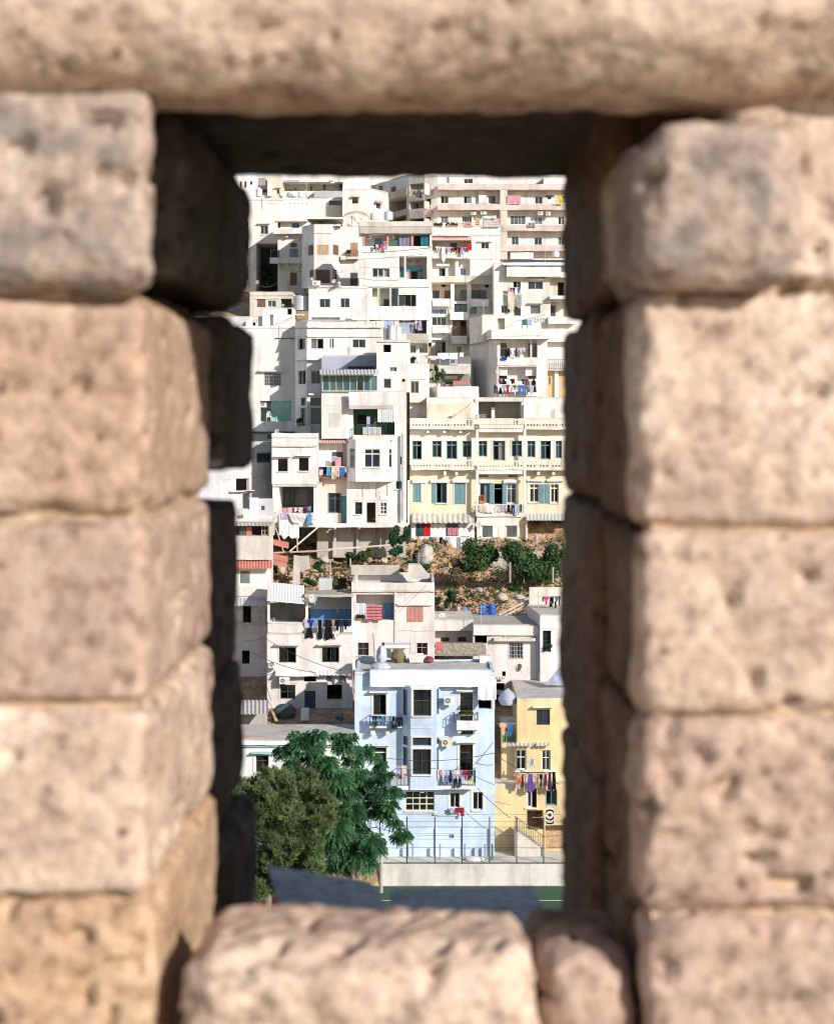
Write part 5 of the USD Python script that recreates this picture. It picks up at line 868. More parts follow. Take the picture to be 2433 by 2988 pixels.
p.ledge(A_(1370, 770, 1594, 782), .08, CREAM); q.shutter(B_(94, 900, 188, 1065), ORANGESH, slats=12); q.rail(B_(48, 1000, 192, 1075), .8, IRON, slabm=BEIGE, slab=.3); q.shutter(B_(94, 1280, 188, 1442), paint('dark_slate_paint', (.07, .06, .075)), slats=10); q.ledge(B_(-30, 1065, 196, 1115), .7, BEIGE, 'balcony'); h.finish()
tp = House('canopy_terrace', 'roof terrace under a thin flat canopy on top of the shuttered bay house', [(A_(1372)[0], 205.4), (A_(1700)[0], 205.4)], A_(0, 672)[1], A_(0, 690)[1], 5, CREAM2, par=.03, cat='terrace')
p = tp.p[0]; p.ledge(A_(1360, 596, 1720, 680), -2.2, MAUVE, 'back_wall', d0=-2.4); p.ledge(A_(1432, 598, 1505, 670), -2.15, TEALP, 'door', d0=-2.2); p.ledge(A_(1280, 572, 1735, 598), .9, CREAM, 'canopy', d0=-2.6); p.ledge(A_(1372, 672, 1700, 690), .03, CREAM2, 'coping'); tp.finish()
h = House('balcony_house', 'narrow cream house with two curved balconies and blue doors on the left', [(A_(912)[0], 214), (A_(1222)[0], 214), (A_(1300)[0], 214)], A_(0, 632)[1], A_(0, 1545)[1], 7, IVORY, par=.1, yref=214)
p = h.p[0]; p.win(A_(892 + 24, 646, 946, 712), cols=1, frame=BROWNF); p.win(A_(1090, 650, 1186, 712), cols=2, frame=TEALF, pane=BLUEG); p.balcony(A_(852, 714, 1245, 786), 1.0, CREAM2); p.win(A_(1076, 906, 1158, 956), cols=2, frame=BLUEP, pane=BLUEG); p.win(A_(1064, 976, 1170, 1084), cols=1, frame=BLUEP, pane=BLUEG, name='balcony_door'); p.balcony(A_(812, 1088, 1218, 1160), 1.1, CREAM2); p.shutter(A_(1070, 1278, 1158, 1440), BROWNSH); p.ledge(A_(870, 620, 1280, 632), .9, OLIVE, 'canopy')
for x, y in ((1015, 790), (1180, 790), (1020, 1162), (1165, 1162), (915, 1165)): p.ledge(A_(x, y, x + 26, y + 42), .6, CREAM2, 'bracket')
p.rail(A_(822, 985, 918, 1088), 1.05, IRON); p.ledge(A_(915, 1245, 1240, 1262), .06, CREAM2); p.ledge(A_(1055, 1262, 1068, 1445), .05, CREAM2, 'trim'); p.ledge(A_(1160, 1262, 1173, 1445), .05, CREAM2, 'trim'); h.finish()
h = House('void_house', 'cream house standing over a deep dark hollow with hanging vines', [(A_(540)[0], 219), (A_(978)[0], 219)], A_(0, 342)[1], A_(0, 1530)[1], 8, IVORY, par=.3, yref=219)
p = h.p[0]; p.win(A_(692, 682, 790, 792), cols=2, frame=WHITEF, pane=TEALG, sill=CREAM, hood=CREAM); p.recess(A_(642, 908, 917, 1512), 6.0, plaster('sooty_wall', (.06, .065, .065), .3)); p.ledge(A_(740, 395, 976, 400), .04, CREAM2); p.ledge(A_(718, 340, 730, 460), .1, CREAM, 'pilaster'); h.finish()  # near-black alcove: deep shade of the hollow put into the wall colour
h = House('parapet_house', 'white stepped house with small drain holes under its parapet', [(A_(970)[0], 221.5), (A_(1165)[0], 221.5), (A_(1315)[0], 223.2)], A_(0, 332)[1], A_(0, 660)[1], 6, CREAM2, par=.3, yref=221.5)
for x in (1005, 1062, 1118): h.p[0].ledge(A_(x, 398, x + 10, 410), .02, DARKF, 'drain_hole')
for x in (1170, 1222, 1275): h.p[1].ledge(A_(x, 398, x + 10, 412), .02, DARKF, 'drain_hole')
h.finish()
h = House('beige_wall_house', 'blank beige house wall with a triangle of shade at its top right', [(A_(1310)[0], 225), (B_(0)[0], 225)], A_(0, 330)[1], A_(0, 640)[1], 6, CREAM, par=.15, yref=225); h.p[0].recess(A_(1560, 365, 1722, 425), 1.0, GREYBLUE); h.finish()
h = House('hooded_window_house', 'plain cream house with one small hooded black window and a pink awning on its side', [(B_(-5)[0], 222.5), (B_(372)[0], 222.5), (B_(572)[0], 226.0)], B_(0, 215)[1], B_(0, 740)[1], 8, IVORY, par=.2, yref=222.5)
h.p[0].void(B_(120, 322, 196, 404), .3); h.p[0].ledge(B_(108, 304, 212, 320), .45, SALMON, 'hood'); h.p[1].win(B_(425, 395, 490, 470), cols=2, frame=TANF); h.p[1].awning(B_(415, 368, 505, 396), .5, PINKM, corrugate=.2); h.finish()
h = House('tarp_house', 'low cream house with a draped roof shelter beside the tanks', [(B_(-30)[0], 209.5), (B_(215)[0], 209.5)], B_(0, 700)[1], B_(0, 900)[1], 5, CREAM2, par=.3, yref=209.5); h.p[0].ledge(B_(22, 705, 222, 785), .5, IVORY, 'balcony_front'); h.finish()
# ------------------------------------------------------------------ top of the hill
h = House('top_left_house', 'tall cream house with three narrow windows at the top left', [(640, 237), (A_(634)[0], 237)], A_(0, 40)[1], A_(0, 620)[1], 8, CREAM2, par=.1); p = h.p[0]
for x in (432, 490, 562): p.win(A_(x, 122, x + 28, 202 if x < 560 else 165), cols=1, frame=BROWNF, depth=.1, fw=.03)
h.finish()
h = House('awning_house', 'beige house with a dark sloping awning and a round pillar near the top left', [(A_(630)[0], 241), (A_(962)[0], 241)], A_(0, 40)[1], A_(0, 420)[1], 7, BEIGE, par=.1)
p = h.p[0]; r = p.recess(A_(640, 110, 780, 300), 1.2, MAUVE); p.awning(A_(630, 80, 760, 170), 1.2, plaster('grey_awning', (.25, .27, .30), .2)); r.win(A_(722, 222, 778, 265), cols=1, frame=DARKF); p.ledge(A_(782, 160, 838, 305), .5, CREAM2, 'pillar'); p.win(A_(902, 228, 932, 280), cols=1, frame=BROWNF, hood=CREAM); h.finish()
h = House('shaded_balcony_block', 'cream apartment block with one long shaded balcony under a deep slab', [(A_(955)[0], 244), (B_(50)[0], 244), (B_(340)[0], 247)], A_(0, 20)[1], A_(0, 440)[1], 9, IVORY, par=.2)
p = h.p[0]; r = p.recess(A_(990, 130, 1736, 245), 2.4, OLIVE); p.ledge(A_(948, 105, 1180, 132), 1.0, GREYBLUE, 'roof_slab')
for x0, x1, y0, m in ((1108, 1160, 195, BLUEG), (1318, 1352, 178, DARKG), (1484, 1526, 160, TEALG), (1690, 1740, 145, TEALG), (1040, 1092, 220, GREYG)): r.win(A_(x0, y0, x1, 244), cols=1, frame=GREYF, pane=m, depth=.06)
p.balcony(A_(1372, 244, 1740, 326), 1.2, plaster('grey_balcony_render', (.44, .45, .48), .3)); h.finish()
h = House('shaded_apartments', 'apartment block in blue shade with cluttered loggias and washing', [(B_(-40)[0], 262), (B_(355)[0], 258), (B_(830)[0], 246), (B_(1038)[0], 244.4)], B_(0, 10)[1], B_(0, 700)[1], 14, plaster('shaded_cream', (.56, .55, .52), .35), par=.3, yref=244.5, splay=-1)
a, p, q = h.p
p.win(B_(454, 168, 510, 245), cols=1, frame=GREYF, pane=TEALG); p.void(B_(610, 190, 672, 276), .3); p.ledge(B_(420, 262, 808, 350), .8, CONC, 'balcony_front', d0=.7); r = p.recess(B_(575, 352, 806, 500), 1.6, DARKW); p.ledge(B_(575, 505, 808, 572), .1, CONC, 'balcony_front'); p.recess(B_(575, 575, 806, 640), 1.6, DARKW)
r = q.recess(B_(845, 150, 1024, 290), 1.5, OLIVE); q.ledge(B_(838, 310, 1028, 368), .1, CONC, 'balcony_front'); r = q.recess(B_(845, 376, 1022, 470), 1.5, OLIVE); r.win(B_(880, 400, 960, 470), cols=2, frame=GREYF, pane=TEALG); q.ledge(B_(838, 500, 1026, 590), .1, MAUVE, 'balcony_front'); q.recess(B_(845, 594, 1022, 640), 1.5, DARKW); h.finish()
h = House('hilltop_house', 'plain shaded cream house closing the view at the very top', [(930, 282), (1330, 282)], 400, 700, 10, IVORY, par=.2); h.finish()
# pink banded apartment block
h = House('pink_banded_apartments', 'wide apartment block with four pink balcony bands and breeze block column', [(B_(1030)[0], 252.5), (B_(1200)[0], 251.5), (1720, 251.5)], C_(0, 40)[1], C_(0, 1240)[1], 10, CREAM2, par=.3, yref=251.5, frame=WHITEF)
l, p = h.p
for y0, y1 in ((165, 290), (420, 545)): l.ledge(B_(1030, y0, 1118, y1), .5, PINK2, 'balcony_front')
l.void(B_(1050, 342, 1116, 420), .4); l.win(B_(1052, 570, 1116, 620), cols=2, frame=BROWNF)
for y0, y1, x0 in ((155, 228, -100), (410, 484, -100), (672, 750, 340), (934, 1006, 682)): p.balcony(C_(x0, y0, 1660, y1), 1.5, PINK2, thick=.12, slab=.3)
for y0, y1 in ((228, 410), (484, 672), (750, 934), (1006, 1110)): p.ledge(C_(690, y0, 782, y1), 1.42, plaster('breeze_block_screen', (.60, .54, .45), .5), 'breeze_block_screen', d0=.02)
for x0, x1, y0, y1, m, o in ((1240, 1335, 305, 400, BLUEG, (0,)),):
    pass
W3 = lambda x0, y0, x1, y1, m=BLUEG, o=(), c=2: p.win(C_(x0, y0, x1, y1), cols=c, frame=WHITEF, pane=m, open_=o, depth=.1)
W3(-62, 305, 34, 402, BLUEG, (0,)); W3(228, 308, 326, 402, BLUEG, (0,)); W3(540, 304, 632, 404, BLUEG); W3(1130, 314, 1226, 408, TEALG); W3(1480, 310, 1560, 400, TEALG); W3(-62, 562, 32, 652, BLUEG); W3(205, 562, 330, 640, BLUEG, (), 4); W3(820, 556, 1010, 668, BLUEG, (), 4); W3(1128, 574, 1222, 668, BLUEG); W3(1424, 570, 1500, 668, TEALG); W3(834, 820, 922, 928, TEALG); W3(1124, 832, 1216, 930, TEALG); W3(1420, 830, 1500, 930, TEALG)
W3(0, 70, 45, 148, BLUEG); W3(230, 90, 345, 150, DARKG)
for x0, x1, y0, y1 in ((420, 520, 245, 404), (790, 1045, 240, 408)): p.ledge(C_(x0, y0, x1, y1), .5, CREAM2, 'wall_pier') if x0 < 500 else None
p.ledge(C_(1240, 70, 1660, 155), 1.4, WHITE, 'parapet'); p.ledge(C_(820, 1015, 1112, 1105), 1.2, WHITE, 'shutter'); h.finish()
rng = np.random.default_rng(11); random.seed(5)
# ------------------------------------------------------------------ pitch, retaining wall, street, fence
TURF = usdkit.material(stage, lk('pitch_turf'), {'g': ('geometry', {}), 'n': ('noise_texture', {'scale': 3.0, 'detail': 6.0}), 'r': ('rgb_ramp', {'ramp': [(.3, (.022, .065, .035)), (.7, (.038, .10, .052))]}), 'p': ('principled_bsdf', {'roughness': .9})}, [('g.position', 'n.vector'), ('n.fac', 'r.fac'), ('r.color', 'p.base_color')], surface='p.BSDF')
ZP = CH - 32.31
obj('sports_pitch', MB().box(-18, 30, 95, 122.4, ZP - .1, ZP + .02).mesh(), TURF, '/World', kind='structure')
obj('pitch_line', MB().box(-6, 30, 118.6, 118.72, ZP + .02, ZP + .026).mesh(), paint('line_paint', (.75, .75, .72)), '/World', kind='structure')
obj('running_track', MB().box(-18, -7.0, 116, 122.3, ZP + .02, ZP + .028).mesh(), paint('red_track', (.33, .12, .07), .8), '/World', kind='structure')
zs_ = zat(2521, 122.8)
obj('pavement', MB().box(-12, 24, 122.9, 126.6, zs_ - .4, zs_).mesh(), CONCP, '/World', kind='structure')
rwm = plaster('pitch_wall_concrete', (.62, .585, .54), .45)
obj('retaining_wall', MB().box(pt(1110, 0, 122.7)[0], 30, 122.6, 122.9, ZP, zs_ + .02).mesh(), rwm, '/World', label='long low pale concrete wall between the pitch and the fenced street', cat='wall')
fe = thing('pitch_fence', 'tall thin wire fence with black posts in front of the blue and yellow houses', 'fence')
for x in (N_(470)[0], N_(812)[0], N_(1165)[0], N_(1510)[0], O_(556)[0], O_(898)[0], O_(1240)[0], O_(1590)[0]):
    X = pt(x, 0, 122.75)[0]; MB().box(X - .04, X + .04, 122.71, 122.79, zs_, zat(N_(0, 1235)[1], 122.75)).put('post', IRON, fe)
for y in (1200, 1290, 1365, 1475, 1625):
    Z = zat(N_(0, y)[1], 122.75); MB().tube([[x, 122.7, Z + .02 * math.sin(x * 1.3)] for x in np.linspace(pt(N_(480)[0], 0, 122.7)[0], pt(1690, 0, 122.7)[0], 24)], .012, 4).put('wire', IRON, fe)
Z = zs_ + .05; MB().box(pt(1110, 0, 122.7)[0], 16, 122.66, 122.7, Z, Z + .06).put('bottom_rail', IRON, fe)
def post(name, px, py0, py1, Y, r, m, label, cat='pole', px1=None):
    return MB().tube([pt(px, py1, Y), pt(px1 or px, py0, Y)], r, 8).put(name, m, '/World', label=label, cat=cat)
post('utility_pole', 1112, 2465, 2606, 118, .12, paint('pole_grey', (.38, .37, .35)), 'grey utility pole standing at the left end of the low pale wall')
for i, x in enumerate((N_(885)[0], N_(1230)[0], O_(240)[0], O_(498)[0], O_(588)[0])):
    MB().box(pt(x - 2.5, 0, 124)[0], pt(x + 2.5, 0, 124)[0], 123.9, 124.05, zs_, zs_ + 1.1).put('bollard', paint('bollard_blue_grey', (.22, .26, .33)) if i < 4 else GREENP, '/World', label='short ' + ('blue grey' if i < 4 else 'green') + ' bollard, %s from the left along the blue house foot' % ('first', 'second', 'third', 'fourth', 'fifth')[i], cat='bollard', group='bollards along the fenced street')
obj('rubbish_bag', (lambda m: (np.array(m.vertices) * [.7, .4, .22] + pt(1385, 2508, 123.6), m.faces))(trimesh.creation.icosphere(subdivisions=2)), WHITE, '/World', smooth=True, label='white bag of rubbish lying on the street under the blue house', cat='bag')

# ------------------------------------------------------------------ trees
def leafmesh(centers, normals, size, rng, aspect=2.2, fold=.25):
    """leaf: a pointed quad pair"""
    n = len(centers); d = rng.normal(size=(n, 3)); d -= normals * (d * normals).sum(1, keepdims=True); d /= np.linalg.norm(d, axis=1, keepdims=True); e = np.cross(normals, d)
    sz = size * rng.uniform(.7, 1.3, (n, 1)); L = d * sz * aspect; Wd = e * sz * .5
    v = np.stack([centers - L * .5, centers + Wd - normals * sz * fold * .5, centers + L * .5 - normals * sz * fold, centers - Wd - normals * sz * fold * .5], 1).reshape(-1, 3)
    i = np.arange(n)[:, None] * 4; return v, np.hstack([i, i + 1, i + 2, i + 3])
BARK = plaster('bark', (.20, .15, .11), .5); PALEBARK = plaster('pale_bark', (.38, .33, .27), .4)
def limbs(mb, base, tips, r0):
    for t in tips:
        m = (base + t) / 2 + np.array([rng.normal() * .2, rng.normal() * .2, .3]); mb.tube([base, base * .5 + m * .5 + rng.normal(size=3) * .05, m, t], [r0, r0 * .7, r0 * .45, r0 * .15], 6)
# ailanthus-like broad tree: drooping plumes of pinnate leaves
AIL = foliage('green_pinnate_leaves', (.035, .12, .055), (.16, .36, .14), .36)
def plume_tree(name, blobs, Y, nleaf, label, mat, trunk_px, depth=3.0, size=.16, droop=.5, r0=.22):
    t = thing(name, label, 'tree'); V = []; F = []; off = 0; tips = []
    for (px, py, rp) in blobs:
        R = rp / FL * Y; c = pt(px, py, Y) + np.array([0, rng.uniform(-1, 1) * depth, 0]); tips.append(c)
        k = max(3, int(nleaf * (R / .9) ** 2))
        for _ in range(k):          # one compound leaf: stem arching out from the blob, leaflets along it
            u = rng.normal(size=3); u[2] = u[2] * .75 + .25; u /= np.linalg.norm(u); s0 = c + u * R * rng.uniform(.15, .55); L = rng.uniform(.55, .95) * max(.45, min(R, 1.0)); out = np.array([u[0], u[1] * .9, u[2] * .5]); out /= np.linalg.norm(out)
            q = np.linspace(.15, 1, 9)[:, None]; st_ = s0 + out * L * q + np.array([0, 0, -1]) * L * droop * q ** 2
            side = np.cross(out, [0, 0, 1.0]); side /= np.linalg.norm(side) + 1e-9; up = np.cross(side, out)
            for sg in (-1, 1):
                cen = st_ + side * sg * size * .75 + rng.normal(size=st_.shape) * .02
                ln = size * rng.uniform(.8, 1.15); ax = side * sg * .8 + out * .35 - np.array([0, 0, .75]) + rng.normal(size=3) * .15; ax /= np.linalg.norm(ax); wd = np.cross(ax, up); wd /= np.linalg.norm(wd)
                a = cen - ax * ln * .6; b = cen + wd * ln * .22; d = cen + ax * ln * .7; e = cen - wd * ln * .22
                v = np.stack([a, b, d, e], 1).reshape(-1, 3); i = np.arange(9)[:, None] * 4 + off; V.append(v); F.append(np.hstack([i, i + 1, i + 2, i + 3])); off += 36
    tb = MB(); base = pt(*trunk_px[0], Y); mid = pt(*trunk_px[1], Y); tb.tube([base, (base + mid) / 2 + [.1, 0, 0], mid], [r0, r0 * .85, r0 * .7], 8); limbs(tb, mid, tips[::3], r0 * .3)
    tb.put('trunk', BARK, t, smooth=True); obj('crown', (np.vstack(V), np.vstack(F)), mat, t); return t
bl = [(885, 2155, 34), (935, 2135, 24), (915, 2185, 30), (850, 2185, 26), (820, 2195, 22), (860, 2150, 18), (985, 2165, 26), (1020, 2160, 22), (1000, 2190, 30), (1040, 2175, 20), (960, 2215, 30), (900, 2225, 34), (850, 2240, 26), (1030, 2225, 30), (1068, 2200, 22), (1090, 2215, 20), (1075, 2195, 16), (1110, 2240, 20), (935, 2260, 40), (990, 2260, 40), (1050, 2265, 34), (1105, 2275, 30), (1130, 2252, 20), (1000, 2310, 46), (945, 2315, 40), (1060, 2320, 40), (1115, 2318, 30), (1150, 2310, 22), (1140, 2345, 24), (1020, 2370, 48), (1080, 2380, 42), (1125, 2375, 26), (1150, 2400, 22), (1175, 2450, 26), (1160, 2440, 20), (1185, 2425, 14), (1030, 2430, 48), (985, 2400, 44), (1090, 2440, 34), (1050, 2490, 42), (990, 2480, 46), (1100, 2495, 26), (1070, 2530, 30), (1010, 2540, 34), (950, 2545, 30), (905, 2290, 36), (880, 2270, 26), (1165, 2335, 14), (1100, 2345, 20), (960, 2440, 40)]
plume_tree('broadleaf_tree', bl, 112, 150, 'tall green tree with drooping feathery leaves in front of the blue house', AIL, ((1030, 2680), (1020, 2420)), depth=1.6, size=.18)
# pine
PINE = foliage('pine_needles', (.075, .11, .04), (.28, .37, .15), .25)
def pine_tree():
    t = thing('pine_tree', 'dense olive green pine tree at the lower left of the opening', 'tree'); Y = 108; V = []; F = []; off = 0; tips = []
    cl = [(760 + rng.uniform(-95, 120), py) for py in np.linspace(2285, 2590, 90)] + [(775, 2262), (800, 2275), (850, 2268), (900, 2262), (880, 2290), (830, 2300), (925, 2330), (950, 2365), (965, 2345), (955, 2400), (940, 2430), (920, 2470), (905, 2510), (880, 2540), (780, 2320), (740, 2300), (760, 2360), (860, 2350), (900, 2385), (850, 2420), (800, 2410), (810, 2470), (860, 2490), (760, 2440), (770, 2520), (830, 2545), (700, 2350), (690, 2420), (700, 2500)] + [(x + rng.uniform(-8, 8), y + rng.uniform(-8, 8)) for x in range(775, 935, 26) for y in range(2300, 2600, 30)]
    for px, py in cl:
        c = pt(px, py, Y) + np.array([0, rng.uniform(-1.6, 1.2), 0]); tips.append(c); R = rng.uniform(.42, .72)
        for _ in range(52):         # upright brush tips
            u = rng.normal(size=3); u /= np.linalg.norm(u); s = c + u * R * rng.uniform(.3, 1) * [1, 1, .85]; ax = np.array([u[0] * .5, u[1] * .5, .75 + .3 * rng.uniform()]); ax /= np.linalg.norm(ax)
            n = 20; d = rng.normal(size=(n, 3)) * .55 + ax; d /= np.linalg.norm(d, axis=1, keepdims=True); L = rng.uniform(.2, .36, (n, 1)); o = s + ax * rng.uniform(-.14, .14, (n, 1)); w = np.cross(d, rng.normal(size=(n, 3))); w *= .030 / np.linalg.norm(w, axis=1, keepdims=True)
            v = np.stack([o - w, o + w, o + d * L], 1).reshape(-1, 3); V.append(v); i = np.arange(n)[:, None] * 3 + off; F.append(np.hstack([i, i + 1, i + 2])); off += 3 * n
    tb = MB(); base, top = pt(770, 2750, Y), pt(810, 2330, Y); tb.tube([base, (base + top) / 2, top], [.3, .22, .1], 8)
    for c in tips[::2]:
        k = np.clip((c[2] - base[2]) / (top[2] - base[2]) - .12, .1, .95); tb.tube([base * (1 - k) + top * k, (base * (1 - k) + top * k + c) / 2 + [0, 0, -.12], c], [.07, .05, .02], 5)
    tb.put('trunk', BARK, t, smooth=True); obj('crown', (np.vstack(V), np.vstack(F)), PINE, t)
pine_tree()
def bush(name, px, py, rx, ry, Y, n, mat, label, cat='bush', size=.13, trunk=None, rz=.8, seed=0):
    g = np.random.default_rng(100 + seed); t = thing(name, label, cat); c = pt(px, py, Y); RX, RZ = rx / FL * Y, ry / FL * Y
    sub = g.normal(size=(7, 3)) * [.42, .35, .42]; rad = g.uniform(.34, .62, 7); sub[0] = 0; rad[0] = .6; k = g.integers(0, 7, n)
    u = g.normal(size=(n, 3)); u /= np.linalg.norm(u, axis=1, keepdims=True); r = g.uniform(.35, 1.12, (n, 1)) ** .6; lump = .6 + .7 * meshkit.fbm(u * 3.2 + seed, 3, seed)[:, None]
    cen = c + (sub[k] + u * r * lump * rad[k][:, None]) * [RX, RX * rz, RZ]; nr = u * .7 + g.normal(size=(n, 3)) * .55 + [0, 0, .2]; nr /= np.linalg.norm(nr, axis=1, keepdims=True)
    obj('crown', leafmesh(cen, nr, size, g), mat, t)
    tb = MB(); b = pt(px, trunk or py + ry * 1.25, Y); top = c + [0, 0, -RZ * .1]; tb.tube([b, (b + top) / 2 + [.05, 0, 0], top], [.09, .07, .04], 6)
    for k in range(5): tb.tube([top * .6 + b * .4, c + g.normal(size=3) * [RX, RX, RZ] * .45], [.04, .012], 5)
    tb.put('trunk', BARK, t, smooth=True); return t
CIT = foliage('glossy_leaves', (.020, .065, .022), (.13, .22, .065), .28); VINE = foliage('vine_leaves', (.015, .060, .025), (.075, .175, .07), .3); WEED = foliage('weed_leaves', (.035, .06, .02), (.12, .17, .06), .25); DRY = foliage('dry_scrub', (.10, .075, .045), (.22, .17, .11), .1)
bush('fruit_tree', *I_(455, 1455), 45, 55, 158, 4200, CIT, 'round leafy tree on the rubble slope below the white sheets', 'tree', .16, I_(0, 1690)[1], seed=1)
bush('fruit_tree', *I_(990, 1450), 70, 64, 157, 6500, CIT, 'wide leafy tree on the slope below the yellow mansion porch', 'tree', .16, I_(0, 1740)[1], seed=2)
bush('fruit_tree', *I_(1350, 1370), 42, 58, 160, 4000, CIT, 'leafy tree at the far right of the rubble slope', 'tree', .16, I_(0, 1640)[1], seed=3)
bush('climbing_vine', *H_(650, 1180), 20, 32, 163, 1300, VINE, 'green climber hanging under the white terrace corner', 'climber', .15, seed=4); bush('climbing_vine', *H_(800, 1120), 12, 20, 163, 600, VINE, 'small climber beside the drainpipe at the terrace corner', 'climber', .15, seed=5)
bush('climbing_vine', *H_(680, 1330), 24, 18, 161.5, 900, VINE, 'green climber spilling onto the rubble below the terrace', 'climber', .15, seed=6)
for i, (x, y, rx, ry, Y, m, lb) in enumerate(((*H_(215, 1400), 12, 12, 164, CIT, 'round dark green shrub at the foot of the retaining wall'), (*H_(310, 1390), 12, 13, 164, WEED, 'pale green shrub beside the round one at the retaining wall'), (*H_(70, 1380), 14, 9, 164, WEED, 'low shrub at the left end of the retaining wall'),
      (*H_(920, 1390), 9, 18, 162, VINE, 'upright shrub left of the grey boulder'), (*H_(890, 1500), 14, 10, 159, VINE, 'spreading shrub below the grey boulder'), (*H_(1070, 1530), 12, 10, 157, VINE, 'small shrub by the stair gable'), (*H_(740, 1600), 6, 9, 152, WEED, 'little green plant at the roof corner of the cream pink house'),
      (*G_(960, 1420), 10, 10, 160, VINE, 'small green shrub below the hanging sheets'), (*G_(1000, 1480), 10, 10, 158, VINE, 'dark green shrub right of the leaning poles'), (*G_(1420, 1530), 14, 10, 158, VINE, 'green shrub right of the concrete pillar'), (*G_(1290, 1390), 11, 7, 160, WEED, 'low weed under the long pipe'), (*G_(870, 1500), 10, 14, 157, WEED, 'yellow green weed beside the corner house'),
      (*G_(1330, 1720), 16, 9, 150, VINE, 'green shrub behind the water tank box'), (*J_(1680, 30), 22, 15, 148, CIT, 'dark bush behind the blue terrace'), (*K_(1195, 220), 8, 12, 152, VINE, 'small bush right of the cream pink house'), (*K_(1360, 200), 12, 20, 153, VINE, 'tall bush on the orange earth'), (*L_(860, 75), 14, 7, 154, VINE, 'low green plant under the wide leafy tree'),
      (*I_(150, 1660), 8, 10, 154, DRY, 'dry brown scrub left of the round tree'), (*H_(1450, 1500), 22, 22, 159, DRY, 'large dry brown scrub left of the round leafy tree'), (*H_(1420, 1620), 20, 16, 156, DRY, 'dry scrub lower on the slope'), (*E_(1190, 850), 14, 24, 183, CIT, 'dark green bush behind the big satellite dish'), (*E_(885, 650), 8, 8, 184, VINE, 'little bush under the veranda house'), (*A_(780, 1300), 12, 22, 222, foliage('dark_vine_leaves', (.012, .03, .012), (.04, .09, .025), .2), 'dark creeper in the hollow under the cream house'), (*L_(1310, 800), 7, 6, 135.9, VINE, 'potted plant standing in the tower house window'))):
    bush('shrub', x, y, rx * 1.15, ry * 1.15, Y, int(260 + rx * ry * 2.2), m, lb, 'shrub', .13, seed=20 + i)
for i, (x, y, rx, ry) in enumerate(((690, 2600, 22, 30), (665, 2655, 18, 24))): bush('shrub', x, y, rx, ry, 100, 900, VINE, ('leafy shrub seen low between the jamb and the leaning slab', 'small shrub under the leafy one beside the jamb')[i], 'shrub', .11, seed=60 + i)

g9 = np.random.default_rng(77); V9, F9, o9 = [], [], 0
for _ in range(620):                # weeds between the stones
    Y = g9.uniform(150, 171); px = g9.uniform(745, 1670); x = (px - CX) / FL * Y; c = np.array([x, Y, gxy(x, Y) + .15]); n = 26; u = g9.normal(size=(n, 3)) * [.45, .45, .2]; nr = g9.normal(size=(n, 3)) + [0, 0, 1]; nr /= np.linalg.norm(nr, axis=1, keepdims=True); v, f = leafmesh(c + u * g9.uniform(.5, 1.3), nr, .14, g9); V9.append(v); F9.append(f + o9); o9 += len(v)
obj('weeds', (np.vstack(V9), np.vstack(F9)), WEED, '/World', kind='stuff')
for x0, x1, y0, y1, Y, lb in ((560, 1500, 1335, 1480, 165.5, 'grey terrace wall in shade behind the leafy trees'),):
    a, b = pt(*I_(x0, y1), Y), pt(*I_(x1, y0), Y); obj('terrace_wall', rbox(a[0], b[0], Y, Y + .5, a[2] - .8, b[2], .05, .25, int(Y), amp=.05, low=.1, pit=.05), CONC, '/World', label=lb, cat='wall')
# ------------------------------------------------------------------ rubble on the slope
def rocks(n, box, smin, smax, seed):
    g = np.random.default_rng(seed); mb = MB(); base = trimesh.creation.icosphere(subdivisions=1)
    for _ in range(n):
        Y = g.uniform(box[2], box[3]); px = g.uniform(box[0], box[1]); x = (px - CX) / FL * Y; s = smin + (smax - smin) * g.uniform() ** 3
        v = np.array(base.vertices) * g.uniform(.65, 1.2, (len(base.vertices), 1)) * s * g.uniform(.6, 1.25, 3); a = g.uniform(0, 6.3); R = np.array([[math.cos(a), -math.sin(a), 0], [math.sin(a), math.cos(a), 0], [0, 0, 1]])
        mb.add(v @ R + [x, Y, gxy(x, Y) + s * .25], base.faces)
    return mb.mesh()
ROCKM = usdkit.material(stage, lk('slope_rocks'), {'g': ('geometry', {}), 'n': ('noise_texture', {'scale': 4.0, 'detail': 5.0}), 'a': ('math', {'math_type': 'multiply_add', 'value2': .35, 'value3': -.17}), 'b': ('math', {'math_type': 'add'}), 'r': ('rgb_ramp', {'ramp': [(.25, (.28, .17, .095)), (.40, (.50, .30, .17)), (.54, (.60, .48, .37)), (.72, (.66, .61, .54))]}), 'p': ('principled_bsdf', {'roughness': .95})},
    [('g.position', 'n.vector'), ('g.random_per_island', 'a.value1'), ('a.value', 'b.value1'), ('n.fac', 'b.value2'), ('b.value', 'r.fac'), ('r.color', 'p.base_color')], surface='p.BSDF')
obj('rubble', rocks(2600, (740, 1680, 149, 171), .07, .42, 4), ROCKM, '/World', kind='stuff')
def boulder(px0, py0, px1, py1, Y, seed, m, label, name='boulder', cat='boulder'):
    c = pt((px0 + px1) / 2, (py0 + py1) / 2, Y); s = trimesh.creation.icosphere(subdivisions=3); v = np.array(s.vertices); v = v * (.72 + .6 * meshkit.fbm(v * 1.5 + seed, 3, seed))[:, None]
    return obj(name, (v * [(px1 - px0) / FL * Y / 2, .9, (py1 - py0) / FL * Y / 2] + c, s.faces), m, '/World', smooth=35, label=label, cat=cat)
GREYR = plaster('grey_rock', (.47, .44, .41), .5); TANR = plaster('tan_rock', (.55, .43, .31), .4)
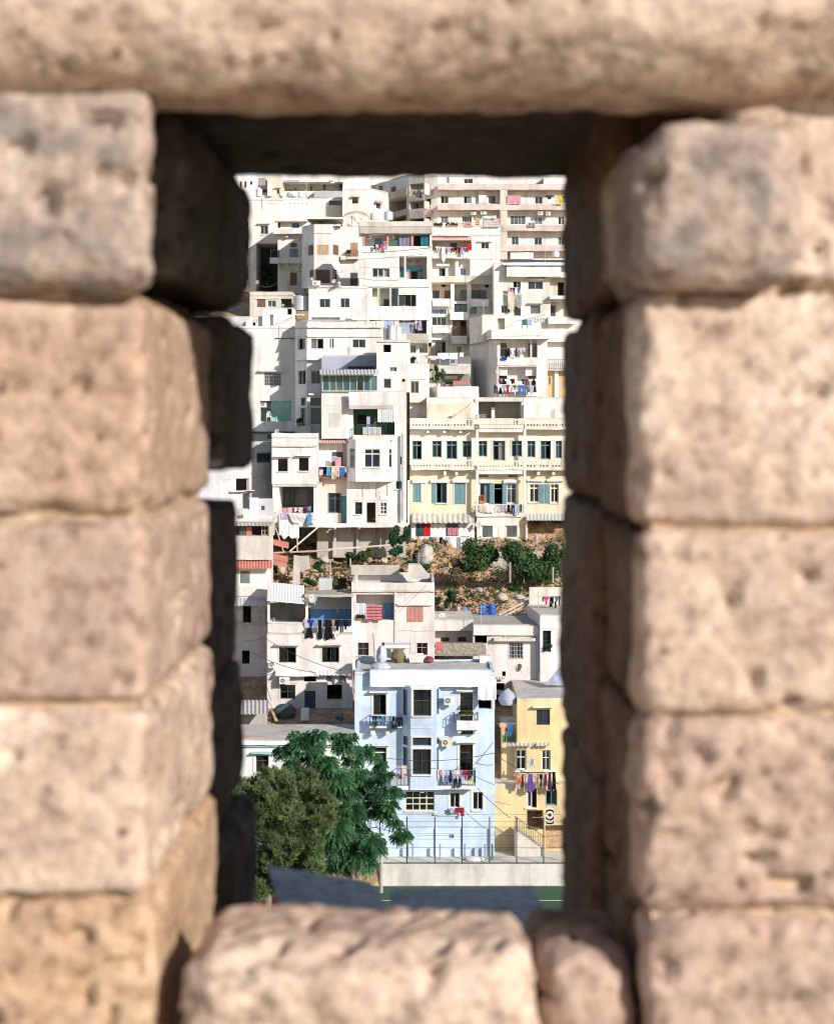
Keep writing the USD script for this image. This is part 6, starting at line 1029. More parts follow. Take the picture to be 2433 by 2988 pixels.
boulder(*H_(955, 1265, 1150, 1520), 160, 3, GREYR, 'big pale grey boulder left of the white sheets on the slope'); boulder(*K_(1420, 290, 1490, 400), 151, 5, TANR, 'pale pointed boulder left of the blue tarpaulin'); boulder(*G_(905, 1500, 1010, 1640), 156, 6, TANR, 'tan boulder beside the corner house'); boulder(*H_(480, 1420, 570, 1500), 157, 8, TANR, 'brown boulder left of the climber'); boulder(*L_(380, 1660 - 1600, 470, 130), 154, 9, GREYR, 'grey boulder under the dry scrub'); boulder(*G_(1430, 1390, 1560, 1500), 159, 10, GREYR, 'grey boulder right of the concrete pillar'); boulder(*L_(640, 130, 790, 260), 152, 13, TANR, 'large tan boulder above the blue barrels'); boulder(*L_(850, 150, 1000, 215), 150, 14, GREYR, 'flat grey slab of rubble by the tower house')
obj('concrete_pillar', MB().hexa([pt(*G_(1100, 1760), 155), pt(*G_(1185, 1760), 155), pt(*G_(1195, 1760), 155.6), pt(*G_(1110, 1760), 155.6), pt(*G_(1118, 1385), 155), pt(*G_(1190, 1400), 155), pt(*G_(1195, 1400), 155.6), pt(*G_(1120, 1385), 155.6)]).mesh(), CONCP, '/World', label='leaning pale concrete pillar on the slope below the hanging sheets', cat='pillar')
obj('concrete_slab', MB().hexa([pt(*G_(1195, 1600), 157), pt(*G_(1330, 1560), 157), pt(*G_(1330, 1560), 157.5), pt(*G_(1195, 1600), 157.5), pt(*G_(1195, 1400), 157), pt(*G_(1310, 1395), 157), pt(*G_(1310, 1395), 157.5), pt(*G_(1195, 1400), 157.5)]).mesh(), CONC, '/World', label='broken concrete slab right of the leaning pillar', cat='slab')
def bar(name, a, b, Ya, Yb, r, m, label, cat='pole', n=6): return MB().tube([pt(*a, Ya), pt(*b, Yb)], r, n).put(name, m, '/World', label=label, cat=cat)
bar('long_pipe', G_(830, 1362), H_(-160, 1330), 159.5, 160, .10, paint('rusty_pink_pipe', (.50, .30, .24)), 'long rusty pink pipe across the slope below the sheets', 'pipe'); bar('long_pipe', H_(-190, 1320), H_(600, 1262), 160, 160.3, .09, CONCP, 'long pale pipe in front of the retaining wall', 'pipe')
bar('leaning_pole', G_(885, 1040), G_(990, 1355), 158.4, 158.4, .07, SALMON, 'reddish pole leaning under the hanging sheets'); bar('leaning_pole', G_(1060, 1345), G_(1415, 1040), 158.2, 160, .08, CONCP, 'long white pole propped up to the right of the sheets'); bar('leaning_pole', G_(1158, 1350), G_(1160, 1165), 158.6, 158.6, .08, TANR, 'upright pole under the hanging sheets')
bar('leaning_pole', I_(815, 1740), I_(815, 1480), 154.5, 154.5, .09, PALEBARK, 'bare stake in front of the wide leafy tree', 'stake'); bar('leaning_pole', I_(1360, 1740), I_(1358, 1540), 154.5, 154.5, .06, CONCP, 'thin white stake at the right of the slope', 'stake'); bar('leaning_pole', H_(-160 + 0, 1750), H_(-158, 1440), 147.5, 147.5, .0501, STEEL, 'steel pole at the left corner of the cream pink roof')
bar('steel_pole', H_(95, 1720), H_(96, 1430), 147, 147, .06, GREYF, 'thin steel pole at the left corner of the cream pink house roof')
for i, (a, b) in enumerate(((L_(672, 412), L_(1045, 228)), (L_(690, 455), L_(1060, 262)), (L_(860, 425), L_(985, 350)))): bar('timber_beam', a, b, 143.5, 145, .085, TANR, ('upper', 'middle', 'lowest, shortest')[i] + ' of the three timber beams slanting over the low house roof', 'beam')
for i, (x, s) in enumerate(((G_(868, 1218), .16), (G_(858, 1398), .10), (G_(848, 1462), .08))):
    c = pt(*x, 151); MB().hexa([c + [-.9, 0, -.1], c + [1.2, 0, -.6], c + [1.2, .8, -.6], c + [-.9, .8, -.1], c + [-.9, 0, .35], c + [1.2, 0, -.1], c + [1.2, .8, -.1], c + [-.9, .8, .35]]).put('loose_sheet', TILE, '/World', label=('top', 'middle', 'lowest')[i] + ' red sheet sticking out right of the corner house', cat='sheet')

# ------------------------------------------------------------------ barrels, tanks, dishes, air conditioners
BARREL = paint('blue_plastic', (.02, .09, .42), .35)
def barrel(px, py0, py1, Y, label):
    z0, z1 = zat(py1, Y), zat(py0, Y); hgt = z1 - z0; r = .31 * hgt; b = thing('blue_barrel', label, 'barrel', 'blue barrels on the low house roof', (pt(px, 0, Y)[0], Y, z0))
    pr = [(0, 0), (r * .9, 0), (r * .97, .04 * hgt), (r, .30 * hgt), (r * 1.04, .33 * hgt), (r, .36 * hgt), (r, .64 * hgt), (r * 1.04, .67 * hgt), (r, .70 * hgt), (r * .97, .95 * hgt), (r * .88, hgt), (0, hgt)]
    obj('drum', lathe(pr, 22), BARREL, b, smooth=40); obj('cap', (lambda v, f: (v + [r * .45, 0, hgt], f))(*lathe([(0, .04), (.07, .04), (.07, 0)], 10)), BARREL, b)
barrel(L_(477)[0], L_(0, 275)[1], L_(0, 415)[1], 144.2, 'left blue plastic barrel behind the low house roof'); barrel(L_(590)[0], L_(0, 272)[1], L_(0, 412)[1], 144.2, 'right blue plastic barrel behind the low house roof, with pale top')
TANKM = metal('tank_metal', (.62, .62, .63), .4, .12); TANKG = metal('grey_tank_metal', (.50, .52, .55), .45, .2)
def tank(r, Y, label, m=TANKM, ribs=4, lid=True, group=None):
    x0, y0, x1, y1 = r; z0, z1 = zat(y1, Y), zat(y0, Y); H_z = z1 - z0; R = (x1 - x0) / FL * Y / 2; t = thing('water_tank', label, 'water tank', group, (pt((x0 + x1) / 2, 0, Y)[0], Y, z0)); pr = [(0, .0), (R * .98, 0)]
    for k in range(ribs + 1):
        z = H_z * .86 * (k + .5) / (ribs + 1); pr += [(R * .98, z - .05), (R, z), (R * .98, z + .05)]
    pr += [(R * .97, H_z * .88), (R * .55, H_z * .97), (R * .3, H_z), (0, H_z)]
    obj('shell', lathe(pr, 26), m, t, smooth=40)
    if lid: obj('lid', (lambda v, f: (v + [0, 0, H_z * .985], f))(*lathe([(R * .3, 0), (R * .32, .07), (0, .1)], 14)), m, t)
    return t
tank(B_(348, 524, 432, 612), 193.5, 'smaller metal water tank at the left on the white central block roof'); tank(B_(520, 500, 636, 614), 193.5, 'larger metal water tank on the white central block roof')
tank(E_(512, 225, 590, 392), 166.5, 'bluish water tank at the left of the stair tower roof', TANKG); tank(E_(580, 210, 672, 392), 166, 'tall white water tank in the middle of the stair tower roof', WHITEM); tank(E_(662, 222, 742, 392), 166.6, 'white water tank at the right of the stair tower roof', WHITEM)
tank(A_(635, 212, 716, 316), 227, 'white water tank under the dark awning at the top left', WHITEM); tank(A_(1170, 250, 1240, 330), 226, 'white tank beside the covered heap on the parapet house', WHITEM); tank(A_(1110, 1560, 1310, 1760), 182.5, 'big grey blue metal tank left of the white flat house', TANKG, ribs=3); tank(C_(1345, 1010, 1440, 1080), 196, 'pale round tank at the foot of the pink banded apartments', WHITEM)
def heap(r, Y, m, label, name='covered_heap', cat='heap', seed=1, dy=.8):
    x0, y0, x1, y1 = r; s = trimesh.creation.icosphere(subdivisions=3); v = np.array(s.vertices); v = v * (.8 + .4 * meshkit.fbm(v * 2 + seed, 3, seed))[:, None]; v[:, 2] = np.maximum(v[:, 2], -.55)
    return obj(name, (v * [(x1 - x0) / FL * Y / 2, dy, (y1 - y0) / FL * Y / 1.7] + pt((x0 + x1) / 2, (y0 + y1) / 2 + (y1 - y0) * .1, Y), s.faces), m, '/World', smooth=40, label=label, cat=cat)
PLAST = cloth('plastic_sheeting', (.55, .58, .64)); heap(K_(425, 800, 560, 1010), 130, PLAST, 'water tank wrapped in pale plastic sheeting on the blue house roof', 'wrapped_tank', 'tank', 3, 1.0); heap(K_(360, 1010, 600, 1112), 126.2, PLAST, 'low heap under pale plastic at the front of the blue roof', seed=4, dy=.7); heap(A_(1020, 250, 1165, 330), 226, WHITE, 'white covered heap on the parapet house roof', seed=6); heap(K_(1030, 935, 1150, 1010), 131.2, paint('red_cart_paint', (.25, .05, .05)), 'dark red covered cart on the blue house roof', seed=7); heap(J_(845, 1530, 1150, 1730), 133.5, paint('dark_green_tarp', (.05, .07, .065)), 'heap of scrap under a dark green tarp in the shaded yard', seed=8, dy=1.0); heap(L_(680, 1350, 890, 1560), 128.6, cloth('grey_rags', (.40, .42, .50)), 'heap of crumpled sheets between the blue and yellow houses', seed=9); heap(J_(1690, 1650, 1745, 1740), 132.8, paint('scrap_brown', (.16, .12, .10)), 'small pile of planks and a blue box in the shaded yard', seed=12)
tp_ = MB(); 
def tarp(pts, Y, m, label, name='tarpaulin', cat='tarpaulin', n=10, seed=1):
    a, b, c, d = [pt(*p[:2], Y + (p[2] if len(p) > 2 else 0)) for p in pts]; g = np.linspace(0, 1, n); P = np.array([[(a * (1 - u) + b * u) * (1 - v) + (d * (1 - u) + c * u) * v for u in g] for v in g]).reshape(-1, 3)
    P[:, 1] += (meshkit.fbm(P * 2.2, 3, seed) - .5) * .5; Q = P + [0, .03, 0]; f = []
    for i in range(n - 1):
        for j in range(n - 1): q = [i * n + j, (i + 1) * n + j, (i + 1) * n + j + 1, i * n + j + 1]; f += [q, [x + n * n for x in q[::-1]]]
    return obj(name, (np.vstack([P, Q]), np.array(f)), m, '/World', smooth=True, label=label, cat=cat)
GBT = cloth('blue_grey_tarp', (.36, .40, .52)); tarp((L_(1455, 1060), L_(1640, 900), L_(1640, 1280), L_(1250, 1300)), 132.5, GBT, 'large blue grey tarpaulin hanging over the yellow house roof'); tarp((L_(235, 300), L_(262, 310), L_(345, 415), L_(225, 412)), 145, cloth('blue_tarp', (.28, .34, .60)), 'small pointed blue tarpaulin on the slope left of the barrels'); tarp((B_(120, 540), B_(190, 520), B_(260, 620), B_(120, 715)), 208.5, cloth('white_tarp', (.72, .71, .68)), 'white sheet draped over the wooden roof shelter'); tarp((B_(40, 570), B_(120, 560), B_(120, 700), B_(50, 690)), 208.6, cloth('cream_tarp', (.72, .68, .60)), 'cream sheet hanging left of the draped white one')
for i, k in enumerate((0, 1, 2)):
    a = np.linspace(0, math.pi, 14); MB().tube([pt(*B_(170 - 175 * math.cos(q), 600 - (70 + 14 * k) * math.sin(q)), 209 + k * .8) for q in a], .06, 5).put('shelter_hoop', TANR, '/World', label=('front', 'middle', 'rear')[i] + ' wooden hoop of the draped roof shelter', cat='hoop')
DISHM = paint('dish_white', (.72, .71, .68), .4); DISHC = paint('dish_cream', (.70, .62, .48), .5); DISHP = paint('dish_rust', (.52, .27, .20), .6)
_dish = {}
def dish(c, R, Y, label, m=DISHM, ang=-28, tilt=62):
    x = thing('satellite_dish', label, 'satellite dish', 'satellite dishes', pt(*c, Y), ang); r = R / FL * Y; T = math.radians(tilt); Rx = np.array([[1, 0, 0], [0, math.cos(T), -math.sin(T)], [0, math.sin(T), math.cos(T)]])
    q = np.linspace(0, 1, 6); v, f = lathe([(r * k + 1e-4, .22 * r * k * k) for k in q] + [(r * k + 1e-4, .22 * r * k * k - .02) for k in q[::-1]], 22); obj('reflector', (v @ Rx.T, f), m, x, smooth=40)
    tip = np.array([0, 0, .85 * r]) @ Rx.T; low = np.array([0, -r * .95, .2 * r]) @ Rx.T; MB().tube([low, tip], .018).put('arm', STEEL, x); MB().box(*sum(([t - .06, t + .06] for t in tip), [])).put('receiver', STEEL, x); MB().tube([[0, .05, -r * .1], [0, .25, -r * .6], [0, .25, -r * 1.3]], .035).put('mount', STEEL, x)
dish(J_(1362, 208), 14, 135.9, 'round white dish beside the white post of the covered terrace'); dish(K_(1268, 440), 13, 140.5, 'white dish on the low roof right of the cream pink house'); dish(O_(1090, 550), 12, 126.2, 'white dish between the two upper windows of the yellow house', ang=-55); dish(L_(930, 1085), 13, 133.5, 'rusty pink dish on the yellow house roof', DISHP, -55); dish(E_(1135, 835), 14, 181.5, 'large cream dish in front of the dark green bush', DISHC, -50); dish(D_(905, 1560), 9, 160.8, 'cream dish on the white cube roof', DISHC, -40)
dish(A_(980, 1700), 6, 184.5, 'small white dish left of the big grey tank'); dish(A_(1625, 1390), 7, 180.6, 'white dish on the white flat house roof'); dish(A_(1345, 1360), 5, 180.8, 'little dish above the air conditioner on the white flat house'); dish(D_(635, 158), 7, 176, 'white dish above the blank white wall'); dish(C_(722, 722), 6, 249, 'white dish on the breeze block column', ang=-50); dish(I_(408, 1000), 9, 170.6, 'white dish at the corner of the yellow mansion porch'); dish(F_(405, 1365), 7, 171, 'white dish on the mansion balustrade'); dish(E_(1065, 610), 7, 184.8, 'white dish below the small veranda house', ang=-50); dish(F_(1140, 160), 6, 186.5, 'grey dish on the roof terrace right of the doorway'); dish(F_(668, 800), 8, 182.3, 'white dish beside the lower balcony of the grey sided house'); dish(E_(1275, 1195), 6, 177.6, 'white dish on the stained parapet of the mansion'); dish(A_(655, 1405), 7, 186, 'tan dish at the left edge near the dark hollow', DISHP)
ACW = paint('ac_casing', (.72, .70, .66), .4); ACD = paint('ac_grille', (.10, .10, .10), .6)
def aircon(r, Y, label, m=ACW, side=False):
    x0, y0, x1, y1 = r; a, b = pt(x0, y1, Y), pt(x1, y0, Y); t = thing('air_conditioner', label, 'air conditioner', 'air conditioners on the houses', (a[0], Y, a[2])); w, hh = b[0] - a[0], b[2] - a[2]
    MB().box(0, w, 0, .36, 0, hh).put('casing', m, t); R = hh * .38; cx = w * (.36 if not side else .55); v, f = lathe([(R, 0), (R, .02), (R * .86, .03), (R * .84, 0)], 22); rot = v[:, [0, 2, 1]] * [1, -1, 1]; obj('fan_ring', (rot + [cx, -.001, hh * .5], f), m, t)
    g = MB(); v, f = lathe([(0, .006), (R * .84, .006)], 20); g.add(v[:, [0, 2, 1]] * [1, -1, 1] + [cx, 0, hh * .5], f[:, ::-1])
    g.put('fan_opening', ACD, t); g = MB()
    for k in range(6): q = k * math.pi / 3; g.tube([[cx, -.012, hh * .5], [cx + R * .8 * math.cos(q), -.012, hh * .5 + R * .8 * math.sin(q)]], .012, 4)
    g.put('fan_guard', m, t); MB().box(.06, .1, -.02, .4, -.05, 0).box(w - .1, w - .06, -.02, .4, -.05, 0).put('bracket', STEEL, t)
aircon(K_(1284, 1442, 1416, 1550), 124.1, 'air conditioner between bay and balcony door, top floor of blue house'); aircon(N_(1250, 240, 1385, 340), 124.1, 'cream air conditioner between bay and balcony door, lower floor of blue house', paint('ac_cream', (.66, .58, .44), .4)); aircon(J_(932, 1200, 1060, 1285), 135.5, 'air conditioner under the ledge of the pale pink house'); aircon(J_(795, 990, 912, 1080), 135.5, 'air conditioner left of the curtained window of the pale pink house'); aircon(A_(1350, 1382, 1452, 1440), 180.5, 'air conditioner standing on the white flat house roof'); aircon(B_(290, 800, 364, 855), 191.5, 'air conditioner under the roof band beside the left pink column'); aircon(B_(588, 808, 658, 858), 191.5, 'air conditioner beside the middle pink column'); aircon(C_(322, 500, 385, 545), 250.4, 'air conditioner on the pink banded apartments, left one of the upper pair', ); aircon(C_(445, 495, 520, 540), 250.4, 'air conditioner on the pink banded apartments, right one of the upper pair'); aircon(C_(1170, 502, 1232, 550), 250.4, 'air conditioner right of the breeze block column, left one of two'); aircon(C_(1268, 502, 1330, 552), 250.4, 'air conditioner at far right of the pink banded apartments'); aircon(D_(692, 1180, 775, 1250), 175.4, 'air conditioner in the dim balcony with the green curtain'); aircon(A_(1580 + 0, 100, 1630, 145), 243.5, 'air conditioner high on the shaded balcony block')
ch = thing('plastic_chair', 'white plastic chair on the balcony with the green curtain', 'chair', None, pt(*D_(800, 1428), 174.7)); cm = paint('white_plastic', (.70, .72, .75), .35)
MB().box(-.26, .26, -.26, .26, .42, .46).put('seat', cm, ch); MB().box(-.26, -.12, .22, .26, .46, .95).box(.12, .26, .22, .26, .46, .95).box(-.26, .26, .22, .26, .86, .98).box(-.05, .05, .22, .25, .46, .86).put('backrest', cm, ch)
for a in (-.24, .2):
    for b in (-.24, .2): MB().box(a, a + .04, b, b + .04, 0, .42).put('leg', cm, ch)

# ------------------------------------------------------------------ washing
COL = {'white': (.79, .78, .77), 'cream': (.66, .58, .46), 'pink': (.62, .30, .36), 'pale pink': (.66, .48, .48), 'red': (.50, .035, .04), 'dark red': (.25, .03, .04), 'black': (.015, .015, .018), 'navy': (.03, .04, .10), 'blue': (.06, .17, .42), 'pale blue': (.38, .48, .66), 'sky blue': (.10, .35, .58), 'denim': (.10, .17, .30), 'grey': (.32, .32, .34), 'purple': (.15, .08, .32), 'lilac': (.42, .36, .55), 'orange': (.60, .22, .06), 'yellow': (.62, .50, .06), 'green': (.04, .28, .12), 'teal': (.04, .25, .28), 'plum': (.08, .035, .06), 'maroon': (.17, .03, .05), 'peach': (.66, .36, .25), 'tan': (.42, .30, .18), 'magenta': (.60, .06, .25), 'royal blue': (.03, .06, .40)}
def garment(kind, w, hgt, g):
    """thin folded cloth hanging from z = 0; x across, y away from the viewer"""
    nx, nz = (9, 9); X, Z = np.meshgrid(np.linspace(-.5, .5, nx), np.linspace(0, 1, nz)); S = np.ones_like(Z); gap = None
    if kind == 'shirt': S = np.where(Z < .30, 1.0, .66 + .06 * Z)
    if kind == 'dress': S = .55 + .45 * Z
    if kind == 'trousers': S = .86 + .14 * np.sin(Z * 3)
    x = X * w * S; y = .03 * np.sin(X * 17 + g.uniform(0, 6)) * (.4 + Z) + .02 * g.normal(size=X.shape); z = -Z * hgt * (1 + .05 * np.sin(X * 9 + g.uniform(0, 6)))
    if kind == 'shirt': z = np.where((abs(X) > .34) & (Z > .32), -hgt * (.32 + .1 * (Z - .32)), z)
    if kind == 'sheet': z = z - hgt * .06 * np.sin(X * 6 + 1) * Z
    P = np.stack([x, y, z], -1).reshape(-1, 3); f = []
    for i in range(nz - 1):
        for j in range(nx - 1):
            if kind == 'trousers' and j in (4,) and i > 2: continue
            f.append([i * nx + j, (i + 1) * nx + j, (i + 1) * nx + j + 1, i * nx + j + 1])
    f = np.array(f); n = len(P); return np.vstack([P, P + [0, .02, 0]]), np.vstack([f, f[:, ::-1] + n])
ORD = ['first', 'second', 'third', 'fourth', 'fifth', 'sixth', 'seventh', 'eighth', 'ninth', 'tenth', 'eleventh', 'twelfth', 'thirteenth', 'fourteenth', 'fifteenth']
def washing(where, Y, line, items, group, rope=True, dz=0.0):
    """line: (x0, y0, x1, y1) in photo px; items: (x0, x1, y bottom, kind, colour[, y top])"""
    g = np.random.default_rng(abs(hash(where)) % 1000 if False else sum(map(ord, where)) % 1000); x0, y0, x1, y1 = line
    if rope:
        P = [pt(x0 + (x1 - x0) * k, y0 + (y1 - y0) * k + 3.0 * k * (1 - k), Y) for k in np.linspace(0, 1, 9)]; MB().tube(P, .012, 4).put('clothesline', paint('rope', (.35, .33, .30)), '/World', label='clothesline ' + where, cat='clothesline')
    for i, it in enumerate(sorted(items)):
        a, b, yb, kind, col = it[:5]; k = np.clip(((a + b) / 2 - x0) / (x1 - x0), 0, 1); yt = it[5] if len(it) > 5 else y0 + (y1 - y0) * k + 3.0 * k * (1 - k)
        v, f = garment(kind, (b - a) / FL * Y * (1.12 if kind == 'shirt' else 1), (yb - yt) / FL * Y, g)
        nm = {'shirt': 'shirt', 'trousers': 'trousers', 'sheet': 'sheet', 'towel': 'towel', 'dress': 'dress'}[kind]
        obj('hanging_' + nm, (v + pt((a + b) / 2, yt, Y) + [0, -.04 - .03 * (i % 2), 0], f), cloth('cloth_' + col.replace(' ', '_'), COL[col]), '/World', smooth=True, label='%s %s, %s from left, %s' % (col, nm, ORD[min(i, 14)], where), cat='laundry', group=group)
def wt(T, *it): return [(T(a)[0], T(b)[0], T(0, c)[1], *r) for a, b, c, *r in it]
washing('on the top floor balcony of the blue house', 123.95, N_(365, -48, 760, -40), wt(N_, (372, 402, 85, 'shirt', 'navy'), (404, 432, 100, 'trousers', 'black'), (434, 462, 40, 'shirt', 'blue'), (464, 488, 62, 'shirt', 'navy'), (490, 520, 35, 'towel', 'sky blue'), (522, 548, 40, 'shirt', 'denim'), (552, 582, 60, 'shirt', 'pale blue'), (586, 612, 120, 'trousers', 'denim'), (620, 662, 118, 'trousers', 'black'), (664, 696, 118, 'trousers', 'navy'), (700, 760, 85, 'trousers', 'black')), 'washing on the blue house')
washing('on the second balcony of the blue house', 123.8, N_(1190, 640, 1680, 642), wt(N_, (1195, 1222, 770, 'towel', 'white'), (1215, 1256, 740, 'shirt', 'pink'), (1256, 1285, 790, 'trousers', 'white'), (1296, 1340, 735, 'shirt', 'pale blue'), (1342, 1384, 790, 'dress', 'navy'), (1384, 1440, 752, 'shirt', 'pale pink'), (1404, 1448, 862, 'trousers', 'black', N_(0, 745)[1]), (1440, 1475, 760, 'shirt', 'white'), (1466, 1500, 862, 'trousers', 'black', N_(0, 745)[1]), (1476, 1516, 765, 'shirt', 'lilac'), (1520, 1575, 762, 'shirt', 'red'), (1568, 1640, 775, 'dress', 'plum'), (1596, 1650, 820, 'trousers', 'yellow', N_(0, 745)[1]), (1650, 1676, 800, 'towel', 'teal'), (1300, 1330, 790, 'towel', 'lilac', N_(0, 730)[1])), 'washing on the blue house')
washing('under the small ground floor window of the blue house', 124.5, N_(1345, 1120, 1550, 1112), wt(N_, (1355, 1412, 1190, 'towel', 'pale blue'), (1420, 1536, 1180, 'towel', 'dark red'), (1492, 1536, 1228, 'towel', 'red', N_(0, 1170)[1])), 'washing on the blue house')
washing('over the bay balcony of the blue house', 123.7, N_(670, 585, 820, 580), wt(N_, (674, 735, 690, 'towel', 'lilac'), (742, 810, 692, 'towel', 'cream'), (745, 790, 735, 'towel', 'peach', N_(0, 670)[1])), 'washing on the blue house')
washing('under the upper windows of the yellow house', 125.9, O_(862, 690, 1405, 690), wt(O_, (868, 900, 790, 'shirt', 'lilac'), (878, 930, 830, 'dress', 'orange'), (918, 956, 885, 'towel', 'pale blue', O_(0, 740)[1]), (930, 960, 800, 'shirt', 'peach'), (955, 992, 855, 'dress', 'dark red'), (992, 1020, 810, 'shirt', 'grey'), (1022, 1122, 915, 'dress', 'purple'), (1122, 1150, 880, 'shirt', 'pale pink'), (1140, 1188, 870, 'dress', 'tan'), (1188, 1222, 850, 'shirt', 'black'), (1220, 1245, 815, 'towel', 'pale pink'), (1240, 1288, 840, 'dress', 'maroon'), (1288, 1345, 895, 'dress', 'plum', O_(0, 668)[1]), (1340, 1400, 900, 'dress', 'black', O_(0, 664)[1]), (1205, 1240, 870, 'towel', 'grey', O_(0, 800)[1])), 'washing on the yellow house')
washing('beside the dark gap left of the yellow house', 127.4, O_(640, 50, 905, 45), wt(O_, (686, 776, 198, 'shirt', 'peach'), (780, 830, 215, 'trousers', 'blue'), (832, 860, 200, 'trousers', 'denim')), 'washing on the yellow house')
washing('along the blue terrace of the pale pink house', 136.2, J_(1255, 470, 1860, 468), wt(J_, (1290, 1370, 575, 'shirt', 'royal blue'), (1262, 1366, 698, 'dress', 'black', J_(0, 575)[1]), (1370, 1412, 580, 'towel', 'grey'), (1415, 1480, 715, 'dress', 'black'), (1480, 1590, 560, 'dress', 'plum'), (1500, 1610, 720, 'dress', 'black'), (1600, 1640, 625, 'shirt', 'tan'), (1640, 1700, 610, 'shirt', 'black'), (1612, 1690, 712, 'shirt', 'white', J_(0, 620)[1]), (1700, 1745, 630, 'trousers', 'navy'), (1745, 1800, 600, 'shirt', 'black'), (1800, 1838, 560, 'shirt', 'navy')), 'washing on the pale pink house')
obj('red_blanket', (lambda v, f: (v + pt(K_(396)[0], K_(0, 285)[1], 137.6), f))(*garment('towel', 200 / 4.34 / FL * 138, 190 / 4.34 / FL * 138, np.random.default_rng(3))), cloth('red_striped_blanket', (.36, .07, .09), pat=('z', 1.3, (.52, .24, .24))), '/World', smooth=True, label='red and pink striped blanket hung across the loggia of the cream pink house', cat='blanket')
washing('on the tower house roof', 141, L_(1110, 175, 1480, 172), wt(L_, (1222, 1246, 240, 'towel', 'green'), (1248, 1300, 282, 'shirt', 'magenta'), (1284, 1330, 205, 'shirt', 'pink'), (1312, 1352, 310, 'dress', 'black'), (1308, 1350, 265, 'towel', 'green', L_(0, 235)[1]), (1345, 1366, 270, 'towel', 'black'), (1378, 1430, 240, 'shirt', 'denim'), (1380, 1402, 335, 'trousers', 'black', L_(0, 235)[1]), (1425, 1450, 290, 'shirt', 'maroon')), 'washing on the tower house roof')
for i, x in enumerate((1175, 1470)): bar('line_post', L_(x, 375), L_(x, 120), 141.2, 141.2, .035, STEEL, ('left', 'right')[i] + ' thin post of the washing line on the tower house roof', 'post')
washing('in the open basement under the white cube', 159.6, G_(930, 860, 1400, 850), wt(G_, (930, 1060, 1160, 'sheet', 'white'), (1050, 1185, 1168, 'sheet', 'white'), (960, 1050, 940, 'towel', 'lilac'), (1280, 1345, 1000, 'dress', 'sky blue'), (1345, 1395, 985, 'towel', 'white')), 'washing of the open basement')
tarp((G_(1045, 862), G_(1290, 860), G_(1240, 985), G_(1110, 990)), 159.3, cloth('grey_white_sheet', (.68, .65, .62)), 'swagged grey white sheet looped in front of the open basement', 'hanging_sheet', 'laundry', seed=5)
washing('on the rail of the open basement', 159.9, G_(940, 790, 1350, 775), wt(G_, (965, 1035, 850, 'towel', 'pink'), (1035, 1095, 850, 'towel', 'pale pink'), (1100, 1128, 850, 'towel', 'red'), (1070, 1235, 840, 'towel', 'white'), (1145, 1172, 845, 'towel', 'black'), (1175, 1230, 855, 'towel', 'pale pink'), (1232, 1275, 865, 'towel', 'navy'), (1275, 1298, 835, 'towel', 'red'), (1296, 1335, 830, 'towel', 'sky blue')), 'washing of the open basement')
washing('on the balcony of the salmon pink house', 163.9, G_(1400, 268, 1990, 275), wt(G_, (1402, 1440, 350, 'shirt', 'peach'), (1425, 1492, 305, 'shirt', 'royal blue'), (1440, 1488, 375, 'towel', 'pale pink', G_(0, 300)[1]), (1490, 1526, 370, 'towel', 'black'), (1526, 1588, 378, 'dress', 'sky blue'), (1590, 1642, 425, 'trousers', 'cream'), (1645, 1698, 400, 'trousers', 'pale pink'), (1700, 1760, 395, 'trousers', 'blue'), (1765, 1800, 340, 'towel', 'white')), 'washing of the salmon house')
washing('in the black doorway of the salmon pink house', 164.2, G_(1600, 130, 1740, 130), wt(G_, (1602, 1665, 200, 'towel', 'lilac'), (1640, 1715, 262, 'towel', 'pink', G_(0, 148)[1])), 'washing of the salmon house', rope=False)
washing('over the wall of the small white annex', 151.5, G_(395, 800, 535, 795), wt(G_, (398, 458, 885, 'towel', 'cream'), (460, 535, 880, 'towel', 'white')), 'washing of the annex')
washing('at the foot of the yellow mansion', 170.3, H_(1090, 1160, 1665, 1160), wt(H_, (1092, 1138, 1255, 'shirt', 'blue'), (1142, 1180, 1225, 'towel', 'peach'), (1182, 1222, 1225, 'towel', 'pale pink'), (1224, 1264, 1232, 'towel', 'black'), (1300, 1362, 1340, 'trousers', 'pale blue'), (1352, 1440, 1395, 'sheet', 'white'), (1440, 1490, 1352, 'sheet', 'grey'), (1488, 1530, 1320, 'sheet', 'white'), (1530, 1588, 1330, 'sheet', 'white'), (1590, 1650, 1290, 'sheet', 'white'), (1140, 1180, 1290, 'towel', 'cream', H_(0, 1230)[1])), 'washing of the yellow mansion')
washing('on the porch rail of the yellow mansion', 170.9, I_(420, 752, 985, 745), wt(I_, (425, 450, 830, 'towel', 'white'), (455, 500, 845, 'shirt', 'cream'), (505, 560, 850, 'towel', 'white'), (560, 615, 850, 'towel', 'white'), (660, 770, 835, 'shirt', 'lilac'), (772, 822, 845, 'dress', 'black'), (824, 872, 858, 'trousers', 'navy'), (874, 926, 880, 'trousers', 'pale blue'), (940, 962, 840, 'towel', 'black')), 'washing of the yellow mansion')
washing('on the upper balcony of the grey sided house', 182.6, F_(690, 500, 1050, 492), wt(F_, (768, 816, 612, 'dress', 'black'), (820, 878, 585, 'shirt', 'white'), (850, 880, 605, 'towel', 'pale blue', F_(0, 560)[1]), (880, 902, 612, 'towel', 'navy'), (902, 930, 600, 'shirt', 'lilac'), (930, 982, 580, 'shirt', 'pale pink'), (985, 1005, 545, 'towel', 'white')), 'washing of the grey sided house')
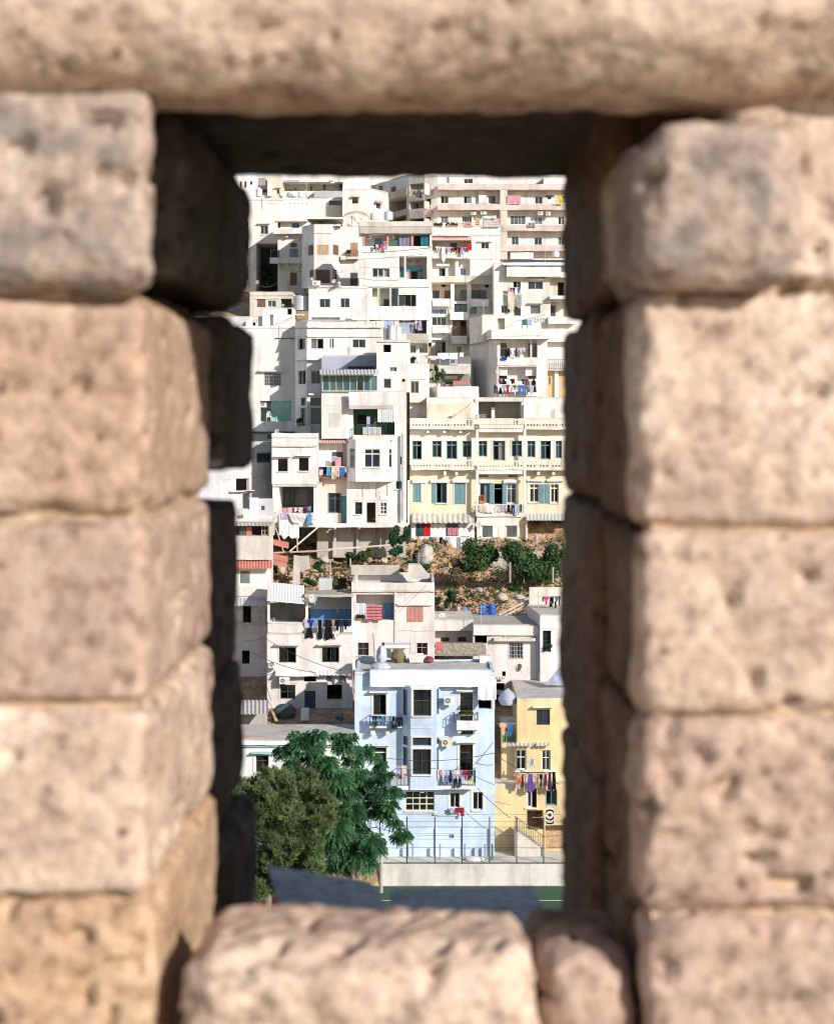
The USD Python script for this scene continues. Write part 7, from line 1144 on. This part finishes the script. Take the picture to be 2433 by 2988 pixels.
obj('blue_mat', (lambda v, f: (v + pt(F_(738)[0], F_(0, 612)[1], 182.7), f))(*garment('towel', 68 / 4.34 / FL * 183, 42 / 4.34 / FL * 183, np.random.default_rng(5))), cloth('cloth_royal_blue', COL['royal blue']), '/World', smooth=True, label='small blue mat over the upper balcony wall of the grey sided house', cat='mat')
washing('on the lower front line of the grey sided house', 181.9, F_(610, 962, 1165, 975), wt(F_, (610, 655, 1075, 'trousers', 'navy'), (640, 705, 1010, 'shirt', 'white'), (670, 715, 1085, 'dress', 'black', F_(0, 1000)[1]), (712, 762, 1060, 'shirt', 'lilac'), (730, 756, 1085, 'trousers', 'denim', F_(0, 1030)[1]), (766, 804, 1088, 'dress', 'red'), (815, 856, 1050, 'shirt', 'cream'), (856, 890, 1030, 'shirt', 'navy'), (884, 914, 1032, 'shirt', 'yellow'), (916, 996, 1085, 'trousers', 'blue'), (998, 1042, 1095, 'trousers', 'denim'), (1042, 1066, 1060, 'towel', 'tan'), (1066, 1110, 1090, 'trousers', 'pale blue'), (1108, 1150, 1060, 'dress', 'navy')), 'washing of the grey sided house')
washing('on the higher back line of the grey sided house', 182.4, F_(660, 890, 1180, 890), wt(F_, (664, 696, 950, 'shirt', 'red'), (690, 722, 945, 'shirt', 'grey'), (752, 820, 965, 'shirt', 'white'), (820, 858, 958, 'shirt', 'black'), (848, 874, 950, 'towel', 'dark red'), (958, 1002, 960, 'shirt', 'navy'), (1002, 1040, 970, 'shirt', 'dark red'), (1046, 1100, 972, 'shirt', 'cream'), (1100, 1128, 975, 'dress', 'black'), (1128, 1176, 965, 'shirt', 'white')), 'washing of the grey sided house')
washing('at the window of the right edge house', 190.0, C_(780, 1470, 960, 1466), wt(C_, (784, 820, 1530, 'shirt', 'pale blue'), (808, 850, 1515, 'shirt', 'red'), (850, 880, 1560, 'shirt', 'navy'), (866, 902, 1600, 'shirt', 'white'), (902, 946, 1545, 'shirt', 'denim'), (786, 870, 1760, 'sheet', 'cream', C_(0, 1520)[1]), (876, 958, 1720, 'sheet', 'grey', C_(0, 1560)[1])), 'washing of the right edge house')
washing('on the balcony under the pink awning', 194.2, C_(-130, 950, 325, 955), wt(C_, (-125, -90, 1000, 'shirt', 'white'), (-95, -55, 1000, 'shirt', 'pale pink'), (-50, -5, 1140, 'sheet', 'white'), (0, 78, 1020, 'shirt', 'lilac'), (86, 120, 1010, 'shirt', 'red'), (112, 150, 990, 'dress', 'black'), (150, 186, 1030, 'shirt', 'black'), (168, 204, 1000, 'shirt', 'red'), (180, 230, 1058, 'dress', 'lilac'), (236, 262, 985, 'shirt', 'pale blue'), (270, 328, 995, 'towel', 'red', C_(0, 910)[1])), 'washing under the pink awning')
washing('behind the left pink column of the white block', 190.6, B_(380, 925, 580, 920), wt(B_, (390, 422, 985, 'shirt', 'black'), (415, 446, 965, 'shirt', 'white'), (444, 486, 985, 'shirt', 'red'), (486, 518, 985, 'shirt', 'magenta'), (520, 570, 990, 'dress', 'lilac'), (512, 550, 930, 'shirt', 'grey', B_(0, 885)[1])), 'washing of the white block')
washing('in the dark lower loggia of the white block', 190.7, E_(500, 150, 1060, 150), wt(E_, (488, 550, 280, 'sheet', 'white'), (530, 650, 215, 'sheet', 'pale blue'), (910, 946, 260, 'shirt', 'cream'), (948, 1008, 275, 'dress', 'lilac')), 'washing of the white block')
washing('above the shed roofs', 184.9, E_(1190, 560, 1560, 556), wt(E_, (1198, 1235, 580, 'towel', 'black', E_(0, 540)[1]), (1200, 1335, 640, 'sheet', 'white'), (1345, 1455, 640, 'sheet', 'white'), (1480, 1530, 612, 'towel', 'white')), 'washing above the shed roofs')
washing('on the shaded apartments', 243.5, B_(842, 225, 1030, 228), wt(B_, (845, 870, 290, 'towel', 'yellow'), (870, 905, 280, 'shirt', 'lilac'), (905, 950, 275, 'shirt', 'grey'), (950, 985, 280, 'shirt', 'blue'), (985, 1026, 265, 'shirt', 'yellow'), (920, 960, 320, 'dress', 'dark red', B_(0, 275)[1]), (960, 1005, 335, 'dress', 'navy', B_(0, 278)[1])), 'washing of the shaded apartments')
washing('on the upper balcony of the pink banded apartments', 249.7, C_(1130, 298, 1620, 296), wt(C_, (1268, 1358, 350, 'shirt', 'navy'), (1380, 1420, 400, 'towel', 'cream'), (1425, 1482, 412, 'towel', 'yellow')), 'washing of the pink apartments')
obj('pink_blanket', (lambda v, f: (v + pt(C_(870)[0], C_(0, 300)[1], 249.8), f))(*garment('sheet', 165 / 4.34 / FL * 250, 105 / 4.34 / FL * 250, np.random.default_rng(9))), cloth('cloth_pink', COL['pink']), '/World', smooth=True, label='pink blanket hung across the pink banded apartments balcony', cat='blanket')
obj('checked_rug', (lambda v, f: (v + pt(C_(1088)[0], C_(0, 645)[1], 249.8), f))(*garment('towel', 96 / 4.34 / FL * 250, 56 / 4.34 / FL * 250, np.random.default_rng(10))), cloth('checked_rug', (.05, .05, .05), pat=('x', 1.6, (.5, .45, .4))), '/World', smooth=True, label='dark checked rug over a pink balcony band right of the breeze blocks', cat='rug')
obj('circle_rug', (lambda v, f: (v + pt(O_(1318)[0], O_(0, 1118)[1], 125.6), f))(*garment('towel', 100 / 4.34 / FL * 126, 218 / 4.34 / FL * 126, np.random.default_rng(12))), usdkit.material(stage, lk('circle_rug'), {'g': ('geometry', {}), 's': ('mapping', {'location': (-pt(O_(1318)[0], 0, 125.6)[0], 0, -zat(O_(0, 1210)[1], 125.6)), 'scale': (1, 0, 1)}), 'l': ('vector_math', {'math_type': 'length'}), 'm': ('math', {'math_type': 'multiply', 'value2': 3.6}), 'fr': ('math', {'math_type': 'fraction'}), 'r': ('rgb_ramp', {'ramp': [(.0, (.03, .03, .03)), (.45, (.03, .03, .03)), (.5, (.66, .62, .55)), (1, (.66, .62, .55))]}), 'd': ('diffuse_bsdf', {})}, [('g.position', 's.vector'), ('s.vector', 'l.vector1'), ('l.value', 'm.value1'), ('m.value', 'fr.value1'), ('fr.value', 'r.fac'), ('r.color', 'd.color')], surface='d.BSDF'), '/World', smooth=True, label='pale rug with black rings hung at the right of the outside stair', cat='rug')
# ------------------------------------------------------------------ cables and odds and ends
def cable(a, Ya, b, Yb, sag, label, r=.022, m=None):
    p, q = pt(*a, Ya), pt(*b, Yb); P = [p * (1 - k) + q * k - [0, 0, sag * 4 * k * (1 - k)] for k in np.linspace(0, 1, 16)]; MB().tube(P, r, 4).put('cable', m or IRON, '/World', label=label, cat='cable')
cable(J_(725, 690), 134.5, K_(-10, 1120), 130, .3, 'cable slanting across the pale pink house from its left post'); cable(J_(500, 740), 134, J_(725, 690), 134.5, .1, 'short cable left of the pale pink house post'); cable(J_(560, 870), 134, J_(1400, 1140), 134.5, .3, 'cable crossing under the curtained window of the pale pink house'); cable(J_(460, 1240), 134, J_(900, 1130), 134.5, .1, 'cable over the ribbed awnings at lower left'); cable(J_(730, 1170), 134.3, J_(830, 1500), 134, .05, 'cable dropping down the pale pink house corner')
cable(N_(560, 490), 122.3, O_(610, 425), 122.3, .35, 'black cable across the lower floor of the blue house'); cable(O_(610, 430), 122.4, O_(1440, 820), 123, .3, 'cable from the blue house corner over the yellow house washing'); cable(O_(350, 590), 123, O_(600, 290), 123, .05, 'cable rising to the right corner of the blue house'); cable(O_(370, 545), 123, O_(600, 572), 123, .1, 'short cable right of the blue house balcony door'); cable(O_(400, 870), 123, O_(820, 1250), 123, .1, 'cable slanting from the blue to the yellow house')
cable(A_(620, 1200), 214, A_(905, 1355), 213, .4, 'thin wire over the dark hollow'); cable(A_(940, 1225), 212, B_(0, 1270), 204, .3, 'cable in front of the shuttered bay house'); cable(B_(240, 1028), 190, B_(1120, 962), 190, .1, 'cable slanting across the white central block', .03); cable(B_(210, 1345), 190, B_(720, 1370), 190, .2, 'cable low on the white central block')
cable(F_(850, 160), 185, F_(1260, 70), 187, .1, 'wire over the roof terrace'); cable(E_(1350, 1400), 170.5, F_(330, 1190), 173, .1, 'wire across the stained parapet of the mansion'); cable(D_(860, 215), 177, D_(1110, 100), 178, .0, 'wire rising over the blank white wall'); cable(K_(700, 380), 137, K_(1060, 30), 137, .0, 'thin wire across the front of the cream pink house', .015)
cable(A_(700, 1445), 217, A_(905, 1405), 217, .35, 'yellow green hose strung across the dark hollow', .05, paint('hose_green', (.25, .33, .06)))
post('mast', K_(405)[0], K_(0, 640)[1], K_(0, 980)[1], 130.5, .03, BROWNF, 'thin rusty mast beside the wrapped tank on the blue roof', 'mast', K_(385)[0]); post('downpipe', H_(760)[0], E_(0, 1590)[1], H_(0, 960)[1], 163.6, .12, paint('grey_pipe', (.42, .42, .44)), 'long grey downpipe at the right of the white tower house', 'pipe'); post('downpipe', L_(1172)[0], L_(0, 545)[1], L_(0, 1140)[1], 136.6, .08, paint('grey_pipe', (.42, .42, .44)), 'grey downpipe at the corner of the low house', 'pipe')
ld = thing('folding_ladder', 'yellow folding ladder standing on the blue terrace', 'ladder')
for i, (a, b) in enumerate(((J_(1580, 340), J_(1622, 222)), (J_(1680, 390), J_(1630, 222)))): MB().tube([pt(*a, 139.8), pt(*b, 140)], .05).put('rail', paint('ladder_yellow', (.50, .42, .10)), ld)
pl_ = thing('plank', 'wooden plank leaning in the shaded yard', 'plank'); MB().hexa([pt(*J_(880, 1760), 131.5), pt(*J_(920, 1755), 131.5), pt(*J_(920, 1755), 131.7), pt(*J_(880, 1760), 131.7), pt(*J_(830, 1635), 132.3), pt(*J_(860, 1630), 132.3), pt(*J_(860, 1630), 132.5), pt(*J_(830, 1635), 132.5)]).put('board', TANF, pl_)
obj('white_block', MB().box(pt(J_(1205)[0], 0, 131.5)[0], pt(J_(1300)[0], 0, 131.5)[0], 131.5, 132.6, zat(J_(0, 1750)[1], 131.5), zat(J_(0, 1615)[1], 131.5)).mesh(), WHITE, '/World', label='white painted block on the flat roof in the shaded yard', cat='block')
obj('tank_box', MB().box(pt(J_(1432)[0], 0, 147)[0], pt(J_(1600)[0], 0, 147)[0], 147, 148.4, zat(J_(0, 155)[1], 147), zat(G_(0, 1690)[1], 147)).mesh(), plaster('cool_grey_render', (.56, .56, .58), .3), '/World', label='grey concrete tank box behind the covered terrace', cat='tank')
sh = thing('lean_to', 'rusty ribbed sheet lean to in the yard at the lower left', 'shed'); f_ = Facet(*pt(640, 0, 131)[:2], *pt(J_(790)[0], 0, 131)[:2]); q = Panel(type('o', (), {'root': sh, 'panels': []})(), f_, 0, 5, 0, 50, CONC); f2 = MB()
q.awning((640, J_(0, 1490)[1], J_(792)[0], J_(0, 1665)[1]), 1.8, metal('rusty_zinc', (.46, .44, .43), .5, .7), corrugate=.3, amp=.05, name='sheet_roof'); t0, t1, z0, z1 = f_.rect((640, J_(0, 1560)[1], J_(780)[0], 2125)); f_.box(f2, t0, t1, -.2, 0, z0, z1); f2.put('wall', CONC, sh)
ro = thing('roof_roll', 'rolled brown carpet lying on the white house roof', 'roll'); MB().tube([pt(*M_(420, 245), 121.6), pt(*M_(735, 238), 121.6)], .16, 10).put('roll', paint('carpet_brown', (.36, .24, .19)), ro)
# ------------------------------------------------------------------ roof and balcony clutter
def planter(r, Y, label, leaf=VINE, seed=0):
    x0, y0, x1, y1 = r; g = np.random.default_rng(seed); a, b = pt(x0, y1, Y), pt(x1, y0, Y); w, hh = b[0] - a[0], b[2] - a[2]; t = thing('planter', label, 'plant pot', 'potted plants on roofs and balconies', a)
    MB().hexa([[.04, 0, 0], [w - .04, 0, 0], [w - .04, .3, 0], [.04, .3, 0], [0, 0, hh * .45], [w, 0, hh * .45], [w, .32, hh * .45], [0, .32, hh * .45]]).put('pot', paint('terracotta', (.36, .16, .10)), t)
    n = 90; c = np.stack([g.uniform(0, w, n), g.uniform(-.05, .35, n), hh * .5 + g.uniform(0, hh * .6, n)], 1); nr = g.normal(size=(n, 3)) + [0, 0, .6]; nr /= np.linalg.norm(nr, axis=1, keepdims=True); obj('leaves', leafmesh(c, nr, .13, g), leaf, t)
planter(B_(1155, 655, 1260, 705), 194.8, 'long planter at the left end of the terrace above the pink awning', seed=1); planter(B_(1300, 650, 1455, 705), 194.8, 'planter with dark plants in the middle of the terrace above the pink awning', seed=2)
planter(K_(165, 425, 265, 482), 137.9, 'pale green plant in the loggia of the cream pink house', WEED, 3); planter(D_(1150, 1400, 1215, 1492), 171.0, 'plant on the shaded balcony left of the teal glazed veranda', seed=4); planter(B_(45, 1000, 100, 1065), 207.0, 'potted plant on the iron balcony of the shuttered bay house', seed=5); planter(E_(1300, 925, 1400, 985), 184.9, 'pots on the roof terrace beside the cream dish', seed=6); planter(I_(428, 640, 490, 745), 171.6, 'orange flowering pot on the porch of the yellow mansion', foliage('orange_flowers', (.30, .10, .03), (.60, .25, .06), .2), 7); planter(K_(1480, 1640, 1650, 1690), 124.0, 'row of pots on the top balcony of the blue house', WEED, 8)
def crate(r, Y, m, label, name='crate', cat='crate', d=.5):
    x0, y0, x1, y1 = r; a, b = pt(x0, y1, Y), pt(x1, y0, Y); t = thing(name, label, cat, None, a); w, hh = b[0] - a[0], b[2] - a[2]; n = max(2, int(hh / .22))
    for k in range(n): z = hh * k / n; MB().box(0, w, 0, .04, z, z + hh / n * .82).put('slat', m, t)
    MB().box(.02, .08, .04, d, 0, hh).box(w - .08, w - .02, .04, d, 0, hh).box(0, w, d - .04, d, 0, hh).put('frame', m, t)
crate(B_(1545, 630, 1628, 702), 194.8, paint('orange_brick_panel', (.46, .24, .17)), 'orange brown slatted screen on the terrace above the pink awning', 'screen', 'screen'); crate(B_(1460, 628, 1540, 704), 194.9, BEIGE, 'beige slatted screen left of the orange brown one', 'screen', 'screen'); crate(C_(475, 590, 680, 700), 194.6, MAUVE, 'grey slatted hut wall on the terrace right of the screens', 'screen', 'screen', 1.2); crate(C_(375, 585, 430, 668), 194.8, TANF, 'tan wooden crate beside the grey slatted hut')
tarp((C_(475, 560), C_(640, 556), C_(648, 592), C_(468, 594)), 194.4, cloth('white_tarp', (.72, .71, .68)), 'pale sheet laid over the grey slatted hut roof', n=8, seed=3)
def awn(r, Y, d, m, label, name='awning'):
    t = thing(name, label, 'awning'); f = Facet(*pt(r[0], 0, Y)[:2], *pt(r[2], 0, Y)[:2]); q = Panel(type('o', (), {'root': t, 'panels': []})(), f, 0, 5, 0, 50, m); q.awning(r, d, m, corrugate=.3, amp=.03, name='sheet'); return t
awn(F_(1095, 1080 - 960, 1095 + 160, 170), 186, .9, FIBRE, 'small grey sheet canopy on the roof terrace'); awn(E_(1395, 915, 1610, 955), 184.8, .8, paint('red_white_awning', (.55, .20, .20)), 'red edged awning on the low roof right of the big dish'); awn(L_(1090 - 360, 690 - 10, 790, 712), 137, .3, FIBRE, 'short sheet left of the long window hood')
def chairish(c, Y, m, label, w=.55):
    x, y = c; t = thing('garden_chair', label, 'chair', None, pt(x, y, Y)); MB().box(-w / 2, w / 2, -.25, .25, .40, .45).put('seat', m, t); MB().hexa([[-w / 2, .2, .45], [w / 2, .2, .45], [w / 2, .25, .45], [-w / 2, .25, .45], [-w / 2, .35, 1.0], [w / 2, .35, 1.0], [w / 2, .4, 1.0], [-w / 2, .4, 1.0]]).put('backrest', m, t)
    for a in (-w / 2, w / 2 - .04):
        for b in (-.25, .2): MB().box(a, a + .04, b, b + .04, 0, .42).put('leg', m, t)
chairish(F_(1000, 255), 184, GREENP, 'green chair on the roof terrace of the grey sided house'); chairish(F_(1060, 255), 184.5, paint('blue_chair', (.25, .32, .48)), 'pale blue chair beside the green one on the roof terrace'); chairish(K_(1218, 925), 131, paint('red_white_cushion', (.42, .10, .10)), 'red cushioned chair against the rough stone roof wall', .5)
for i, (x, y, Y, hgt) in enumerate(((*B_(455, 1470), 189.8, 0), (*E_(770, 400), 165.5, 3.4), (*E_(300, 160), 171.4, 3.0), (*E_(465, 150), 171.2, 4.5), (*B_(250, 1465), 189.9, 0), (*D_(1305, 130), 171.4, 3.2), (*A_(1280, 330), 223, 2.2), (*B_(130, 215), 223, 1.8), (*F_(480, 90), 187, 1.6), (*C_(1255, 1125), 191, 2.5), (*C_(640, 1120), 191, 2.2), (*K_(960, 0), 139, 2.4), (*L_(450, 540), 137.5, 1.6))):
    if hgt:
        t = thing('aerial', ('thin rooftop aerial, %s of the roof aerials counted from the top' % ORD[i]), 'aerial', 'rooftop aerials', pt(x, y, Y)); MB().tube([[0, 0, -.3], [0, 0, hgt]], .025, 5).put('pole', STEEL, t)
        for k in range(5): MB().box(-.35 + .05 * k, .35 - .05 * k, -.01, .01, hgt - .1 - .13 * k, hgt - .085 - .13 * k).put('rod', STEEL, t)
fur = [(A_(930, 270, 985, 332), 226.2, CREAM2, 'cream chimney block left of the white heap'), (A_(1262, 235, 1278, 325), 226.5, CREAM, 'narrow post right of the white tank'), (D_(1120, 70, 1260, 100), 181.6, WHITE, 'white parapet lump beside the shaded tank'), (E_(30, 118, 172, 158), 176, WHITE, 'white roof lumps above the stepped house parapet'), (A_(1660, 1395, 1710, 1440), 180.6, GREYF, 'small grey box beside the dish on the white flat house')]
for r, Y, m, lb in fur: boulder(*r, Y, int(r[0]) % 9 + 2, m, lb, 'roof_lump', 'masonry')
heap(J_(1640, 1690, 1700, 1745), 133, paint('blue_box', (.03, .06, .25)), 'dark blue plastic tub at the right of the shaded yard', 'tub', 'tub', 5, .3)
gt = thing('gas_bottle', 'small grey gas bottle standing by the yellow mansion doorway', 'gas bottle', None, pt(*I_(1150, 1210), 171.2)); obj('body', lathe([(0, 0), (.16, .02), (.16, .5), (.06, .6), (0, .62)], 14), paint('gas_grey', (.40, .36, .50)), gt, smooth=40); obj('valve', (lambda v, f: (v + [0, 0, .6], f))(*lathe([(.05, 0), (.05, .12), (0, .12)], 8)), STEEL, gt)
